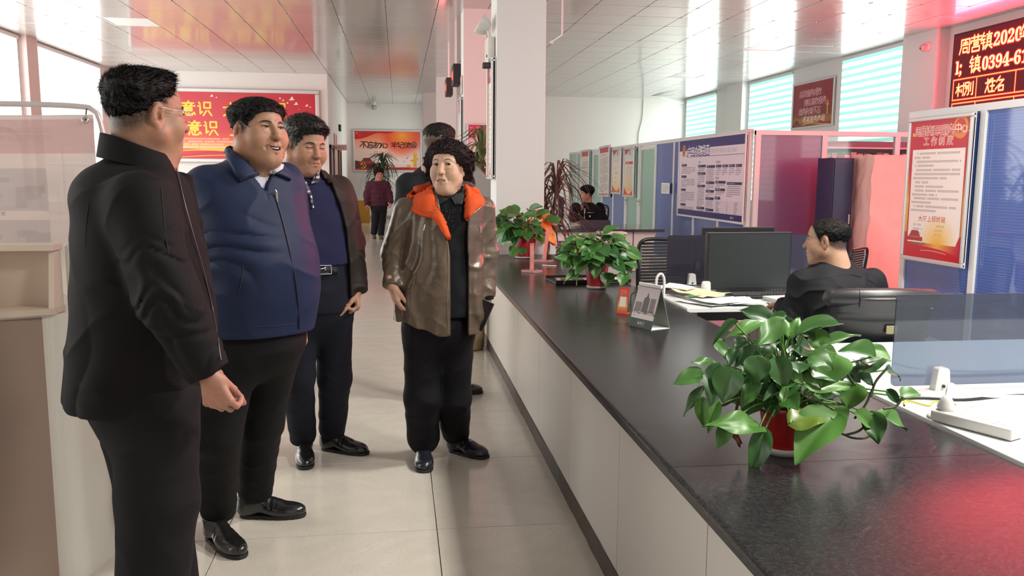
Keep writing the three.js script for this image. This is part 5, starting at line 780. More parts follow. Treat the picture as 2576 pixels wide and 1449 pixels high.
{
  const t = thing('potted_pothos', 'green pothos in a red pot in the middle of the counter, beside the calendar', 'potted plant', V(1.345, 0.69, -5.57)); pot(t, 0.062, 0.082, 0.17, redClear);
  bush(t, 5, 72, 0.2, 0.115, 0.17, 0.24, 0.1, (r) => leafMats[Math.floor(r() * 5)], 0.9);
  // leaves that the picture singles out
  for (const [a, b, c, d, w] of [[1475, 640, 1440, 595, 40], [1520, 585, 1555, 567, 26], [1540, 600, 1590, 625, 34], [1440, 665, 1398, 640, 30], [1575, 650, 1604, 678, 34], [1500, 660, 1495, 700, 40], [1530, 690, 1524, 722, 40], [1572, 690, 1560, 718, 36], [1465, 610, 1432, 598, 34], [1450, 690, 1420, 705, 30], [1500, 610, 1480, 640, 44]]) setLeaf(t, at(a, b, -5.5), at(c, d, -5.45), w * 5.5 / FOCAL, leafMats[(a + b) % 5], a % 4);
  const v = [[[1500, 650], [1450, 660], [1430, 690], [1418, 715]], [[1490, 660], [1455, 690], [1450, 718]], [[1545, 670], [1570, 672], [1582, 690]]].map((l) => tube(l.map(([x, y]) => at(x, y, -5.5).sub(t.position)), 0.004, 16, 6)); obj('vines', v, stemMat, t);
  const u = thing('potted_pothos', 'pothos with yellow and orange leaves before the nearest pillar', 'potted plant', V(1.17, 0.69, -7.72)); pot(u, 0.085, 0.11, 0.2, redClear);
  bush(u, 9, 60, 0.23, 0.14, 0.17, 0.3, 0.13, (r, i, b) => (r() < 0.24 && b.x > 1.14 ? leafYellow[Math.floor(r() * 3)] : leafMats[Math.floor(r() * 5)]), 0.9);
  for (const [a, b, c, d, w, y] of [[1322, 545, 1356, 541, 22, 0], [1318, 575, 1300, 556, 34, 0], [1352, 590, 1366, 614, 26, 1], [1330, 578, 1331, 602, 22, 2], [1295, 570, 1302, 590, 20, 1], [1290, 596, 1262, 606, 40, 0], [1262, 575, 1243, 590, 34, 0], [1300, 625, 1283, 642, 36, 0], [1316, 625, 1312, 640, 26, 0], [1345, 572, 1362, 578, 26, 0], [1318, 588, 1320, 600, 20, 1]]) setLeaf(u, at(a, b, -7.6), at(c, d, -7.55), w * (y ? 5.4 : 7.2) / FOCAL, y ? leafYellow[y] : leafMats[(a + b) % 5], a % 4);
}
// arching blades
function blade(pts, w, fold = 0.3) {
  const cv = new THREE.CatmullRomCurve3(pts), n = 12, P = [], I = [], UV = [];
  for (let j = 0; j <= n; j++) { const t = j / n, p = cv.getPoint(t), d = cv.getTangent(t), s = d.clone().cross(V(0, 1, 0)); if (s.lengthSq() < 1e-4) s.set(1, 0, 0); s.normalize(); const nn = s.clone().cross(d).normalize(), hw = w * 0.5 * Math.pow(Math.sin(Math.PI * lerp(0.16, 1, t)), 0.7); for (const u of [-1, 0, 1]) { const q = p.clone().addScaledVector(s, u * hw).addScaledVector(nn, fold * Math.abs(u) * hw); P.push(q.x, q.y, q.z); UV.push(u * 0.5 + 0.5, t); } }
  for (let j = 0; j < n; j++) for (let i = 0; i < 2; i++) { const a = j * 3 + i; I.push(a, a + 1, a + 3, a + 1, a + 4, a + 3); }
  const g = new THREE.BufferGeometry(); g.setAttribute('position', new THREE.BufferAttribute(new Float32Array(P), 3)); g.setAttribute('uv', new THREE.BufferAttribute(new Float32Array(UV), 2)); g.setIndex(I); g.computeVertexNormals(); return g;
}
function spiky(label, pos, seed, n, height, reach, w, mats, lean = [0, 0], crown = 0.5) {
  const t = thing('potted_dracaena', label, 'potted plant', pos), r = rng(seed);
  obj('pot', lathe([[0, 0.005], [0.13, 0.005], [0.15, 0.02], [0.19, 0.3], [0.2, 0.32], [0.18, 0.32], [0.17, 0.27], [0, 0.27]], 32), std('#8a5a3a', 0.5), t); obj('soil', new THREE.CylinderGeometry(0.168, 0.168, 0.01, 24).translate(0, 0.28, 0), std('#241a12', 0.9), t);
  const tops = []; for (let s = 0; s < 3; s++) { const a = s * 2.1 + seed, h = height * (crown + 0.18 * s); obj('trunk', tube([V(Math.cos(a) * 0.05, 0.27, Math.sin(a) * 0.05), V(Math.cos(a) * 0.07, h * 0.6, Math.sin(a) * 0.07), V(Math.cos(a) * 0.09 + lean[0] * 0.3, h, Math.sin(a) * 0.09)], 0.018, 14, 8), drySt, t); tops.push(V(Math.cos(a) * 0.09 + lean[0] * 0.3, h, Math.sin(a) * 0.09)); }
  for (let i = 0; i < n; i++) {
    const o = tops[i % 3], a = i * 2.39996 + r(), e = r(), R = reach * (0.6 + 0.5 * r()), up = height * (0.28 * e + 0.02);
    const d = V(Math.cos(a) + lean[0], 0, Math.sin(a) + lean[1]); const end = o.clone().addScaledVector(d, R).add(V(0, up - (0.15 + 0.5 * (1 - e)) * R * 1.6, 0)); end.y = Math.max(end.y, 0.15);
    const m = obj('leaf', blade([o.clone().add(V(0, -0.1 * r(), 0)), o.clone().addScaledVector(d, R * 0.3).add(V(0, up * 0.8 + 0.06, 0)), o.clone().addScaledVector(d, R * 0.72).add(V(0, up * 0.75 - (1 - e) * 0.1 * R, 0)), end], w * (0.8 + 0.5 * r())), mats[Math.floor(r() * mats.length)], t);
  }
  return t;
}
const bladeG = ['#5a7040', '#6d8250', '#4b6138', '#7e8c58'].map((c) => std(c, 0.4, { side: THREE.DoubleSide })), bladeR = ['#4a3a34', '#5c443c', '#3c3a32', '#6a4a44', '#54584a'].map((c) => std(c, 0.38, { side: THREE.DoubleSide })), bladeD = ['#2c4028', '#3a4c30', '#25361f'].map((c) => std(c, 0.5, { side: THREE.DoubleSide }));
spiky('dense green dracaena between the nearest pillar and the woman in the gold jacket', V(1.02, 0, -10.6), 3, 110, 1.55, 0.4, 0.03, bladeG, [-0.1, 0], 0.7);
spiky('reddish arching dracaena right of the nearest pillar', V(1.56, 0, -9.0), 8, 120, 1.32, 0.44, 0.02, bladeR, [0.22, 0], 0.6);
spiky('dark drooping plant at the end of the corridor behind the woman in maroon', V(-0.55, 0, -27.6), 14, 90, 1.75, 0.6, 0.05, bladeD, [0, 0], 0.62);
{
  const b = thing('storage_box', 'mustard yellow box standing at the end of the corridor', 'box', V(-1.14, 0, -26.3)); obj('body', bx(-0.26, 0, -0.22, 0.26, 0.66, 0.22, 0.01), std('#b98c2e', 0.55), b); obj('lid', bx(-0.265, 0.66, -0.225, 0.265, 0.69, 0.225, 0.008), std('#c09436', 0.5), b);
  const h = thing('steel_cabinet', 'pale cabinet at the right of the corridor end', 'cabinet', V(0.2, 0, -26.3)); obj('body', bx(-0.2, 0, -0.25, 0.3, 1.0, 0.25, 0.008), std(lin(0.6, 0.58, 0.56), 0.5), h); obj('door', bx(-0.19, 0.04, 0.25, 0.29, 0.98, 0.262, 0.004), std(lin(0.6, 0.58, 0.56), 0.45), h); obj('handle', bx(0.2, 0.5, 0.262, 0.22, 0.62, 0.28, 0.004), M.chrome, h);
  // dark doors on the corridor wall
  [[-21.2, 'door_1'], [-23.9, 'door_2']].forEach(([z, n]) => { const g = structGroup(n); obj('door_frame', [bx(-1.64, 0, z - 0.52, -1.58, 2.16, z - 0.44), bx(-1.64, 0, z + 0.44, -1.58, 2.16, z + 0.52), bx(-1.64, 2.1, z - 0.52, -1.58, 2.18, z + 0.52)], std('#4a2c22', 0.45), g); obj('door_leaf', bx(-1.64, 0.005, z - 0.44, -1.605, 2.1, z + 0.44, 0.004), std('#3a1f1a', 0.45), g); obj('door_handle', rod(V(-1.56, 1.02, z + 0.3), V(-1.56, 1.02, z + 0.4), 0.01), M.chrome, g); });
}
// ------------------------------------------------------------------ people: distance fields meshed with surface nets
const smin = (a, b, k) => { const h = Math.max(k - Math.abs(a - b), 0) / k; return Math.min(a, b) - h * h * k * 0.25; };
const smax = (a, b, k) => -smin(-a, -b, k);
function cap(a, b, ra, rb = ra) {
  const dx = b.x - a.x, dy = b.y - a.y, dz = b.z - a.z, L = dx * dx + dy * dy + dz * dz || 1e-9;
  return (x, y, z) => { const px = x - a.x, py = y - a.y, pz = z - a.z, h = clamp((px * dx + py * dy + pz * dz) / L, 0, 1), ex = px - dx * h, ey = py - dy * h, ez = pz - dz * h; return Math.sqrt(ex * ex + ey * ey + ez * ez) - (ra + (rb - ra) * h); };
}
function ell(cx, cy, cz, rx, ry, rz) { return (x, y, z) => { const a = (x - cx) / rx, b = (y - cy) / ry, c = (z - cz) / rz, k0 = Math.sqrt(a * a + b * b + c * c), k1 = Math.sqrt(a * a / (rx * rx) + b * b / (ry * ry) + c * c / (rz * rz)); return k1 < 1e-9 ? -Math.min(rx, ry, rz) : k0 * (k0 - 1) / k1; }; }
// a body of elliptical sections stacked in height: rows [y, cx, cz, half width, front depth, back depth], turned by turn
function loft(rows, turn, power = 2.3) {
  rows = rows.slice().sort((p, q) => p[0] - q[0]); const n = rows.length, y0 = rows[0][0], y1 = rows[n - 1][0], N = 160, tab = [];
  for (let i = 0; i <= N; i++) { const y = lerp(y0, y1, i / N); let k = 0; while (k < n - 2 && rows[k + 1][0] < y) k++; const p0 = rows[Math.max(0, k - 1)], p1 = rows[k], p2 = rows[k + 1], p3 = rows[Math.min(n - 1, k + 2)], t = (y - p1[0]) / (p2[0] - p1[0]); tab.push(p1.map((_, c) => { const m1 = (p2[c] - p0[c]) / (p2[0] - p0[0]) * (p2[0] - p1[0]), m2 = (p3[c] - p1[c]) / (p3[0] - p1[0]) * (p2[0] - p1[0]), t2 = t * t, t3 = t2 * t; return (2 * t3 - 3 * t2 + 1) * p1[c] + (t3 - 2 * t2 + t) * m1 + (-2 * t3 + 3 * t2) * p2[c] + (t3 - t2) * m2; })); }
  const cs = Math.cos(turn), sn = Math.sin(turn);
  const at2 = (y) => tab[clamp(Math.round((y - y0) / (y1 - y0) * N), 0, N)];
  const f = (x, y, z) => { const fy = clamp((y - y0) / (y1 - y0) * N, 0, N), i = Math.min(N - 1, Math.floor(fy)), w = fy - i, A = tab[i], B = tab[i + 1], cx = A[1] + (B[1] - A[1]) * w, cz = A[2] + (B[2] - A[2]) * w, a = A[3] + (B[3] - A[3]) * w, dx = x - cx, dz = z - cz, u = dx * cs - dz * sn, v = dx * sn + dz * cs, bc = v > 0 ? 4 : 5, b = A[bc] + (B[bc] - A[bc]) * w, k = Math.pow(Math.pow(Math.abs(u) / a, power) + Math.pow(Math.abs(v) / b, power), 1 / power), d = (k - 1) * Math.min(a, b) * 0.92; return y > y1 ? Math.max(d, y - y1) : y < y0 ? Math.max(d, y0 - y) : d; };
  f.uv = (x, y, z) => { const A = at2(y), dx = x - A[1], dz = z - A[2]; return [dx * cs - dz * sn, dx * sn + dz * cs, A]; };
  return f;
}
function mesher(f, lo, hi, cell, paint, seams) {
  const nx = Math.ceil((hi.x - lo.x) / cell) + 1, ny = Math.ceil((hi.y - lo.y) / cell) + 1, nz = Math.ceil((hi.z - lo.z) / cell) + 1, D = new Float32Array(nx * ny * nz), id = (i, j, k) => (k * ny + j) * nx + i, B = 6, diag = cell * B * 0.9;
  for (let k0 = 0; k0 < nz; k0 += B) for (let j0 = 0; j0 < ny; j0 += B) for (let i0 = 0; i0 < nx; i0 += B) {
    const k1 = Math.min(nz, k0 + B), j1 = Math.min(ny, j0 + B), i1 = Math.min(nx, i0 + B), c = f(lo.x + (i0 + i1 - 1) / 2 * cell, lo.y + (j0 + j1 - 1) / 2 * cell, lo.z + (k0 + k1 - 1) / 2 * cell), far = Math.abs(c) > diag * 1.5;
    for (let k = k0; k < k1; k++) for (let j = j0; j < j1; j++) for (let i = i0; i < i1; i++) D[id(i, j, k)] = far ? c : f(lo.x + i * cell, lo.y + j * cell, lo.z + k * cell);
  }
  const vid = new Int32Array(nx * ny * nz).fill(-1), P = [], I = [], E = [[0, 1], [0, 2], [0, 4], [1, 3], [1, 5], [2, 3], [2, 6], [3, 7], [4, 5], [4, 6], [5, 7], [6, 7]];
  for (let k = 0; k < nz - 1; k++) for (let j = 0; j < ny - 1; j++) for (let i = 0; i < nx - 1; i++) {
    const v = []; let s = 0; for (let q = 0; q < 8; q++) { v[q] = D[id(i + (q & 1), j + (q >> 1 & 1), k + (q >> 2))]; if (v[q] < 0) s++; }
    if (!s || s === 8) continue;
    let X = 0, Y = 0, Z = 0, n = 0; for (const [a, b] of E) if ((v[a] < 0) !== (v[b] < 0)) { const t = v[a] / (v[a] - v[b]); X += lerp(a & 1, b & 1, t); Y += lerp(a >> 1 & 1, b >> 1 & 1, t); Z += lerp(a >> 2, b >> 2, t); n++; }
    vid[id(i, j, k)] = P.length / 3; P.push(lo.x + (i + X / n) * cell, lo.y + (j + Y / n) * cell, lo.z + (k + Z / n) * cell);
  }
  const quad = (a, b, c, d, flip) => { if (a < 0 || b < 0 || c < 0 || d < 0) return; flip ? I.push(a, c, b, a, d, c) : I.push(a, b, c, a, c, d); };
  for (let k = 1; k < nz - 1; k++) for (let j = 1; j < ny - 1; j++) for (let i = 1; i < nx - 1; i++) {
    const o = D[id(i, j, k)] < 0;
    if (o !== D[id(i + 1, j, k)] < 0) quad(vid[id(i, j - 1, k - 1)], vid[id(i, j, k - 1)], vid[id(i, j, k)], vid[id(i, j - 1, k)], !o);
    if (o !== D[id(i, j + 1, k)] < 0) quad(vid[id(i - 1, j, k - 1)], vid[id(i - 1, j, k)], vid[id(i, j, k)], vid[id(i, j, k - 1)], !o);
    if (o !== D[id(i, j, k + 1)] < 0) quad(vid[id(i - 1, j - 1, k)], vid[id(i, j - 1, k)], vid[id(i, j, k)], vid[id(i - 1, j, k)], !o);
  }
  const g = new THREE.BufferGeometry(), N = new Float32Array(P.length), e = cell * 0.6, C = paint ? new Float32Array(P.length) : null, UV = new Float32Array(P.length / 3 * 2);
  for (let q = 0; q < P.length; q += 3) { const x = P[q], y = P[q + 1], z = P[q + 2]; let a = f(x + e, y, z) - f(x - e, y, z), b = f(x, y + e, z) - f(x, y - e, z), c = f(x, y, z + e) - f(x, y, z - e); const l = Math.hypot(a, b, c) || 1; N[q] = a / l; N[q + 1] = b / l; N[q + 2] = c / l; if (C) { const w = paint(x, y, z); C[q] = w[0]; C[q + 1] = w[1]; C[q + 2] = w[2]; } UV[q / 3 * 2] = x + z; UV[q / 3 * 2 + 1] = y; }
  g.setAttribute('position', new THREE.BufferAttribute(new Float32Array(P), 3)); g.setAttribute('normal', new THREE.BufferAttribute(N, 3)); g.setAttribute('uv', new THREE.BufferAttribute(UV, 2)); if (C) g.setAttribute('color', new THREE.BufferAttribute(C, 3)); g.setIndex(I); return g;
}
function bounds(pts, pad) { const b = new THREE.Box3().setFromPoints(pts); return [b.min.subScalar(pad), b.max.addScalar(pad)]; }
const gradient = (f, p, e = 0.003) => V(f(p.x + e, p.y, p.z) - f(p.x - e, p.y, p.z), f(p.x, p.y + e, p.z) - f(p.x, p.y - e, p.z), f(p.x, p.y, p.z + e) - f(p.x, p.y, p.z - e)).normalize();
// the point of a surface that the photograph shows at a pixel (or the nearest to that line of sight), so that seams, collars and pockets lie on the cloth
function onCloth(f, px, py, z0, off = 0) {
  const e = V(0, EYE, 0), d = at(px, py, -1).sub(e).normalize(); let t = -z0 - 0.7, best = 1e9, bt = t;
  for (let i = 0; i < 220; i++) { const p = e.clone().addScaledVector(d, t), v = f(p.x, p.y, p.z); if (v < best) { best = v; bt = t; } if (v < 0.0006) break; t += Math.max(0.0008, Math.min(v * 0.7, 0.03)); if (t > -z0 + 0.7) break; }
  const p = e.addScaledVector(d, bt); let n = gradient(f, p); if (best > 0.0006) p.addScaledVector(n, -best * 0.9); return off ? p.addScaledVector(n, off) : p;
}
const poly = (pts, t) => { const L = [0]; for (let i = 1; i < pts.length; i++) L.push(L[i - 1] + Math.hypot(pts[i][0] - pts[i - 1][0], pts[i][1] - pts[i - 1][1])); const s = t * L[L.length - 1]; let k = 0; while (k < pts.length - 2 && L[k + 1] < s) k++; const u = (s - L[k]) / (L[k + 1] - L[k] || 1); return [lerp(pts[k][0], pts[k + 1][0], u), lerp(pts[k][1], pts[k + 1][1], u)]; };
// a piece of cloth lying on a surface between two edges given in pixels
function patch(f, A, B, z0, o, off = 0.006, n = 18, m = 10, thick = 0.004, bulge = 0) {
  const P = [], UV = [], I = [], lay = [];
  for (const s of [1, 0]) for (let j = 0; j <= n; j++) for (let i = 0; i <= m; i++) { const a = poly(A, j / n), b = poly(B, j / n), u = i / m, k = s ? thick : -0.004, edge = Math.min(u, 1 - u, j / n, 1 - j / n); const p = onCloth(f, lerp(a[0], b[0], u), lerp(a[1], b[1], u), z0, off + (s ? thick * Math.min(1, edge * 12 + 0.25) + bulge * Math.sin(Math.PI * u) : -off - 0.004)).sub(o); P.push(p.x, p.y, p.z); UV.push(p.x + p.z, p.y); }
  const S = (n + 1) * (m + 1), id = (s, i, j) => s * S + j * (m + 1) + i;
  for (let j = 0; j < n; j++) for (let i = 0; i < m; i++) { I.push(id(0, i, j), id(0, i, j + 1), id(0, i + 1, j), id(0, i + 1, j), id(0, i, j + 1), id(0, i + 1, j + 1)); }
  for (let j = 0; j < n; j++) for (const i of [0, m]) I.push(id(0, i, j), id(0, i, j + 1), id(1, i, j), id(1, i, j), id(0, i, j + 1), id(1, i, j + 1));
  for (let i = 0; i < m; i++) for (const j of [0, n]) I.push(id(0, i, j), id(0, i + 1, j), id(1, i, j), id(1, i, j), id(0, i + 1, j), id(1, i + 1, j));
  const g = new THREE.BufferGeometry(); g.setAttribute('position', new THREE.BufferAttribute(new Float32Array(P), 3)); g.setAttribute('uv', new THREE.BufferAttribute(new Float32Array(UV), 2)); g.setIndex(I); g.computeVertexNormals(); return g;
}
const seam = (f, pts, z0, o, r = 0.0022, off = 0.001, seg = 40) => tube(pts.map(([x, y]) => onCloth(f, x, y, z0, off).sub(o)), r, seg, 6);
// ---------------------------------------------------------------- head
function ridge(x, y, z) { return 1 - Math.abs(noise3(x, y, z)); }
function makeHead(o) {
  const { fl = 1, ch = 1, wide = 1, fat = 0, brow = 0, open = 0.0042, smile = 0, mouthOpen = 0, nose = 1, skin = [0.42, 0.25, 0.17], lip = [0.36, 0.15, 0.12], cell = 0.0027, hair, age = 0 } = o;
  const S = (fn) => (x, y, z) => fn(Math.abs(x), y, z);      // mirrored
  const cran = ell(0, 0.035, -0.014, 0.0775, 0.086, 0.098), face = ell(0, -0.03, 0.02, 0.066, 0.086, 0.067), jaw1 = cap(V(0.05 + fat * 0.4, -0.058, 0.004), V(0.016, -0.098, 0.062), 0.024 + fat * 0.5, 0.018 + fat * 0.3), cheek = ell(0.040, -0.038, 0.048, 0.027 + fat * 0.5, 0.031 + fat * 0.3, 0.030 + fat * 0.2), cheekbone = ell(0.046, -0.016, 0.052, 0.018, 0.013, 0.02);
  const browR = cap(V(0.012, 0.019, 0.0765), V(0.045, 0.019, 0.058), 0.011, 0.009), socket = ell(0.031, 0.001, 0.094, 0.019, 0.011, 0.016), lid = ell(0.031, -0.001, 0.0665, 0.0165, 0.0142, 0.0165), slit = ell(0.031, -0.001, 0.084, 0.0145, open, 0.015), bag = ell(0.031, -0.017, 0.074, 0.014, 0.006, 0.008);
  const bridge = cap(V(0, 0.012, 0.079), V(0, -0.031, 0.097), 0.0075, 0.0115 * nose), tip = ell(0, -0.036, 0.0985, 0.0125 * nose, 0.0115, 0.0135), wing = ell(0.0135 * nose, -0.038, 0.088, 0.0085, 0.0085, 0.011), nostril = ell(0.0072, -0.0455, 0.0965, 0.0042, 0.0032, 0.005);
  const mound = ell(0, -0.068, 0.068, 0.031, 0.024, 0.022), bend = (x) => smile * 0.55 * (x / 0.025) ** 2, upA = cap(V(0.0235 + smile * 0.3, -0.0675, 0.078), V(0.006, -0.0625, 0.0895), 0.0036, 0.0056), low = cap(V(0.019 + smile * 0.3, -0.0735 - mouthOpen * 0.6, 0.0795), V(0, -0.0765 - mouthOpen, 0.0875), 0.0045, 0.0066), mouthL = cap(V(0.0225 + smile * 0.4, -0.0685, 0.083), V(0, -0.0685, 0.098), 0.0014, 0.0016), gape = ell(0, -0.0695 - mouthOpen * 0.5, 0.09, 0.0185 + smile * 0.4, 0.0012 + mouthOpen * 0.75, 0.0125), philtrum = cap(V(0, -0.05, 0.096), V(0, -0.06, 0.0955), 0.0028, 0.0028), fold = cap(V(0.02, -0.04, 0.092), V(0.033, -0.068, 0.08), 0.0022, 0.002);
  const chin = ell(0, -0.1, 0.061, 0.021, 0.016, 0.021), dbl = ell(0, -0.113, 0.03, 0.045, 0.02 + fat * 0.5, 0.042), temple = ell(0.074, 0.028, 0.045, 0.012, 0.02, 0.02);
  // ear, tilted back
  const ct = Math.cos(0.22), st = Math.sin(0.22), earOut = ell(0, 0, 0, 0.0085, 0.032, 0.0185), earIn = ell(0.0075, 0.003, 0.002, 0.006, 0.022, 0.0115), earRim = ell(0.0045, 0.003, 0.002, 0.0045, 0.0245, 0.0138), conch = ell(0.004, -0.003, 0.003, 0.008, 0.011, 0.0075), lobe = ell(0.001, -0.029, 0.007, 0.0062, 0.009, 0.0075), tragus = ell(0.003, -0.004, 0.0125, 0.005, 0.006, 0.004), anti = cap(V(0.004, 0.012, -0.004), V(0.0045, -0.012, -0.006), 0.0028, 0.0028);
  const ear = (x, y, z) => { const X = (x - 0.0775) * 0.93 - (z + 0.01) * -0.28, Z0 = (z + 0.01) * 0.93 + (x - 0.0775) * -0.28, Y0 = y + 0.008, Y = Y0 * ct + Z0 * -st * -1, Z = Z0 * ct - Y0 * st; let d = earOut(X, Y, Z); d = smax(d, -earIn(X, Y, Z), 0.003); d = smin(d, anti(X, Y, Z), 0.003); d = smax(d, -conch(X, Y, Z), 0.003); d = smin(d, lobe(X, Y, Z), 0.006); return smin(d, tragus(X, Y, Z), 0.003); };
  const neckR = o.neckR ?? 0.056, neckF = cap(V(0, -0.05, -0.03), o.neckTo ?? V(0, -0.2, -0.045), neckR, neckR * 1.12);
  const raw = (X, y, z) => {
    const x = Math.abs(X); let d = smin(cran(x, y, z), face(x, y, z), 0.022);
    if (y < 0.06) { d = smin(d, jaw1(x, y, z), 0.022); d = smin(d, cheek(x, y, z), 0.02); d = smin(d, cheekbone(x, y, z), 0.014); d = smin(d, chin(x, y, z), 0.018); d = smin(d, dbl(x, y, z), 0.025); d = smin(d, neckF(X, y, z), 0.03); }
    if (z > 0.02) {
      d = smin(d, browR(x, y, z), 0.012); d = smax(d, -socket(x, y, z), 0.014); d = smin(d, lid(x, y, z), 0.006); d = smin(d, bag(x, y, z), 0.008 - 0.002 * age); d = smax(d, -slit(x, y, z), 0.0012);
      d = smin(d, bridge(x, y, z), 0.012); d = smin(d, tip(x, y, z), 0.008); d = smin(d, wing(x, y, z), 0.005); d = smax(d, -nostril(x, y, z), 0.003);
      d = smin(d, mound(x, y, z), 0.02); d = smax(d, -fold(x, y, z), 0.014); d = smax(d, -philtrum(x, y, z), 0.005); const my = y - bend(x); d = smin(d, upA(x, my, z), 0.005); d = smin(d, low(x, my, z), 0.005); d = smax(d, -mouthL(x, my, z), 0.0022); if (mouthOpen) d = smax(d, -gape(x, my, z), 0.002);
    }
    if (x > 0.05) d = smin(d, ear(x, y, z), 0.006);
    return d;
  };
  const W = wide, warp = (fn) => (x, y, z) => fn(x / W, y < 0 ? y / fl : y / ch, z / (1 + (W - 1) * 0.6));
  const f = warp(raw), mn = Math.min(fl, ch, 1);
  const fs = (x, y, z) => f(x, y, z) * mn;
  const nz = (x, y, z, k, s = 0) => noise3(x * k + s, y * k, z * k);
  const paint = (x, y, z) => {
    const X = Math.abs(x) / W, Z = z / (1 + (W - 1) * 0.6); let Y = y < 0 ? y / fl : y / ch, c = skin.slice();
    const red = 0.5 * Math.exp(-(((X - 0.045) / 0.022) ** 2 + ((Y + 0.03) / 0.022) ** 2)) * (Z > 0.02) + 0.7 * Math.exp(-(((X) / 0.016) ** 2 + ((Y + 0.036) / 0.016) ** 2)) * (Z > 0.07) + (X > 0.078 ? 0.7 : 0);
    const m = 1 + 0.05 * nz(x, y, z, 40) + 0.03 * nz(x, y, z, 130); c = [c[0] * m * (1 + 0.05 * red), c[1] * m * (1 - 0.13 * red), c[2] * m * (1 - 0.15 * red)];
    if (Z > 0.05) { const YB = Y; Y -= bend(X); const lp = Math.min(upA(X, Y, Z), low(X, Y, Z)); const k = sstep(-lp, -0.0022, 0.0004); c = c.map((v, i) => lerp(v, lip[i], k * 0.85)); if (mouthOpen && gape(X, Y, Z) < 0.0012 ) c = [0.1, 0.03, 0.03]; else if (mouthL(X, Y, Z) < 0.0008) c = c.map((v) => v * 0.55); Y = YB; if (nostril(X, Y, Z) < 0.0006) c = c.map((v) => v * 0.35); }
    if (hair) { const k = hair.stubble(X, Y, Z); if (k > 0) { const t = clamp(k * (0.86 + 0.24 * nz(x, y, z, 170, 3)), 0, 0.96); c = c.map((v, i) => lerp(v, hair.root[i], t)); } }
    return c;
  };
  const lo = V(-0.105 * W, -0.2 * fl, -0.13), hi = V(0.105 * W, 0.14 * ch, 0.135);
  if (o.neckTo) { lo.y = Math.min(lo.y, o.neckTo.y * fl); lo.z = Math.min(lo.z, o.neckTo.z - 0.08); }
  const geo = mesher(fs, lo, hi, cell, paint), parts = [];
  // eyes, brows, lashes
  const at3 = (x, y, z) => V(x * W, y < 0 ? y * fl : y * ch, z * (1 + (W - 1) * 0.6));
  const gaze = o.gaze ?? [0, 0];
  for (const s of [-1, 1]) {
    const e = new THREE.SphereGeometry(0.0128, 28, 20), p = e.attributes.position, C = new Float32Array(p.count * 3), dir = V(gaze[0], gaze[1], 1).normalize();
    for (let i = 0; i < p.count; i++) { const a = V(p.getX(i), p.getY(i), p.getZ(i)).normalize().angleTo(dir), c = a < 0.22 ? [0.004, 0.003, 0.003] : a < 0.53 ? [0.02, 0.009, 0.005] : [0.5, 0.45, 0.42]; C.set(c, i * 3); }
    e.setAttribute('color', new THREE.BufferAttribute(C, 3)); const q = at3(s * 0.031, -0.001, 0.0672); e.translate(q.x, q.y, q.z); parts.push(['eye', e, 'eye']);
    const bw = o.browShape ?? [[0.014, 0.0185], [0.026, 0.0225], [0.038, 0.022], [0.049, 0.0165]], pts = bw.map(([x, y]) => { const q2 = at3(s * x, y, 0.09); for (let k = 0; k < 40; k++) { const v = fs(q2.x, q2.y, q2.z); if (v < 0.0008) break; q2.z -= v * 0.8; } return q2; });
    const bg = new THREE.TubeGeometry(new THREE.CatmullRomCurve3(pts), 24, o.browW ?? 0.0036, 8), bp = bg.attributes.position, cen = new THREE.CatmullRomCurve3(pts); for (let i = 0; i < bp.count; i++) { const t = Math.floor(i / 9) / 24, c = cen.getPoint(clamp(t, 0, 1)), k = Math.pow(Math.sin(Math.PI * lerp(0.14, 0.98, t)), 0.55); bp.setXYZ(i, c.x + (bp.getX(i) - c.x) * k * 0.5, c.y + (bp.getY(i) - c.y) * k, c.z + (bp.getZ(i) - c.z) * k * 0.5 + 0.0004); } bg.computeVertexNormals(); parts.push(['eyebrow', bg, 'brow']);
    const lash = []; for (let k = 0; k <= 8; k++) { const a = Math.PI * k / 8, x = 0.031 + 0.0148 * -Math.cos(a), y = -0.001 + (open + 0.0003) * Math.sin(a), q3 = at3(s * x, y, 0.086); for (let it = 0; it < 30; it++) { const v = fs(q3.x, q3.y, q3.z); if (v < 0.0004) break; q3.z -= Math.max(v, 0.0003); if (q3.z < 0.06) break; } q3.z = Math.max(q3.z, at3(0, 0, 0.0715 - 0.012 * Math.abs(Math.cos(a)) ** 2).z) + 0.0004; lash.push(q3); }
    parts.push(['eyelashes', new THREE.TubeGeometry(new THREE.CatmullRomCurve3(lash), 20, 0.0011, 6), 'brow']);
  }
  if (mouthOpen) { const t = []; for (let k = -4; k <= 4; k++) { const q = at3(k * 0.0044, -0.0698 + bend(Math.abs(k) * 0.0044), 0.0872 - 0.0004 * k * k); t.push(new RoundedBoxGeometry(0.0043, 0.0066, 0.003, 2, 0.001).translate(q.x, q.y, q.z)); } parts.push(['teeth', mergeAll(t), 'teeth']); }
  // hair: a thick cap over the skull above a hairline, with strands
  if (hair && hair.cap) {
    const hf = warp((x, y, z) => { const ax = Math.abs(x), th = hair.thick(ax, y, z) * (0.35 + 0.65 * sstep(hair.line(ax, y, z), 0, 0.035)), base = smin(cran(ax, y, z), face(ax, y, z), 0.022); let d = base - th; const line = hair.line(ax, y, z); d = smax(d, -line * 0.75, 0.006); d = smax(d, -(base + 0.01), 0.004); if (hair.curl) d -= hair.curl * noise3(x * hair.freq, y * hair.freq, z * hair.freq) + hair.curl * 0.45 * noise3(x * hair.freq * 2.3, y * hair.freq * 2.3, z * hair.freq * 2.3 + 5); else d -= 0.0016 * noise3(x * 110, y * 45, z * 45) + 0.002 * noise3(x * 40, y * 22, z * 22); if (hair.around) d = smin(d, hair.around(ax, y, z), 0.01); if (ax > 0.05 && hair.clearEar) d = smax(d, -(ear(ax, y, z) - 0.005), 0.004); return d; });
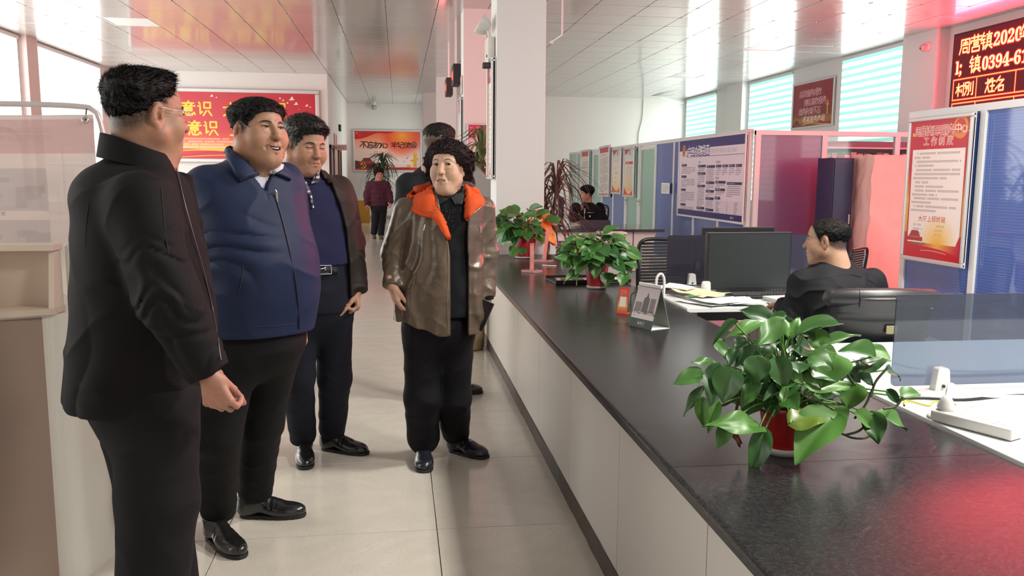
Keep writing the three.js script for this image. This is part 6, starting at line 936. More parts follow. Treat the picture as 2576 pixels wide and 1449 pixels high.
    const pad = hair.pad ?? 0.035, hfs = (x, y, z) => hf(x, y, z) * mn, hg = mesher(hfs, V(lo.x - pad, Math.max(lo.y, -0.16), -0.13 - pad), V(hi.x + pad, hi.y + pad, 0.1 + pad * 0.5), Math.max(cell, 0.003));
    const hp = hg.attributes.position, hn = hg.attributes.normal, r = rng(hair.seed ?? 1), SP = [], SN = [];
    for (let k = 0; k < hair.strands; k++) {
      const i = Math.floor(r() * hp.count), p = V(hp.getX(i), hp.getY(i), hp.getZ(i)), n = V(hn.getX(i), hn.getY(i), hn.getZ(i)); if (hair.line(Math.abs(p.x), p.y, p.z) < (hair.edge ?? 0.004) || n.y < -0.6) continue;
      const c = hair.comb(p, r), tdir = c.addScaledVector(n, -c.dot(n)).normalize(), side = tdir.clone().cross(n).normalize(), L = hair.len * (0.5 + r()), w = hair.width ?? 0.0005, lift = hair.lift * (0.4 + r());
      const a = p.clone().addScaledVector(n, -0.002), b = p.clone().addScaledVector(tdir, L * 0.5).addScaledVector(n, lift * 0.7).addScaledVector(side, (r() - 0.5) * L * 0.3), e = p.clone().addScaledVector(tdir, L).addScaledVector(n, lift * (0.3 + r())).addScaledVector(side, (r() - 0.5) * L * 0.5);
      const q = [a.clone().addScaledVector(side, w), a.clone().addScaledVector(side, -w), b.clone().addScaledVector(side, w * 0.8), b.clone().addScaledVector(side, -w * 0.8), e]; for (const t of [0, 1, 2, 1, 3, 2, 2, 3, 4]) { SP.push(q[t].x, q[t].y, q[t].z); SN.push(n.x, n.y, n.z); }
    }
    const sg = new THREE.BufferGeometry(); sg.setAttribute('position', new THREE.BufferAttribute(new Float32Array(SP), 3)); sg.setAttribute('normal', new THREE.BufferAttribute(new Float32Array(SN), 3)); parts.push(['hair', SP.length ? mergeAll([hg, sg]) : hg, 'hair']);
  }
  return { geo, parts, f: fs, at3 };
}
// hairlines: positive where hair grows; y of the line goes with z from the brow round to the nape
const rowLine = (rows) => (ax, y, z) => { let k = 0; while (k < rows.length - 2 && rows[k + 1][0] > z) k++; const t = clamp((rows[k][0] - z) / (rows[k][0] - rows[k + 1][0]), 0, 1); return y - lerp(rows[k][1], rows[k + 1][1], t); };
const headFrame = (p, yaw, pitch, roll, s) => new THREE.Matrix4().compose(p, new THREE.Quaternion().setFromEuler(new THREE.Euler(pitch, yaw, roll, 'YXZ')), V(s, s, s));
// ---------------------------------------------------------------- hand
function handField(w, dir, palm, side, o = {}) {   // wrist, toward the fingers, the way the palm faces, +1 when the thumb lies along dir x palm
  const s = o.size ?? 1, d = dir.clone().normalize(), n = palm.clone().addScaledVector(d, -palm.dot(d)).normalize(), t = d.clone().cross(n).normalize().multiplyScalar(side), P = (a, b, c) => w.clone().addScaledVector(d, a * s).addScaledVector(t, b * s).addScaledVector(n, c * s);
  const fs = [], pts = [], palmF = [cap(P(0.012, 0.012, 0), P(0.078, 0.030, 0), 0.0155 * s, 0.0125 * s), cap(P(0.012, 0.0, 0), P(0.082, 0.008, -0.001), 0.016 * s, 0.0125 * s), cap(P(0.012, -0.008, 0), P(0.078, -0.014, 0), 0.0155 * s, 0.012 * s), cap(P(0.012, -0.014, 0), P(0.07, -0.033, 0.001), 0.015 * s, 0.011 * s), cap(P(-0.03, 0, 0), P(0.012, 0, 0), 0.0235 * s, 0.0225 * s)];
  const base = [[0.082, 0.031], [0.087, 0.009], [0.083, -0.013], [0.073, -0.034]], len = [0.07, 0.078, 0.072, 0.056], rad = [0.0092, 0.0095, 0.009, 0.008], curl = o.curl ?? [0.5, 0.55, 0.6, 0.65];
  base.forEach(([a, b], i) => { let p = P(a, b, 0), ang = 0.35 * curl[i], sp = (o.spread ?? 0.06) * (1.5 - i); const joint = [0.45, 0.31, 0.24]; for (let k = 0; k < 3; k++) { ang += curl[i] * [0.55, 0.9, 0.6][k]; const q = p.clone().addScaledVector(d, Math.cos(ang) * len[i] * joint[k] * s).addScaledVector(n, Math.sin(ang) * len[i] * joint[k] * s).addScaledVector(t, sp * len[i] * joint[k] * s * Math.cos(ang)); fs.push([cap(p, q, rad[i] * s * (1 - k * 0.07), rad[i] * s * (0.94 - k * 0.08)), i]); pts.push(q); p = q; } });
  const th = o.thumb ?? [0.55, 0.5, 0.25]; let p = P(0.022, 0.022, 0.009); const steps = [[0.042, 0.0135], [0.033, 0.0105], [0.026, 0.0092]]; steps.forEach(([L, r], k) => { const q = p.clone().addScaledVector(d, L * s * Math.cos(th[0] - k * 0.16)).addScaledVector(t, L * s * Math.sin(th[0] - k * 0.3) * 0.9).addScaledVector(n, L * s * (th[1] + k * th[2] * 0.4)); fs.push([cap(p, q, r * s, (steps[k + 1]?.[1] ?? 0.0078) * s), 5]); pts.push(q); p = q; });
  const f = (x, y, z) => { let a = 1e9; for (const g of palmF) a = smin(a, g(x, y, z), 0.012 * s); let r = a; const per = [1e9, 1e9, 1e9, 1e9, 0, 1e9]; for (const [g, i] of fs) per[i] = smin(per[i], g(x, y, z), 0.004 * s); for (const i of [0, 1, 2, 3, 5]) { r = Math.min(r, smin(a, per[i], i === 5 ? 0.014 * s : 0.007 * s)); } return r; };
  const [lo, hi] = bounds([w, P(-0.03, 0.02, 0), P(0.09, 0.05, 0.02), P(0.09, -0.05, -0.02), P(0.03, 0.07, 0.03), ...pts], 0.024 * s);
  return { f, lo, hi, pts };
}
// ---------------------------------------------------------------- shoes
function shoe(parent, heel, dir, len, mat, soleMat, tall = 0.095, o = {}) {
  const d = dir.clone().setY(0).normalize(), g = new THREE.Group(); const k = len / 0.28, w = o.w ?? 1;
  const toeL = o.pointed ? 0.1 : 0.09, f0 = [ell(0, 0.036, 0.17 * k, 0.043 * w, 0.03, toeL * k), ell(0, 0.024, 0.2 * k, 0.041 * w, 0.022, 0.072 * k), ell(0, 0.045, 0.035 * k, 0.036 * w, 0.045, 0.046), cap(V(0, 0.06, 0.06 * k), V(0, tall, 0.035 * k), 0.036, 0.04), cap(V(0, 0.05, 0.15 * k), V(0, 0.085, 0.07 * k), 0.03, 0.034)];
  const up = (x, y, z) => { let a = f0[0](x, y, z); for (let i = 1; i < 5; i++) a = smin(a, f0[i](x, y, z), 0.03); a -= 0.0009 * Math.sin(z * 260) * sstep(z, 0.1 * k, 0.13 * k) * (1 - sstep(z, 0.15 * k, 0.17 * k)) * sstep(y, 0.03, 0.06); return Math.max(a, 0.012 - y, y - tall); };
  const outline = (z) => { const t = z / len; return (0.034 + 0.012 * Math.sin(clamp((t - 0.25) / 0.75, 0, 1) * Math.PI * 0.85)) * w * Math.sqrt(Math.max(0, 1 - Math.pow(Math.abs(t * 2 - 1), o.pointed ? 5 : 7))); };
  const sole = (x, y, z) => { const q = Math.abs(x) - outline(clamp(z, 0, len)), zz = Math.max(-z, z - len); return Math.max(Math.max(q, zz), y - 0.016 - (z < 0.085 * k ? 0 : 0), -y, z > 0.095 * k && z < 0.12 * k && y < 0.006 ? 0.002 : -1) ; };
  const turn = Math.atan2(d.x, d.z), m = new THREE.Matrix4().makeRotationY(turn).setPosition(heel.x, 0, heel.z);
  const u = mesher(up, V(-0.065, 0, -0.03), V(0.065, tall + 0.01, len + 0.02), 0.0055), s = mesher(sole, V(-0.07, -0.01, -0.02), V(0.07, 0.03, len + 0.02), 0.005);
  u.applyMatrix4(m); s.applyMatrix4(m); u.translate(-parent.position.x, 0, -parent.position.z); s.translate(-parent.position.x, 0, -parent.position.z);
  const sh = obj('shoe', u, mat, parent); obj('sole', s, soleMat, sh); return sh;
}
const hairMat = std(lin(0.0085, 0.0075, 0.007), 0.62, { side: THREE.DoubleSide, specularIntensity: 0.5, bumpMap: rep(T.weave, 60, 12), bumpScale: 0.0012 }), skinMat = std('#ffffff', 0.5, { vertexColors: true, bumpMap: rep(T.skin, 9, 9), bumpScale: 0.0002, specularIntensity: 0.8 });
const PART = { eye: std('#ffffff', 0.12, { vertexColors: true }), brow: std(lin(0.02, 0.014, 0.012), 0.7), hair: hairMat, teeth: std(lin(0.62, 0.58, 0.5), 0.25) };
// puts a person together: fields are in the place's own metres, meshes are moved to the person's base
function person(label, base) { return thing('person', label, 'person', V(base.x, 0, base.z)); }
function cloth(t, name, f, lo, hi, cell, mat, paint) { const g = mesher(f, lo, hi, cell, paint); g.translate(-t.position.x, 0, -t.position.z); return obj(name, g, mat, t); }
function body(t, heads, hands, under, lo, hi, skin) {
  const list = []; for (const h of heads) { const g = h.geo.clone(); g.applyMatrix4(h.m); list.push(g); }
  for (const h of hands) list.push(mesher(h.f, h.lo, h.hi, h.cell ?? 0.0032, (x, y, z) => { const m = 1 + 0.06 * noise3(x * 60, y * 60, z * 60); let kn = 0; for (const p of h.pts) kn = Math.max(kn, 1 - Math.hypot(x - p.x, y - p.y, z - p.z) / 0.013); const c = h.skin ?? skin; return [c[0] * m, c[1] * m * (1 - 0.12 * clamp(kn, 0, 1)), c[2] * m * (1 - 0.12 * clamp(kn, 0, 1))]; }));
  list.push(mesher(under, lo, hi, 0.02, () => skin)); const g = mergeAll(list); g.translate(-t.position.x, 0, -t.position.z); return obj('body', g, skinMat, t);
}
function addHead(t, h, hairM) { for (const [n, g, k] of h.parts) { const q = g.clone(); q.applyMatrix4(h.m); q.translate(-t.position.x, 0, -t.position.z); const m = obj(n, q, k === 'hair' && hairM ? hairM : PART[k], t); } }
const joined = (list, k) => (x, y, z) => { let d = 1e9; for (const f of list) d = smin(d, f(x, y, z), k); return d; };
const wrinkle = (amp, fx, fy, seed) => (x, y, z) => amp * (Math.pow(ridge(x * fx + seed, y * fy, z * fx), 3) - 0.35);
const onFloor = (px, py) => { const e = V(0, EYE, 0), d = at(px, py, -1).sub(e); return e.addScaledVector(d, -EYE / d.y); };
const wool = (c, rough = 0.85, extra = {}) => std(c, rough, { specularIntensity: 0.35, bumpMap: rep(T.weave, 30, 30), bumpScale: 0.0005, ...extra });
const shoeMat = std(lin(0.012, 0.012, 0.013), 0.22, { clearcoat: 0.5, clearcoatRoughness: 0.15 }), soleMat = std(lin(0.01, 0.01, 0.01), 0.6);
// trousers from hip, knee and ankle points
function trousers(t, legs, waist, o) {
  const fs = [], W = wrinkle(o.amp ?? 0.004, 3.5, 6, o.seed ?? 3), fold = (x, y, z) => { let k = 0; for (const l of legs) { const dy = y - l.ankle.y; k += Math.exp(-dy * dy / 0.01) * Math.exp(-((x - l.ankle.x) ** 2 + (z - l.ankle.z) ** 2) / 0.02); } return 0.0016 * k * Math.sin((y + 0.5 * x) * 55); };
  for (const l of legs) { fs.push(cap(l.hip, l.knee, l.r[0], l.r[1])); fs.push(cap(l.knee, l.ankle, l.r[1], l.r[2])); }
  const L = joined(fs, 0.035), hem = Math.min(...legs.map((l) => l.ankle.y)) , top = o.top;
  const f = (x, y, z) => { let d = smin(L(x, y, z), waist(x, y, z), 0.06) - W(x, y, z) - fold(x, y, z); for (const l of legs) { const dd = Math.hypot(x - l.ankle.x, z - l.ankle.z); if (dd < 0.14 && y < l.ankle.y + 0.1) d = Math.max(d, l.hem - y); } return Math.max(d, y - top, 0.012 - y); };
  const pts = legs.flatMap((l) => [l.hip, l.knee, l.ankle, V(l.ankle.x, 0, l.ankle.z)]); pts.push(V(legs[0].hip.x, top, legs[0].hip.z)); const [lo, hi] = bounds(pts, 0.24); lo.y = 0; hi.y = top + 0.02;
  return { mesh: cloth(t, 'trousers', f, lo, hi, o.cell ?? 0.01, o.mat), f };
}
// ------------------------------------------------------------------ the cast
const crease = (t) => 1.6 * Math.pow(Math.abs(Math.sin(t * 0.5)), 0.7) - 1;   // round swells parted by sharp folds
function sleeve(S, E, Wr, r, o = {}) {
  const a = cap(S, E, r[0], r[1]), b = cap(E, Wr, r[1], r[2]), d = Wr.clone().sub(E).normalize(), u = E.clone().sub(S).normalize(), amp = o.amp ?? 0.006, fr = o.freq ?? 75, L = E.distanceTo(S), L2 = Wr.distanceTo(E);
  return (x, y, z) => {
    let A = a(x, y, z), B = b(x, y, z); const h = (x - Wr.x) * d.x + (y - Wr.y) * d.y + (z - Wr.z) * d.z, hu = (x - E.x) * u.x + (y - E.y) * u.y + (z - E.z) * u.z, n = noise3(x * 6, y * 6, z * 6) * 7;
    const lower = clamp(-h / L2, 0, 1), upper = clamp(-hu / L, 0, 1);
    B -= amp * crease(h * fr + n) * (0.4 + 0.6 * sstep(lower, 0.2, 0.9)); A -= amp * crease(hu * fr * 0.8 + n) * (1 - sstep(upper, 0.1, 0.75));
    return smin(A, Math.max(B, h), 0.03);
  };
}
function ringCollar(t, c0, turn, R, hgt, tilt, mat, front = 0.95) {   // stand collar: a tilted ring round the neck
  const o = t.position, pts = [], N = 44, K = 9, I = [];
  for (const s of [1, 0]) for (let j = 0; j <= K; j++) for (let i = 0; i <= N; i++) { const a = i / N * 2 * Math.PI, v = j / K, r = R - 0.012 * v + (s ? 0.005 : 0), fr = Math.cos(a), sd = Math.sin(a), k = fr > 0 ? lerp(1, front, fr) : 1; pts.push(c0.x + (Math.sin(turn) * fr * k + Math.cos(turn) * sd) * r - o.x, c0.y - fr * tilt * R - 0.03 + v * (hgt + 0.008 * sstep(-fr, -0.5, 0.8)), c0.z + (Math.cos(turn) * fr * k - Math.sin(turn) * sd) * r - o.z); }
  const S1 = (N + 1) * (K + 1), id = (s, i, j) => s * S1 + j * (N + 1) + i;
  for (let j = 0; j < K; j++) for (let i = 0; i < N; i++) { I.push(id(0, i, j), id(0, i, j + 1), id(0, i + 1, j), id(0, i + 1, j), id(0, i, j + 1), id(0, i + 1, j + 1)); I.push(id(1, i, j), id(1, i + 1, j), id(1, i, j + 1), id(1, i + 1, j), id(1, i + 1, j + 1), id(1, i, j + 1)); }
  for (let i = 0; i < N; i++) I.push(id(0, i, K), id(1, i, K), id(0, i + 1, K), id(1, i, K), id(1, i + 1, K), id(0, i + 1, K));
  const g = new THREE.BufferGeometry(); g.setAttribute('position', new THREE.BufferAttribute(new Float32Array(pts), 3)); g.setIndex(I); g.computeVertexNormals(); return obj('collar', uvBox(g), mat, t);
}
const limb = (...p) => { const f = []; for (let i = 0; i + 2 < p.length; i += 2) f.push(cap(p[i], p[i + 2], p[i + 1], p[i + 3])); return f; };
const buttonRow = (f, pts, z0, o, r) => mergeAll(pts.map(([x, y]) => { const p = onCloth(f, x, y, z0, 0.002), n = gradient(f, p); const g = new THREE.CylinderGeometry(r, r, 0.003, 14); g.rotateX(Math.PI / 2); g.applyQuaternion(new THREE.Quaternion().setFromUnitVectors(V(0, 0, 1), n)); p.sub(o); return g.translate(p.x, p.y, p.z); }));
const shortBack = [[0.1, 0.078], [0.075, 0.072], [0.058, 0.052], [0.048, 0.022], [0.035, 0.012], [0.022, -0.012], [0.008, -0.014], [-0.004, 0.026], [-0.02, 0.022], [-0.03, -0.03], [-0.06, -0.052], [-0.1, -0.07], [-0.13, -0.075]];
const stub = (line, fade) => (ax, y, z) => { const k = line(ax, y, z); return sstep(k, -fade, 0.012); };
// shared: everything under the clothes, hands that the picture hides
function bones(j) { return joined([...limb(j.neck, 0.05, j.chest, 0.1, j.hip, 0.11), ...limb(j.sL, 0.045, j.eL, 0.038, j.wL, 0.028), ...limb(j.sR, 0.045, j.eR, 0.038, j.wR, 0.028), ...limb(j.hL, 0.075, j.kL, 0.05, j.aL, 0.035), ...limb(j.hR, 0.075, j.kR, 0.05, j.aR, 0.035), cap(j.sL, j.sR, 0.05, 0.05)], 0.04); }
// ================================================================= man in the black jacket, seen from the side and behind
{
  const z = -2.35, P = (x, y, d = 0) => at(x, y, z + d), t = person('man in black stand-collar jacket with rimless glasses, turned away at the left', P(350, 1400)), o = t.position, turn = 105 * Math.PI / 180;
  const row = (px, py, a, f, b) => { const p = P(px, py); return [p.y, p.x, p.z, a, f, b]; };
  const torso = loft([row(352, 372, 0.08, 0.07, 0.08), row(352, 398, 0.066, 0.07, 0.085), row(346, 430, 0.135, 0.1, 0.13), row(343, 470, 0.195, 0.13, 0.155), row(343, 560, 0.225, 0.158, 0.155), row(350, 700, 0.225, 0.182, 0.165), row(352, 850, 0.225, 0.195, 0.178), row(342, 980, 0.225, 0.175, 0.18), row(340, 1045, 0.225, 0.165, 0.175)], turn);
  const S = P(352, 508, 0.19), E = P(425, 752, 0.26), Wr = P(527, 938, 0.25), S2 = P(380, 480, -0.2), E2 = P(430, 740, -0.24), W2 = P(500, 900, -0.2);
  const a1 = sleeve(S, E, Wr, [0.078, 0.072, 0.051], { amp: 0.007, freq: 110 }), a2 = sleeve(S2, E2, W2, [0.08, 0.065, 0.048]);
  const flap = joined([cap(P(466, 440, -0.1), P(494, 560, -0.12), 0.016, 0.017), cap(P(494, 560, -0.12), P(528, 760, -0.12), 0.017, 0.012)], 0.02), wr = wrinkle(0.006, 3.2, 4, 2), hemY = P(300, 1036, 0.14).y, hemT = P(160, 1004, 0.05).y;
  const drape = (x, y, zz) => 0.004 * crease(2 * (x * 22 + zz * 18 + 3 * noise3(x * 2, y * 1.2, zz * 2))) * sstep(P(0, 620).y - y, -0.02, 0.3);
  const f = (x, y, zz) => { let d = smin(torso(x, y, zz), a1(x, y, zz), 0.035); d = smin(d, a2(x, y, zz), 0.03); d = smin(d, flap(x, y, zz), 0.02); d -= wr(x, y, zz) + drape(x, y, zz); const px = (x - P(155, 1020).x) / (P(230, 1020).x - P(155, 1020).x); d = Math.max(d, y - (cutY - 0.3 * ((x - cutP.x) * Math.sin(turn) + (zz - cutP.z) * Math.cos(turn)))); return smax(d, lerp(hemT, hemY, clamp(px, 0, 1)) - y, 0.006); };
  const mat = wool(lin(0.0085, 0.0083, 0.0095), 0.8), cutP = P(357, 392), cutY = cutP.y - 0.012;
  const neckP = P(362, 372), [lo, hi] = bounds([S, E, Wr, S2, E2, W2, neckP, V(neckP.x - 0.22, hemY, z - 0.2), V(neckP.x + 0.24, hemY, z + 0.26)], 0.1); hi.y = neckP.y; cloth(t, 'jacket', f, lo, hi, 0.0085, mat);
  // stand collar: a tilted ring round the neck
  ringCollar(t, P(352, 392), turn, 0.1, 0.054, 0.26, mat, 0.9);
  obj('zipper', seam(f, [[446, 410], [447, 450], [458, 500], [480, 580], [508, 680], [532, 780], [546, 860], [552, 905]], z, o, 0.0016, 0.004, 60), std(lin(0.13, 0.13, 0.13), 0.3, { metalness: 0.5 }), t);
  obj('seam', [seam(f, [[405, 470], [412, 540], [418, 600], [424, 640]], z, o, 0.0016, -0.0006), seam(f, [[230, 470], [222, 520], [216, 570], [214, 620]], z, o, 0.0012, -0.0005)], std(lin(0.006, 0.006, 0.006), 0.8), t);
  const legs = [{ hip: P(385, 1010, 0.1), knee: P(398, 1250, 0.11), ankle: V(P(385, 1500).x, 0.1, z + 0.09), r: [0.118, 0.1, 0.092], hem: 0.03 }, { hip: P(345, 1010, -0.12), knee: P(388, 1260, -0.1), ankle: V(P(395, 1500).x, 0.1, z - 0.12), r: [0.118, 0.098, 0.09], hem: 0.03 }];
  const hipC = P(345, 985), tm = wool(lin(0.0095, 0.0095, 0.011), 0.82); trousers(t, legs, ell(hipC.x + 0.01, hipC.y, hipC.z, 0.14, 0.16, 0.17), { top: P(0, 950).y, mat: tm, cell: 0.011 });
  const sd = V(1, 0, -0.2); for (const l of legs) shoe(t, V(l.ankle.x - 0.06, 0, l.ankle.z), sd, 0.29, shoeMat, soleMat);
  const line = rowLine([[0.105, 0.112], [0.08, 0.104], [0.06, 0.09], [0.045, 0.058], [0.03, 0.04], [0.02, 0.02], [0.006, 0.016], [-0.01, 0.03], [-0.02, 0.02], [-0.032, -0.035], [-0.06, -0.058], [-0.11, -0.072], [-0.13, -0.074]]);
  const eye0 = P(374, 283), m = headFrame(eye0, 127 * Math.PI / 180, 0.03, 0.02, 0.9), skin = [0.35, 0.19, 0.122];
  const h = makeHead({ fl: 1.1, ch: 0.95, wide: 1.1, fat: 0.016, nose: 0.98, open: 0.004, mouthOpen: 0.003, skin, lip: [0.3, 0.11, 0.09], cell: 0.0025, neckR: 0.068, neckTo: V(0, -0.17, 0.0),
    hair: { root: [0.03, 0.022, 0.02], stubble: (ax, y, zz) => { const k = line(ax, y, zz); return sstep(k, -0.012, 0.03); }, cap: true, line: (ax, y, zz) => Math.min(line(ax, y, zz), y - 0.045 + 0.12 * sstep(-zz, -0.02, 0.04)), thick: (ax, y, zz) => 0.0015 + 0.006 * sstep(-zz, 0.03, 0.08) * sstep(y, -0.06, 0.0) + 0.015 * sstep(y, 0.015, 0.1) + 0.012 * sstep(y, 0.07, 0.11) * sstep(zz, 0.0, 0.08), strands: 9000, len: 0.02, lift: 0.0035, seed: 3, clearEar: true, edge: 0.002, comb: (p, r) => V((r() - 0.5) * 0.8, -0.15 + 0.7 * sstep(p.y, 0.06, 0.11), 0.35 + 0.9 * sstep(p.y, 0.05, 0.1) * (p.z > -0.05 ? 1 : -0.2)) } });
  h.m = m;
  const hand = handField(Wr.clone().add(V(0.0, -0.004, 0)), at(548, 1000, z + 0.25).sub(at(527, 938, z + 0.25)), V(0.25, 0.1, -1), 1, { curl: [0.9, 1.0, 1.05, 1.1], thumb: [0.02, 0.95, 0.3], spread: 0.0, size: 0.95 }); hand.skin = [0.40, 0.205, 0.145]; hand.cell = 0.003;
  const hand2 = handField(W2, V(0.3, -1, 0), V(0.2, 0, 1), -1, {}); hand2.cell = 0.006;
  const under = bones({ neck: P(365, 380), chest: P(348, 520), hip: P(345, 940), sL: S2, eL: E2, wL: W2, sR: S, eR: E, wR: Wr, hL: legs[1].hip, kL: legs[1].knee, aL: legs[1].ankle, hR: legs[0].hip, kR: legs[0].knee, aR: legs[0].ankle });
  body(t, [h], [hand, hand2], under, V(o.x - 0.5, 0, z - 0.5), V(o.x + 0.5, P(0, 360).y, z + 0.5), skin); addHead(t, h);
  // rimless glasses
  const lp = (x, y, zz) => { const q = h.at3(x, y, zz).applyMatrix4(m); return q.sub(o); }, gl = new THREE.Group(); gl.name = 'glasses'; t.add(gl);
  for (const s of [-1, 1]) {
    obj('temple', tube([lp(s * 0.057, 0.008, 0.094), lp(s * 0.075, 0.008, 0.075), lp(s * 0.082, 0.008, 0.03), lp(s * 0.083, 0.012, -0.002), lp(s * 0.083, -0.008, -0.03)], 0.0011, 30, 6), std(lin(0.6, 0.55, 0.5), 0.2, { metalness: 0.9 }), gl);
    const rim = []; for (let k = 0; k < 24; k++) { const a = k / 24 * 2 * Math.PI, c = Math.cos(a), q = Math.sin(a); rim.push(lp(s * 0.033 + 0.025 * Math.sign(c) * Math.pow(Math.abs(c), 0.6), -0.004 + 0.0165 * Math.sign(q) * Math.pow(Math.abs(q), 0.6), 0.1 - 0.006 * Math.abs(c))); }
    obj('rim', tube(rim, 0.0009, 60, 6, true), std(lin(0.6, 0.55, 0.5), 0.2, { metalness: 0.9 }), gl);
    const lg = new THREE.BufferGeometry(), q = [lp(s * 0.033, -0.004, 0.1)]; rim.forEach((p) => q.push(p)); lg.setAttribute('position', new THREE.BufferAttribute(new Float32Array(q.flatMap((p) => [p.x, p.y, p.z])), 3)); lg.setIndex(rim.flatMap((_, i) => [0, 1 + i, 1 + (i + 1) % rim.length])); lg.computeVertexNormals(); obj('lens', lg, std('#ffffff', 0.02, { transmission: 1, thickness: 0 }), gl);
  }
  obj('bridge', tube([lp(-0.009, 0.002, 0.1), lp(0, 0.005, 0.103), lp(0.009, 0.002, 0.1)], 0.001, 10, 6), std(lin(0.6, 0.55, 0.5), 0.2, { metalness: 0.9 }), gl);
}
// ================================================================= smiling man in the navy jacket
{
  const z = -3.12, P = (x, y, d = 0) => at(x, y, z + d), t = person('smiling man in a zipped navy blue jacket over a white collar', P(630, 1300)), o = t.position, turn = 32 * Math.PI / 180;
  const row = (px, py, a, f, b) => { const p = P(px, py); return [p.y, p.x, p.z, a, f, b]; };
  const torso = loft([row(640, 398, 0.088, 0.085, 0.085), row(632, 418, 0.12, 0.1, 0.1), row(620, 445, 0.185, 0.12, 0.13), row(620, 490, 0.212, 0.15, 0.14), row(628, 560, 0.215, 0.185, 0.145), row(640, 650, 0.222, 0.215, 0.15), row(648, 730, 0.218, 0.205, 0.15), row(650, 800, 0.205, 0.175, 0.145), row(650, 840, 0.195, 0.165, 0.14)], turn);
  const S = P(524, 470, 0.06), E = P(506, 645, 0.02), Wr = P(514, 790, 0.04), S2 = P(716, 455, -0.14), E2 = P(752, 640, -0.16), W2 = P(757, 805, -0.08);
  const a1 = sleeve(S, E, Wr, [0.078, 0.064, 0.05]), a2 = sleeve(S2, E2, W2, [0.072, 0.06, 0.047]), wr = wrinkle(0.0045, 3, 4.5, 5);
  const pull = (x, y, zz) => { const q = torso.uv(x, y, zz); return 0.0065 * crease(y * 62 + q[0] * 26 + 7 * noise3(x * 2.2, y * 3, zz * 2.2)) * sstep(y, P(0, 760).y, P(0, 640).y) * (1 - sstep(y, P(0, 600).y, P(0, 500).y)) * sstep(-q[0], -0.06, 0.1); };
  const hemY = P(640, 832).y, vTop = P(640, 405).y, vLow = P(690, 488).y;
  const inner = (x, y, zz) => torso(x, y, zz) + 0.018;
  const f = (x, y, zz) => { let d = smin(torso(x, y, zz), a1(x, y, zz), 0.035); d = smin(d, a2(x, y, zz), 0.035); d -= wr(x, y, zz) + pull(x, y, zz) + 0.004 * Math.exp(-(((y - hemY - 0.03) / 0.012) ** 2)) * 0; const q = torso.uv(x, y, zz); if (q[1] > 0 && y > vLow - 0.02) d = smax(d, 0.055 * sstep(y, vLow, vTop) - Math.abs(q[0] - 0.012), 0.006); return smax(d, hemY - y, 0.006); };
  const navy = wool(lin(0.016, 0.026, 0.066), 0.55, { sheen: 0.3, sheenColor: new THREE.Color(0.2, 0.22, 0.4), sheenRoughness: 0.5 });
  const [lo, hi] = bounds([S, E, Wr, S2, E2, W2, V(o.x - 0.2, hemY, z - 0.2), V(o.x + 0.25, hemY, z + 0.22)], 0.1); hi.y = P(0, 396).y; cloth(t, 'jacket', f, lo, hi, 0.0085, navy);
  const shirtF = (x, y, zz) => Math.max(inner(x, y, zz), P(0, 560).y - y), sm = wool(lin(0.55, 0.56, 0.66), 0.7); cloth(t, 'shirt', shirtF, V(o.x - 0.25, P(0, 570).y, z - 0.2), V(o.x + 0.25, P(0, 398).y + 0.01, z + 0.25), 0.009, sm);
  const top = (x, y, zz) => Math.min(f(x, y, zz), shirtF(x, y, zz), neck(x, y, zz)), neck = cap(P(652, 395, 0.0), P(628, 450, -0.02), 0.086, 0.096);
  obj('shirt_collar', [patch(top, [[604, 372], [632, 405], [660, 440]], [[617, 372], [648, 402], [672, 432]], z, o, 0.006, 14, 6), patch(top, [[678, 404], [690, 408], [708, 416]], [[672, 436], [690, 438], [706, 428]], z, o, 0.012, 12, 8)], std(lin(0.6, 0.58, 0.66), 0.7), t);
  obj('collar', [patch(top, [[580, 366], [606, 400], [634, 428], [650, 442]], [[566, 376], [576, 410], [590, 440], [606, 458]], z, o, 0.014, 22, 12, 0.006, 0.006), patch(top, [[700, 430], [712, 432], [722, 440]], [[690, 440], [706, 446], [728, 456]], z, o, 0.01, 14, 8, 0.005)], navy, t);
  obj('zipper', seam(f, [[690, 490], [700, 520], [714, 570], [728, 630], [740, 690], [748, 750], [752, 800], [752, 828]], z, o, 0.002, 0.0015, 60), std(lin(0.006, 0.008, 0.02), 0.5), t);
  { const p = onCloth(f, 694, 494, z, 0.006).sub(o); obj('zip_pull', [bx(-0.004, -0.022, -0.002, 0.004, 0.012, 0.002, 0.0015).translate(p.x, p.y, p.z), rod(V(p.x, p.y + 0.012, p.z), V(p.x - 0.004, p.y + 0.02, p.z), 0.003)], M.chrome, t); }
  obj('pocket_seam', seam(f, [[613, 640], [612, 670], [608, 705], [600, 745]], z, o, 0.0022, 0.0005, 30), std(lin(0.006, 0.009, 0.025), 0.7), t);
  obj('hem_seam', seam(f, [[560, 822], [600, 823], [650, 822], [700, 819], [745, 814]], z, o, 0.0014, 0.0, 30), std(lin(0.008, 0.012, 0.035), 0.7), t);
  obj('shirt_button', buttonRow(shirtF, [[674, 455]], z, o, 0.005), M.whitePlastic, t);
  const k1 = onFloor(523, 1352), k2 = onFloor(614, 1300), legs = [{ hip: P(588, 850, 0.05), knee: P(548, 1090, 0.04), ankle: V(k1.x + 0.045, 0.12, k1.z), r: [0.108, 0.083, 0.07], hem: 0.075 }, { hip: P(690, 850, -0.05), knee: P(658, 1060, -0.2), ankle: V(k2.x + 0.05, 0.12, k2.z), r: [0.108, 0.083, 0.072], hem: 0.075 }];
  const w = P(640, 850); const tr = trousers(t, legs, ell(w.x, w.y, w.z, 0.175, 0.15, 0.15), { top: P(0, 800).y, mat: wool(lin(0.0085, 0.0085, 0.0095), 0.8), seed: 9 });
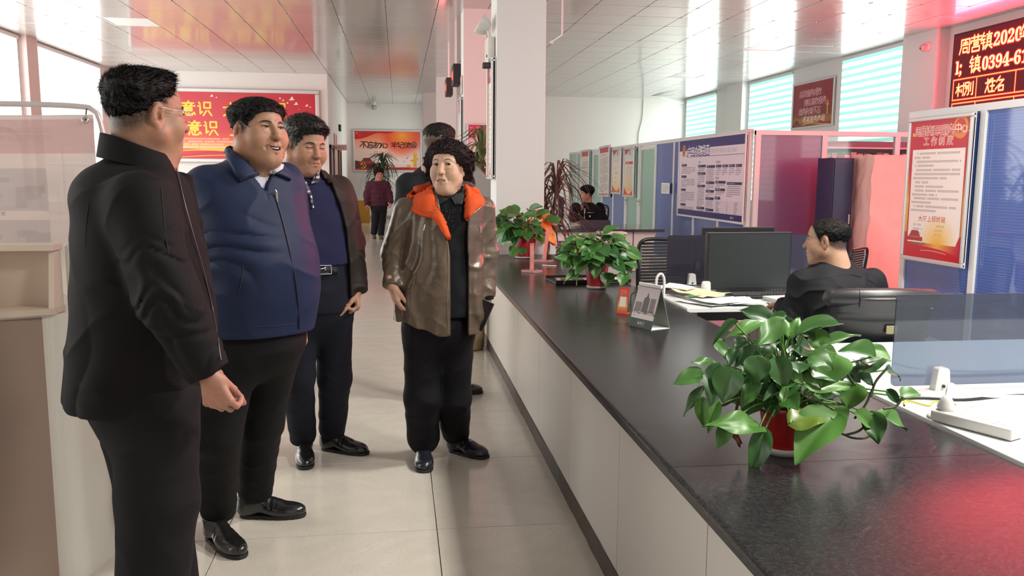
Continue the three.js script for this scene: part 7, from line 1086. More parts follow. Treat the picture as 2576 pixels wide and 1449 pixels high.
  shoe(t, V(k1.x, 0, k1.z - 0.01), V(0.62, 0, 0.8), 0.29, shoeMat, soleMat, 0.1, { pointed: true }); shoe(t, V(k2.x - 0.02, 0, k2.z), V(1, 0, 0.08), 0.285, shoeMat, soleMat, 0.1, { pointed: true });
  const line = rowLine([[0.11, 0.074], [0.085, 0.072], [0.07, 0.064], [0.058, 0.05], [0.048, 0.03], [0.036, 0.02], [0.026, -0.006], [0.008, -0.012], [-0.006, 0.028], [-0.022, 0.02], [-0.032, -0.03], [-0.06, -0.05], [-0.13, -0.06]]), m = headFrame(P(652, 324, 0.03), 46 * Math.PI / 180, -0.06, -0.03, 0.92), skin = [0.385, 0.21, 0.132];
  const h = makeHead({ fl: 1.16, ch: 0.83, wide: 1.13, fat: 0.02, nose: 1.05, open: 0.0036, smile: 0.011, mouthOpen: 0.0052, skin, lip: [0.36, 0.15, 0.12], gaze: [0.1, -0.05], cell: 0.0026, neckR: 0.07, neckTo: V(0, -0.15, -0.045), browW: 0.0031,
    hair: { root: [0.03, 0.022, 0.02], stubble: stub(line, 0.02), cap: true, line: (ax, y, zz) => Math.min(line(ax, y, zz), y + 0.002 + 0.02 * sstep(-zz, 0.0, 0.05)), thick: (ax, y, zz) => 0.003 + 0.022 * sstep(y, 0.02, 0.1) + 0.002 * sstep(zz, 0.03, 0.08), strands: 8000, len: 0.02, lift: 0.0025, seed: 5, clearEar: true, comb: (p, r) => V(p.x * 2 + 0.45 + (r() - 0.5) * 0.7, -0.45, 0.6) } });
  h.m = m; const hand = handField(W2.clone(), V(0.08, -1, 0.12), V(-1, 0, 0.3), -1, { curl: [0.5, 0.55, 0.6, 0.65] }), hand2 = handField(Wr, V(0.0, -1, 0.0), V(0.8, 0, -0.4), 1, {}); hand2.cell = 0.005;
  const under = bones({ neck: P(650, 400), chest: P(625, 540), hip: P(645, 800), sL: S2, eL: E2, wL: W2, sR: S, eR: E, wR: Wr, hL: legs[1].hip, kL: legs[1].knee, aL: legs[1].ankle, hR: legs[0].hip, kR: legs[0].knee, aR: legs[0].ankle });
  body(t, [h], [hand, hand2], under, V(o.x - 0.5, 0, z - 0.5), V(o.x + 0.5, P(0, 400).y, z + 0.5), skin); addHead(t, h);
}
// ================================================================= man with a checked collar, looking down
{
  const z = -4.0, P = (x, y, d = 0) => at(x, y, z + d), t = person('man looking down in a dark brown jacket over navy sweater and checked collar', P(790, 1130)), o = t.position, turn = 30 * Math.PI / 180;
  const row = (px, py, a, f, b) => { const p = P(px, py); return [p.y, p.x, p.z, a, f, b]; };
  const torso = loft([row(764, 432, 0.085, 0.08, 0.085), row(764, 450, 0.13, 0.1, 0.11), row(766, 478, 0.195, 0.125, 0.135), row(772, 520, 0.21, 0.15, 0.14), row(778, 600, 0.205, 0.175, 0.14), row(784, 660, 0.2, 0.175, 0.14), row(790, 720, 0.2, 0.16, 0.145), row(792, 780, 0.2, 0.155, 0.15)], turn);
  const S = P(690, 485, 0.08), E = P(680, 620, 0.1), Wr = P(700, 740, 0.14), S2 = P(850, 480, -0.08), E2 = P(882, 610, -0.1), W2 = P(896, 732, 0.0), a1 = sleeve(S, E, Wr, [0.075, 0.062, 0.05]), a2 = sleeve(S2, E2, W2, [0.075, 0.064, 0.055]), wr = wrinkle(0.005, 3.5, 5, 8), hemY = P(0, 754).y;
  const f = (x, y, zz) => { let d = smin(torso(x, y, zz) - 0.012, a1(x, y, zz), 0.035); d = smin(d, a2(x, y, zz), 0.03); d -= wr(x, y, zz); const q = torso.uv(x, y, zz); if (q[1] > -0.02) d = smax(d, lerp(0.115, 0.085, sstep(y, P(0, 600).y, P(0, 440).y)) - Math.abs(q[0]), 0.006); return smax(d, hemY - y, 0.006); };
  const brown = wool(lin(0.024, 0.0185, 0.016), 0.6), [lo, hi] = bounds([S, E, Wr, S2, E2, W2, V(o.x - 0.2, hemY, z - 0.2), V(o.x + 0.2, hemY, z + 0.2)], 0.1); hi.y = P(0, 430).y; cloth(t, 'jacket', f, lo, hi, 0.009, brown);
  const sw = (x, y, zz) => { const w = P(0, 668).y; return Math.max(torso(x, y, zz) + 0.006 - 0.003 * noise3(x * 8, y * 8, zz * 8), w - y); }; cloth(t, 'sweater', sw, V(o.x - 0.27, P(0, 680).y, z - 0.22), V(o.x + 0.27, P(0, 436).y, z + 0.24), 0.009, wool(lin(0.018, 0.018, 0.055), 0.85));
  const check = canvasTex(64, 64, (g) => { g.fillStyle = '#d9d4da'; g.fillRect(0, 0, 64, 64); g.fillStyle = 'rgba(24,22,44,.62)'; g.fillRect(0, 0, 32, 64); g.fillRect(0, 0, 64, 32); }, true, true), cm = std('#ffffff', 0.8, { map: rep(check, 46, 46) });
  const neck = cap(P(766, 420, 0.03), P(764, 470, -0.01), 0.094, 0.102), top = (x, y, zz) => Math.min(sw(x, y, zz), neck(x, y, zz));
  obj('shirt_collar', [patch(top, [[716, 410], [730, 434], [752, 452], [766, 458]], [[708, 420], [718, 448], [730, 464], [744, 462]], z, o, 0.012, 18, 8, 0.005, 0.003), patch(top, [[797, 428], [800, 436], [797, 444]], [[780, 466], [790, 462], [800, 452]], z, o, 0.012, 12, 8, 0.005), patch(top, [[768, 452], [776, 470], [784, 490], [790, 524]], [[760, 460], [769, 478], [780, 500], [784, 526]], z, o, 0.004, 16, 4)], cm, t);
  obj('shirt_button', buttonRow(sw, [[780, 484], [784, 500], [786, 516]], z, o, 0.004), M.whitePlastic, t);
  obj('lapel', [patch((x, y, zz) => Math.min(f(x, y, zz), sw(x, y, zz)), [[800, 426], [806, 440], [812, 452]], [[804, 424], [822, 436], [836, 462]], z, o, 0.012, 12, 8, 0.006)], brown, t);
  obj('seam', seam(f, [[852, 470], [858, 540], [862, 620], [866, 700]], z, o, 0.0015, -0.001), std(lin(0.008, 0.007, 0.007), 0.8), t);
  const w = P(786, 735), legs = [{ hip: P(752, 780, 0.03), knee: P(748, 950, 0.02), ankle: V(P(744, 1100).x, 0.12, onFloor(752, 1150).z), r: [0.1, 0.078, 0.068], hem: 0.07 }, { hip: P(836, 780, -0.03), knee: P(842, 950, -0.12), ankle: V(onFloor(838, 1130).x, 0.12, onFloor(838, 1132).z), r: [0.1, 0.08, 0.07], hem: 0.07 }];
  const wf = ell(w.x, w.y - 0.02, w.z, 0.172, 0.2, 0.15), tr = trousers(t, legs, (x, y, zz) => smin(wf(x, y, zz), Math.max(torso(x, y, zz) + 0.012, P(0, 790).y - y), 0.03), { top: P(0, 666).y, mat: wool(lin(0.0095, 0.011, 0.019), 0.82), seed: 4 });
  obj('belt', patch(tr.f, [[760, 667], [800, 668], [850, 668]], [[760, 690], [800, 690], [850, 689]], z, o, 0.003, 24, 4, 0.003), std(lin(0.008, 0.008, 0.008), 0.3, { clearcoat: 0.4 }), t);
  { const p = onCloth(tr.f, 816, 679, z, 0.009), n = gradient(tr.f, p), q = new THREE.Quaternion().setFromUnitVectors(V(0, 0, 1), n); p.sub(o); const fr = [bx(-0.03, 0.018, -0.002, 0.03, 0.021, 0.003), bx(-0.03, -0.021, -0.002, 0.03, -0.018, 0.003), bx(-0.03, -0.018, -0.002, -0.027, 0.018, 0.003), bx(0.027, -0.018, -0.002, 0.03, 0.018, 0.003)].map((g) => g.applyQuaternion(q).translate(p.x, p.y, p.z)); obj('buckle', fr, M.chrome, t); obj('buckle_pin', new THREE.SphereGeometry(0.004, 10, 8).applyQuaternion(q).translate(p.x, p.y, p.z), M.chrome, t); }
  shoe(t, V(legs[0].ankle.x, 0, legs[0].ankle.z - 0.07), V(0.12, 0, 1), 0.28, shoeMat, soleMat, 0.09); shoe(t, V(legs[1].ankle.x - 0.06, 0, legs[1].ankle.z - 0.02), V(0.88, 0, 0.42), 0.28, shoeMat, soleMat, 0.09);
  const line = rowLine([[0.11, 0.07], [0.085, 0.066], [0.07, 0.058], [0.056, 0.05], [0.048, 0.026], [0.036, 0.012], [0.024, -0.018], [0.006, -0.02], [-0.006, 0.028], [-0.022, 0.02], [-0.032, -0.03], [-0.06, -0.052], [-0.13, -0.062]]), m = headFrame(P(769, 366, 0.06), 40 * Math.PI / 180, 0.16, -0.03, 0.97), skin = [0.375, 0.2, 0.13];
  const h = makeHead({ fl: 1.05, ch: 1.0, wide: 1.08, fat: 0.016, nose: 1.12, open: 0.0019, skin, lip: [0.33, 0.14, 0.11], gaze: [0.1, -0.6], cell: 0.0027, age: 1, neckR: 0.066, neckTo: V(0, -0.15, -0.05), browW: 0.0033,
    hair: { root: [0.05, 0.045, 0.043], stubble: stub(line, 0.015), cap: true, line: (ax, y, zz) => Math.min(line(ax, y, zz), y + 0.004 + 0.02 * sstep(-zz, 0.0, 0.05)), thick: (ax, y, zz) => 0.003 + 0.024 * sstep(y, 0.02, 0.1) + 0.003 * sstep(zz, 0.03, 0.08), strands: 8000, len: 0.022, lift: 0.0022, seed: 6, clearEar: true, comb: (p, r) => V(0.9 + p.x * 2 + (r() - 0.5) * 0.5, -0.3, 0.25) } });
  h.m = m; const hand = handField(W2.clone(), V(0.0, -1, 0.35), V(-0.9, 0, 0.3), -1, { curl: [1.1, 1.2, 1.2, 1.2], thumb: [0.25, 0.6, 0.3] }), hand2 = handField(Wr, V(0.1, -1, 0.1), V(1, 0, 0), 1, {}); hand2.cell = 0.006;
  const under = bones({ neck: P(766, 430), chest: P(770, 540), hip: P(790, 740), sL: S2, eL: E2, wL: W2, sR: S, eR: E, wR: Wr, hL: legs[1].hip, kL: legs[1].knee, aL: legs[1].ankle, hR: legs[0].hip, kR: legs[0].knee, aR: legs[0].ankle });
  body(t, [h], [hand, hand2], under, V(o.x - 0.5, 0, z - 0.5), V(o.x + 0.5, P(0, 432).y, z + 0.5), skin); addHead(t, h, std(lin(0.013, 0.011, 0.011), 0.5, { side: THREE.DoubleSide }));
}
// ================================================================= woman in the bronze coat
{
  const z = -4.05, P = (x, y, d = 0) => at(x, y, z + d), t = person('woman in a shiny bronze coat with orange hood lining over black clothes', P(1110, 1130)), o = t.position, turn = -10 * Math.PI / 180;
  const row = (px, py, a, f, b) => { const p = P(px, py); return [p.y, p.x, p.z, a, f, b]; };
  const torso = loft([row(1128, 478, 0.075, 0.072, 0.08), row(1126, 492, 0.11, 0.09, 0.1), row(1122, 512, 0.165, 0.11, 0.12), row(1118, 550, 0.178, 0.13, 0.125), row(1112, 620, 0.182, 0.145, 0.125), row(1107, 700, 0.196, 0.15, 0.135), row(1104, 780, 0.208, 0.155, 0.15), row(1102, 840, 0.208, 0.155, 0.15)], turn);
  const S = P(1022, 530, 0.0), E = P(990, 640, -0.02), Wr = P(986, 722, 0.08), S2 = P(1216, 525, -0.02), E2 = P(1226, 640, -0.03), W2 = P(1225, 748, 0.02), a1 = sleeve(S, E, Wr, [0.063, 0.058, 0.044], { amp: 0.0035, freq: 80 }), a2 = sleeve(S2, E2, W2, [0.06, 0.05, 0.041], { amp: 0.0035, freq: 80 });
  const gather = (x, y, zz) => { const q = torso.uv(x, y, zz); return 0.0055 * Math.sin(q[0] * 58 + 4 * noise3(x * 3, y * 2.2, zz * 3)) * (0.35 + 0.65 * sstep(P(0, 560).y - y, 0, 0.25)) ; }, wr = wrinkle(0.005, 5, 5, 11);
  const c0 = P(1136, 500), c1 = P(1150, 640), c2 = P(1150, 830), cen = (y) => (y > c1.y ? lerp(c1.x, c0.x, (y - c1.y) / (c0.y - c1.y)) : lerp(c2.x, c1.x, (y - c2.y) / (c1.y - c2.y))), half = (y) => lerp(0.042, 0.066, sstep(y, P(0, 640).y, P(0, 500).y)), hemL = P(1000, 803).y, hemR = P(1127, 833).y;
  const f = (x, y, zz) => { let d = smin(torso(x, y, zz) - 0.012 - gather(x, y, zz), a1(x, y, zz), 0.028); d = smin(d, a2(x, y, zz), 0.025); d -= wr(x, y, zz); if (zz > z - 0.02) d = smax(d, half(y) - Math.abs(x - cen(y)), 0.006); const k = clamp((x - P(1000, 820).x) / (P(1127, 820).x - P(1000, 820).x), 0, 1), hem = lerp(hemL, hemR, sstep(k, 0, 1)) + 0.004 * Math.sin(x * 60); return smax(d, hem - y, 0.006); };
  const bronze = std(lin(0.12, 0.088, 0.062), 0.36, { metalness: 0.25, clearcoat: 0.12, clearcoatRoughness: 0.4, bumpMap: rep(T.wavy, 3, 3), bumpScale: 0.0022 }), orange = wool(lin(0.62, 0.085, 0.02), 0.7), black = wool(lin(0.007, 0.008, 0.011), 0.75);
  const [lo, hi] = bounds([S, E, Wr, S2, E2, W2, V(o.x - 0.2, hemR, z - 0.2), V(o.x + 0.2, hemR, z + 0.2)], 0.1); hi.y = P(0, 474).y; cloth(t, 'coat', f, lo, hi, 0.008, bronze);
  const blouse = (x, y, zz) => Math.max(torso(x, y, zz) + 0.008 - 0.003 * noise3(x * 9, y * 9, zz * 9), P(0, 806).y - y); cloth(t, 'blouse', blouse, V(o.x - 0.25, P(0, 820).y, z - 0.2), V(o.x + 0.25, P(0, 474).y, z + 0.22), 0.009, black);
  const neck = cap(P(1130, 470, 0.01), P(1126, 520, -0.02), 0.076, 0.09), all = (x, y, zz) => Math.min(f(x, y, zz), blouse(x, y, zz), neck(x, y, zz)), inn = (x, y, zz) => Math.min(blouse(x, y, zz), neck(x, y, zz));
  obj('blouse_collar', [patch(inn, [[1092, 474], [1104, 490], [1122, 500], [1131, 497]], [[1090, 488], [1092, 510], [1100, 520], [1124, 506]], z, o, 0.008, 16, 8), patch(inn, [[1162, 468], [1156, 484], [1142, 496], [1134, 498]], [[1170, 482], [1168, 500], [1162, 518], [1146, 516]], z, o, 0.010, 16, 8)], std(lin(0.006, 0.007, 0.01), 0.7), t);
  { const r = rng(12), g = []; for (let k = 0; k < 58; k++) { const x = 1102 + r() * 58, y = 512 + r() * 84; if (Math.abs(x - 1131) < 5 && y < 530) continue; const p = onCloth(blouse, x, y, z, 0.002).sub(o); g.push(new THREE.OctahedronGeometry(0.0022 + 0.0016 * r(), 0).translate(p.x, p.y, p.z)); } const s = obj('sequins', g, std(lin(0.5, 0.55, 0.6), 0.08, { metalness: 0.9 }), t); s.userData.kind = 'stuff'; }
  // hood: a roll of cloth lying round the neck, orange lapels in front
  const hp = [[1060, 478, -0.08], [1085, 470, -0.15], [1130, 468, -0.19], [1175, 470, -0.14], [1190, 478, -0.07]].map(([a, b, d]) => P(a, b, d)), hoodF = joined(hp.slice(1).map((p, i) => cap(hp[i], p, 0.025, 0.026)), 0.02);
  const hf = (x, y, zz) => hoodF(x, y, zz) - 0.0025 * noise3(x * 12, y * 12, zz * 12), [hl, hh] = bounds(hp, 0.06); cloth(t, 'hood', hf, hl, hh, 0.008, bronze);
  const withHood = (x, y, zz) => Math.min(all(x, y, zz), hf(x, y, zz));
  obj('lapel', [patch(withHood, [[1086, 464], [1092, 490], [1102, 520], [1118, 560], [1130, 606]], [[1024, 478], [1042, 500], [1040, 530], [1092, 552], [1126, 604]], z, o, 0.009, 40, 18, 0.005, 0.007), patch(withHood, [[1038, 521], [1070, 528], [1100, 542], [1120, 572]], [[1038, 533], [1060, 545], [1088, 550], [1118, 580]], z, o, 0.012, 26, 8, 0.004), patch(withHood, [[1166, 468], [1172, 492], [1173, 520], [1171, 556]], [[1200, 476], [1218, 508], [1196, 528], [1174, 556]], z, o, 0.009, 34, 16, 0.005, 0.006)], orange, t);
  obj('lining_edge', seam(f, [[1172, 560], [1173, 620], [1171, 700], [1172, 770], [1173, 828]], z, o, 0.0026, -0.001, 60), orange, t);
  obj('snap', [buttonRow(withHood, [[1047, 534], [1074, 541], [1087, 546], [1211, 509], [1196, 524]], z, o, 0.0058)].flat().map((g) => g.translate(0, 0, 0.012)), std(lin(0.7, 0.5, 0.28), 0.25, { metalness: 0.9 }), t);
  obj('zipper', [seam(f, [[1127, 610], [1128, 680], [1126, 760], [1127, 828]], z, o, 0.0018, 0.0, 50), seam(withHood, [[1048, 523], [1075, 529], [1100, 541], [1118, 560]], z, o, 0.002, 0.016, 30), seam(withHood, [[1217, 511], [1200, 526], [1184, 540]], z, o, 0.002, 0.014, 20)], std(lin(0.45, 0.33, 0.18), 0.3, { metalness: 0.8 }), t);
  obj('pocket_zip', [seam(f, [[1070, 565], [1068, 572], [1066, 580]], z, o, 0.004, 0.001, 12), seam(f, [[1205, 568], [1208, 576], [1209, 586]], z, o, 0.004, 0.001, 12)], M.chrome, t);
  obj('pocket_flap', [patch(f, [[1049, 688], [1046, 710], [1036, 735]], [[1038, 698], [1036, 718], [1030, 738]], z, o, 0.004, 14, 6, 0.004)], bronze, t);
  const legs = [{ hip: P(1064, 840, 0.0), knee: P(1062, 1000, 0.0), ankle: V(onFloor(1066, 1165).x, 0.12, onFloor(1066, 1165).z - 0.04), r: [0.094, 0.087, 0.084], hem: 0.04 }, { hip: P(1146, 840, -0.02), knee: P(1144, 1000, -0.06), ankle: V(onFloor(1146, 1138).x, 0.12, onFloor(1146, 1138).z), r: [0.092, 0.08, 0.076], hem: 0.04 }], w = P(1104, 815);
  trousers(t, legs, ell(w.x, w.y, w.z, 0.175, 0.15, 0.14), { top: P(0, 770).y, mat: wool(lin(0.0065, 0.0065, 0.009), 0.7), seed: 6, amp: 0.005 });
  const sneaker = std(lin(0.012, 0.013, 0.02), 0.28, { clearcoat: 0.3 }); const s1 = shoe(t, V(legs[0].ankle.x, 0, legs[0].ankle.z - 0.05), V(0, 0, 1), 0.245, sneaker, soleMat, 0.08), s2 = shoe(t, V(legs[1].ankle.x - 0.03, 0, legs[1].ankle.z - 0.03), V(0.75, 0, 0.6), 0.245, sneaker, soleMat, 0.08);
  for (const [s, l, d] of [[s1, legs[0], V(0, 0, 1)], [s2, legs[1], V(0.78, 0, 0.62)]]) { const c = V(l.ankle.x - o.x, 0, l.ankle.z - o.z), q = d.clone().cross(V(0, 1, 0)); obj('stripe', tube([-1, -0.5, 0, 0.5, 1].map((k) => c.clone().addScaledVector(d, 0.055 - 0.02 * k * k).addScaledVector(q, k * 0.038).setY(0.066 - 0.022 * k * k)), 0.0035, 20, 6), std('#8f93a8', 0.4), s); }
  const line = rowLine([[0.12, 0.062], [0.09, 0.06], [0.072, 0.058], [0.058, 0.05], [0.05, 0.03], [0.044, 0.01], [0.03, 0.004], [0.012, -0.004], [-0.002, -0.01], [-0.02, -0.06], [-0.06, -0.085], [-0.13, -0.09]]), m = headFrame(P(1126, 418, 0.02), -24 * Math.PI / 180, -0.1, 0.03, 0.99), skin = [0.54, 0.34, 0.235];
  const puff = ell(0, 0.045, -0.03, 0.116, 0.092, 0.112), sidePuff = ell(0.088, 0.0, -0.02, 0.034, 0.07, 0.06);
  const h = makeHead({ fl: 1.12, ch: 0.86, wide: 0.98, fat: 0.006, nose: 0.98, open: 0.0054, mouthOpen: 0.0026, skin, lip: [0.46, 0.17, 0.14], gaze: [0.3, 0.12], cell: 0.0025, neckR: 0.056, neckTo: V(0, -0.15, -0.04), browShape: [[0.015, 0.021], [0.026, 0.026], [0.037, 0.027], [0.049, 0.020]], browW: 0.0019,
    hair: { root: [0.03, 0.02, 0.02], stubble: stub(line, 0.006), cap: true, line: (ax, y, zz) => line(ax, y, zz), thick: (ax, y, zz) => 0.010 + 0.022 * sstep(y, -0.02, 0.06), around: (ax, y, zz) => smax(smin(puff(ax, y, zz), sidePuff(ax, y, zz), 0.03) - 0.008 * noise3(ax * 30, y * 30, zz * 30) - 0.0035 * noise3(ax * 70, y * 70, zz * 70), Math.max(-line(ax, y, zz) * 0.9 + 0.004, zz > 0.05 && y < 0.07 ? 0.02 * sstep(zz, 0.05, 0.07) : -1), 0.008), curl: 0.004, freq: 60, strands: 14000, len: 0.016, lift: 0.0008, width: 0.0005, seed: 8, pad: 0.06, comb: (p, r) => V(p.x * 6 + (r() - 0.5) * 0.8, (p.z > 0.02 ? 0.9 : 0.1) - 1.1 * sstep(Math.abs(p.x), 0.06, 0.1) + (r() - 0.5) * 0.5, -0.9), edge: 0.0 } });
  h.m = m;
  const hand = handField(Wr.clone().add(V(0.0, 0.012, 0)), at(998, 782, z + 0.08).sub(at(983, 722, z + 0.08)), V(0.9, 0.2, -0.3), 1, { curl: [0.35, 0.38, 0.42, 0.46], thumb: [0.4, 0.3, 0.2], size: 0.97 }); hand.skin = [0.55, 0.33, 0.25]; hand.cell = 0.0028;
  const hand2 = handField(W2.clone().add(V(0, -0.004, 0)), V(-0.06, -1, 0.1), V(-0.85, 0, -0.35), -1, { curl: [0.3, 0.34, 0.4, 0.46], thumb: [0.35, 0.75, 0.2], size: 0.97 }); hand2.skin = [0.55, 0.33, 0.25]; hand2.cell = 0.0028;
  obj('cuff', [rod(W2.clone().add(V(0, 0.05, 0)).sub(o), W2.clone().add(V(0, -0.008, 0)).sub(o), 0.032, 0.034, 24)], black, t);
  const under = bones({ neck: P(1128, 478), chest: P(1118, 570), hip: P(1106, 800), sL: S2, eL: E2, wL: W2, sR: S, eR: E, wR: Wr, hL: legs[1].hip, kL: legs[1].knee, aL: legs[1].ankle, hR: legs[0].hip, kR: legs[0].knee, aR: legs[0].ankle });
  body(t, [h], [hand, hand2], under, V(o.x - 0.5, 0, z - 0.5), V(o.x + 0.5, P(0, 482).y, z + 0.5), skin); addHead(t, h, std(lin(0.016, 0.009, 0.01), 0.72, { side: THREE.DoubleSide, specularIntensity: 0.6 }));
  const ph = thing('mobile_phone', 'dark mobile phone held low in the left hand of the woman in the bronze coat', 'phone', at(1212, 792, z + 0.085)); ph.rotation.set(-0.1, -0.35, -0.42); obj('case', new RoundedBoxGeometry(0.074, 0.15, 0.0085, 3, 0.004), std(lin(0.09, 0.085, 0.075), 0.3), ph); obj('glass', bx(-0.034, -0.071, 0.0043, 0.034, 0.071, 0.005), std(lin(0.02, 0.022, 0.024), 0.08), ph);
}
// ================================================================= man half hidden behind the woman
{
  const z = -5.25, P = (x, y, d = 0) => at(x, y, z + d), t = person('man with cropped hair in black half hidden behind the woman in bronze coat', P(1095, 950)), o = t.position, turn = 150 * Math.PI / 180;
  const row = (px, py, a, f, b) => { const p = P(px, py); return [p.y, p.x, p.z, a, f, b]; };
  const torso = loft([row(1108, 408, 0.08, 0.085, 0.08), row(1104, 425, 0.14, 0.11, 0.11), row(1098, 450, 0.2, 0.13, 0.13), row(1092, 520, 0.22, 0.16, 0.14), row(1090, 620, 0.22, 0.17, 0.15), row(1092, 720, 0.22, 0.17, 0.16), row(1094, 760, 0.215, 0.165, 0.155)], turn), S = P(1030, 470, 0.08), E = P(1018, 590, 0.1), Wr = P(1020, 700, 0.02), S2 = P(1165, 465, -0.1), E2 = P(1175, 590, -0.12), W2 = P(1165, 700, -0.1);
  const a1 = sleeve(S, E, Wr, [0.085, 0.068, 0.052]), a2 = sleeve(S2, E2, W2, [0.08, 0.066, 0.052]), wr = wrinkle(0.008, 4, 5, 21), f = (x, y, zz) => smin(smin(torso(x, y, zz), a1(x, y, zz), 0.035), a2(x, y, zz), 0.035) - wr(x, y, zz);
  const mat = wool(lin(0.011, 0.012, 0.015), 0.75), [lo, hi] = bounds([S, E, Wr, S2, E2, W2, V(o.x, P(0, 758).y, z - 0.2), V(o.x, P(0, 758).y, z + 0.2)], 0.1); hi.y = P(0, 404).y; cloth(t, 'jacket', f, lo, hi, 0.011, mat);
  ringCollar(t, P(1107, 416), turn, 0.095, 0.045, 0.2, mat, 1.0);
  const fk = onFloor(1176, 990), legs = [{ hip: P(1060, 770), knee: P(1062, 880, -0.05), ankle: V(P(1075, 950).x, 0.12, z - 0.05), r: [0.1, 0.08, 0.07], hem: 0.06 }, { hip: P(1125, 770), knee: P(1135, 880, 0.0), ankle: V(fk.x - 0.11, 0.12, fk.z + 0.02), r: [0.1, 0.08, 0.07], hem: 0.06 }], w = P(1094, 760); trousers(t, legs, ell(w.x, w.y, w.z, 0.175, 0.15, 0.15), { top: P(0, 730).y, mat: wool(lin(0.009, 0.009, 0.012), 0.8), seed: 14, cell: 0.013 });
  for (const l of legs) shoe(t, V(l.ankle.x - 0.06, 0, l.ankle.z), V(1, 0, -0.12), 0.28, shoeMat, soleMat, 0.08);
  const line = rowLine([[0.11, 0.07], [0.08, 0.068], [0.06, 0.056], [0.046, 0.03], [0.034, 0.016], [0.02, -0.006], [0.0, 0.02], [-0.02, 0.015], [-0.032, -0.035], [-0.06, -0.055], [-0.13, -0.065]]), skin = [0.40, 0.23, 0.16], h = makeHead({ fl: 1.05, ch: 0.95, wide: 1.08, fat: 0.008, skin, cell: 0.0034, neckTo: V(0, -0.17, -0.05), neckR: 0.064, hair: { root: [0.035, 0.027, 0.025], stubble: (ax, y, zz) => 0.9 * stub(line, 0.02)(ax, y, zz), cap: true, line: (ax, y, zz) => Math.min(line(ax, y, zz), y - 0.03), thick: (ax, y, zz) => 0.001 + 0.009 * sstep(y, 0.03, 0.1), strands: 2500, len: 0.01, lift: 0.003, seed: 13, comb: (p, r) => V(0.5 * (r() - 0.5), 0, 1) } });
  h.m = headFrame(P(1110, 362), 122 * Math.PI / 180, 0.05, 0, 1.04); const h1 = handField(Wr, V(0, -1, 0), V(0.4, 0, -1), 1, {}), h2 = handField(W2, V(0, -1, 0), V(-0.4, 0, 1), -1, {}); h1.cell = h2.cell = 0.006;
  body(t, [h], [h1, h2], bones({ neck: P(1106, 410), chest: P(1096, 510), hip: P(1092, 730), sL: S2, eL: E2, wL: W2, sR: S, eR: E, wR: Wr, hL: legs[1].hip, kL: legs[1].knee, aL: legs[1].ankle, hR: legs[0].hip, kR: legs[0].knee, aR: legs[0].ankle }), V(o.x - 0.5, 0, z - 0.5), V(o.x + 0.5, P(0, 410).y, z + 0.5), skin); addHead(t, h);
}
// ================================================================= seated clerk seen from behind
function seated(label, z, spec) {
  const P = (x, y, d = 0) => at(x, y, z + d), t = person(label, P(...spec.base)), o = t.position, turn = spec.turn * Math.PI / 180, row = (px, py, d, a, f, b) => { const p = P(px, py, d); return [p.y, p.x, p.z, a, f, b]; };
  const torso = loft(spec.rows.map((r) => row(...r)), turn), [S, E, Wr, S2, E2, W2] = spec.arms.map((q) => (q.isVector3 ? q : P(...q))), a1 = sleeve(S, E, Wr, spec.ar), a2 = sleeve(S2, E2, W2, spec.ar), wr = wrinkle(spec.amp ?? 0.009, 4.5, 6, spec.seed), f = (x, y, zz) => smin(smin(torso(x, y, zz), a1(x, y, zz), 0.04), a2(x, y, zz), 0.04) - wr(x, y, zz), [lo, hi] = bounds([S, E, Wr, S2, E2, W2, V(o.x, 0.5, z)], 0.14); hi.y = P(...spec.rows[0]).y; lo.y = 0.47; lo.x = Math.min(lo.x, o.x - 0.3); hi.x = Math.max(hi.x, o.x + 0.3); lo.z -= 0.2; hi.z += 0.2; cloth(t, 'jacket', f, lo, hi, spec.cell, spec.mat);
  const fw = V(Math.sin(turn), 0, Math.cos(turn)), sd = V(Math.cos(turn), 0, -Math.sin(turn)), hip = spec.hip, legs = [-1, 1].map((s) => { const h = hip.clone().addScaledVector(sd, s * 0.1), k = h.clone().addScaledVector(fw, 0.42).setY(0.52), a = k.clone().addScaledVector(fw, 0.03).setY(0.1); return { hip: h, knee: k, ankle: a, r: [0.1, 0.075, 0.062], hem: 0.07 }; });
  trousers(t, legs, ell(hip.x, hip.y + 0.03, hip.z, 0.17, 0.11, 0.16), { top: hip.y + 0.14, mat: wool(lin(0.01, 0.01, 0.013), 0.8), cell: 0.016 }); for (const l of legs) shoe(t, l.ankle.clone().addScaledVector(fw, -0.06), fw, 0.27, shoeMat, soleMat, 0.08);
  const h = makeHead(spec.head); h.m = headFrame(P(...spec.eye), ...spec.face); const h1 = handField(Wr, fw.clone().add(V(0, -0.2, 0)), V(0, -1, 0), 1, {}), h2 = handField(W2, fw.clone().add(V(0, -0.2, 0)), V(0, -1, 0), -1, {}); h1.cell = h2.cell = spec.handCell ?? 0.005;
  body(t, [h], [h1, h2], bones({ neck: P(...spec.neck), chest: P(...spec.chest), hip, sL: S2, eL: E2, wL: W2, sR: S, eR: E, wR: Wr, hL: legs[1].hip, kL: legs[1].knee, aL: legs[1].ankle, hR: legs[0].hip, kR: legs[0].knee, aR: legs[0].ankle }), V(o.x - 0.7, 0, z - 0.8), V(o.x + 0.7, P(...spec.neck).y + 0.02, z + 0.5), spec.head.skin); addHead(t, h);
  return { t, f, o, P };
}
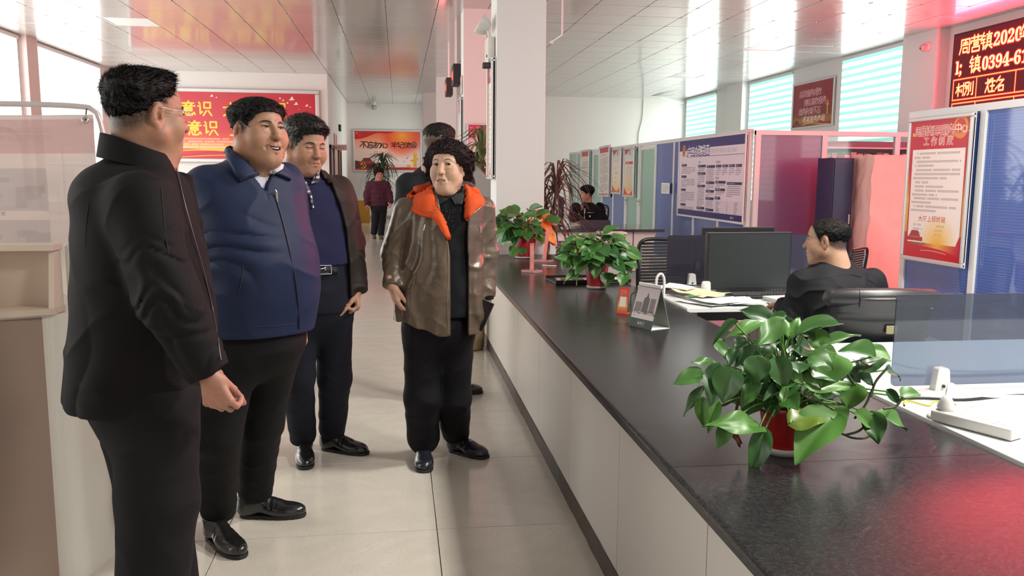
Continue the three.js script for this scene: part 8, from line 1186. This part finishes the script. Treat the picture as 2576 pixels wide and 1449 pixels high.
{
  const z = -4.22, line = rowLine([[0.11, 0.104], [0.085, 0.1], [0.065, 0.088], [0.05, 0.06], [0.04, 0.034], [0.03, 0.012], [0.02, -0.012], [0.006, -0.014], [-0.004, 0.026], [-0.02, 0.02], [-0.03, -0.03], [-0.06, -0.05], [-0.13, -0.065]]), Q = (x, y, d = 0) => at(x, y, z + d);
  const s = seated('seated clerk in a dark suit with thinning hair, seen from behind at the desk', z, { base: [2105, 900], turn: -165, seed: 4, rows: [[2095, 648, 0.0, 0.075, 0.075, 0.075], [2098, 660, 0.0, 0.11, 0.09, 0.09], [2100, 682, 0.02, 0.175, 0.11, 0.12], [2106, 712, 0.05, 0.215, 0.13, 0.14], [2112, 770, 0.07, 0.225, 0.14, 0.15], [2114, 860, 0.06, 0.215, 0.15, 0.14], [2116, 950, 0.03, 0.21, 0.15, 0.14]], arms: [Q(2192, 712, 0.03), Q(2205, 820, -0.05), Q(2120, 830, -0.36), Q(2020, 716, 0.03), Q(1992, 800, 0.03), V(Q(2010, 810).x, 0.745, z - 0.2)], ar: [0.08, 0.064, 0.048], cell: 0.009, mat: wool(lin(0.013, 0.0135, 0.0165), 0.72),
    hip: V(Q(2115, 900).x, 0.55, z + 0.12), neck: [2092, 652], chest: [2106, 730], eye: [2078, 601], face: [-128 * Math.PI / 180, 0.04, 0.0, 1.04],
    head: { fl: 1.06, ch: 0.84, wide: 1.05, fat: 0.008, nose: 0.95, open: 0.0036, skin: [0.45, 0.265, 0.175], lip: [0.34, 0.15, 0.12], cell: 0.0027, neckR: 0.062, neckTo: V(0, -0.17, -0.06), hair: { root: [0.03, 0.024, 0.022], stubble: (ax, y, zz) => 0.96 * stub(line, 0.01)(ax, y, zz) * (1 - 0.45 * Math.exp(-((zz + 0.02) ** 2 + ax * ax) / 0.002) * sstep(y, 0.08, 0.11)), cap: true, line: (ax, y, zz) => Math.min(line(ax, y, zz) - 0.006, y + 0.035), thick: (ax, y, zz) => 0.0015 + 0.005 * sstep(y, -0.04, 0.04), strands: 7000, len: 0.012, lift: 0.0012, seed: 15, clearEar: true, comb: (p, r) => V((r() - 0.5) * 0.4, -0.5, -0.6) } } });
  ringCollar(s.t, Q(2093, 660, 0.0), -165 * Math.PI / 180, 0.088, 0.05, 0.3, wool(lin(0.009, 0.009, 0.011), 0.75), 1.0);
  obj('seam', [seam(s.f, [[2040, 716], [2080, 698], [2130, 690], [2170, 698], [2200, 712]], z, s.o, 0.0022, -0.001), seam(s.f, [[2036, 720], [2034, 760], [2040, 800]], z, s.o, 0.0022, -0.001)], std(lin(0.005, 0.005, 0.006), 0.8), s.t);
}
{
  const z = -13.2, Q = (x, y, d = 0) => at(x, y, z + d), line = rowLine([[0.11, 0.058], [0.08, 0.055], [0.06, 0.04], [0.05, 0.02], [0.03, -0.004], [0.0, -0.005], [-0.01, 0.02], [-0.03, -0.04], [-0.06, -0.06], [-0.13, -0.07]]);
  const s = seated('young man with black hair in a zipped black jacket at the rear counter', z, { base: [1480, 570], turn: -62, seed: 5, rows: [[1478, 509, 0, 0.07, 0.07, 0.07], [1479, 513, 0, 0.12, 0.09, 0.09], [1480, 519, 0, 0.19, 0.11, 0.12], [1481, 535, 0, 0.23, 0.14, 0.14], [1482, 560, 0, 0.23, 0.15, 0.15], [1482, 590, 0, 0.22, 0.15, 0.15]], arms: [Q(1448, 522, 0.06), Q(1442, 546, 0.12), Q(1452, 560, 0.3), Q(1508, 522, -0.05), Q(1516, 548, 0.1), Q(1490, 562, 0.35)], ar: [0.085, 0.07, 0.055], cell: 0.017, mat: wool(lin(0.008, 0.008, 0.009), 0.7), hip: V(Q(1481, 580).x, 0.55, z), neck: [1478, 510], chest: [1480, 530], eye: [1475, 487], face: [-84 * Math.PI / 180, 0.02, 0, 1.05], handCell: 0.008,
    head: { fl: 1.02, ch: 0.9, wide: 1.0, skin: [0.46, 0.27, 0.19], cell: 0.0045, neckTo: V(0, -0.16, -0.04), hair: { root: [0.012, 0.01, 0.01], stubble: stub(line, 0.01), cap: true, line, thick: (ax, y, zz) => 0.006 + 0.024 * sstep(y, 0.0, 0.09), strands: 900, len: 0.03, lift: 0.004, width: 0.002, seed: 17, pad: 0.045, comb: (p, r) => V(0.2, -0.5, 0.7) } } });
  obj('zipper', seam(s.f, [[1472, 524], [1471, 540], [1470, 552]], z, s.o, 0.007, 0.002), M.chrome, s.t); obj('pocket_zip', seam(s.f, [[1477, 535], [1486, 535], [1494, 535]], z, s.o, 0.006, 0.002), M.chrome, s.t); obj('badge', buttonRow(s.f, [[1484, 544], [1455, 539]], z, s.o, 0.014), M.whitePlastic, s.t);
}
// ================================================================= woman in maroon walking in the corridor
{
  const z = -19.8, P = (x, y, d = 0) => at(x, y, z + d), t = person('woman in a maroon quilted jacket and dark trousers walking in the corridor', P(950, 590)), o = t.position, turn = 6 * Math.PI / 180, row = (px, py, a, f, b) => { const p = P(px, py); return [p.y, p.x, p.z, a, f, b]; };
  const torso = loft([row(952, 452, 0.08, 0.07, 0.08), row(951, 456, 0.14, 0.1, 0.1), row(951, 464, 0.2, 0.12, 0.12), row(952, 480, 0.21, 0.14, 0.13), row(953, 500, 0.215, 0.14, 0.13), row(954, 518, 0.225, 0.14, 0.13)], turn), S = P(930, 464), E = P(923, 490, 0.04), Wr = P(922, 512, 0.1), S2 = P(972, 464), E2 = P(980, 488, 0.0), W2 = P(984, 508, 0.08), q = (x, y, zz) => 0.006 * Math.sin(y * 60), f = (x, y, zz) => smin(smin(torso(x, y, zz), cap(S, E, 0.085, 0.075)(x, y, zz), 0.05), smin(cap(E, Wr, 0.075, 0.06)(x, y, zz), smin(cap(S2, E2, 0.085, 0.075)(x, y, zz), cap(E2, W2, 0.075, 0.06)(x, y, zz), 0.03), 0.05), 0.05) - q(x, y, zz) - 0.008 * noise3(x * 6, y * 6, zz * 6);
  const [lo, hi] = bounds([S, E, Wr, S2, E2, W2, P(954, 518)], 0.16); hi.y = P(0, 451).y; lo.y = P(0, 518).y; cloth(t, 'jacket', f, lo, hi, 0.016, wool(lin(0.075, 0.022, 0.038), 0.8)); obj('zipper', seam(f, [[953, 458], [953, 480], [954, 516]], z, o, 0.006, 0.001), std(lin(0.03, 0.012, 0.02), 0.6), t);
  const legs = [{ hip: P(945, 522), knee: P(944, 556, 0.05), ankle: V(P(941, 585).x, 0.12, z + 0.12), r: [0.105, 0.085, 0.075], hem: 0.09 }, { hip: P(962, 522), knee: P(961, 556), ankle: V(P(959, 585).x, 0.12, z + 0.28), r: [0.105, 0.085, 0.075], hem: 0.06 }], w = P(953, 520); trousers(t, legs, ell(w.x, w.y, w.z, 0.19, 0.14, 0.14), { top: P(0, 512).y, mat: wool(lin(0.012, 0.012, 0.016), 0.8), cell: 0.018 }); for (const l of legs) shoe(t, V(l.ankle.x, 0, l.ankle.z - 0.04), V(0.05, 0, 1), 0.25, std(lin(0.12, 0.07, 0.045), 0.6), std(lin(0.05, 0.04, 0.03), 0.7), 0.09);
  const line = rowLine([[0.11, 0.05], [0.07, 0.04], [0.05, 0.0], [0.03, -0.04], [0.0, -0.07], [-0.13, -0.09]]), skin = [0.44, 0.2, 0.15], h = makeHead({ fl: 1.1, ch: 1.0, wide: 1.05, fat: 0.008, skin, cell: 0.005, neckTo: V(0, -0.15, -0.03), hair: { root: [0.02, 0.014, 0.012], stubble: stub(line, 0.01), cap: true, line, thick: (ax, y, zz) => 0.016 + 0.012 * sstep(y, 0, 0.08), curl: 0.006, freq: 50, strands: 700, len: 0.03, lift: 0.008, width: 0.0022, seed: 19, pad: 0.05, comb: (p, r) => V(r() - 0.5, -0.6, r() - 0.5) } });
  h.m = headFrame(P(953, 438), 18 * Math.PI / 180, 0.05, 0, 1.12); const h1 = handField(Wr, V(0, -1, 0.1), V(1, 0, 0), 1, { size: 1.05 }), h2 = handField(W2, V(0, -1, 0.1), V(-1, 0, 0), -1, { size: 1.05 }); h1.cell = h2.cell = 0.007;
  body(t, [h], [h1, h2], bones({ neck: P(952, 452), chest: P(952, 475), hip: P(953, 515), sL: S2, eL: E2, wL: W2, sR: S, eR: E, wR: Wr, hL: legs[1].hip, kL: legs[1].knee, aL: legs[1].ankle, hR: legs[0].hip, kR: legs[0].knee, aR: legs[0].ankle }), V(o.x - 0.5, 0, z - 0.5), V(o.x + 0.5, P(0, 452).y, z + 0.5), skin); addHead(t, h);
}
renderer.render(scene, camera);
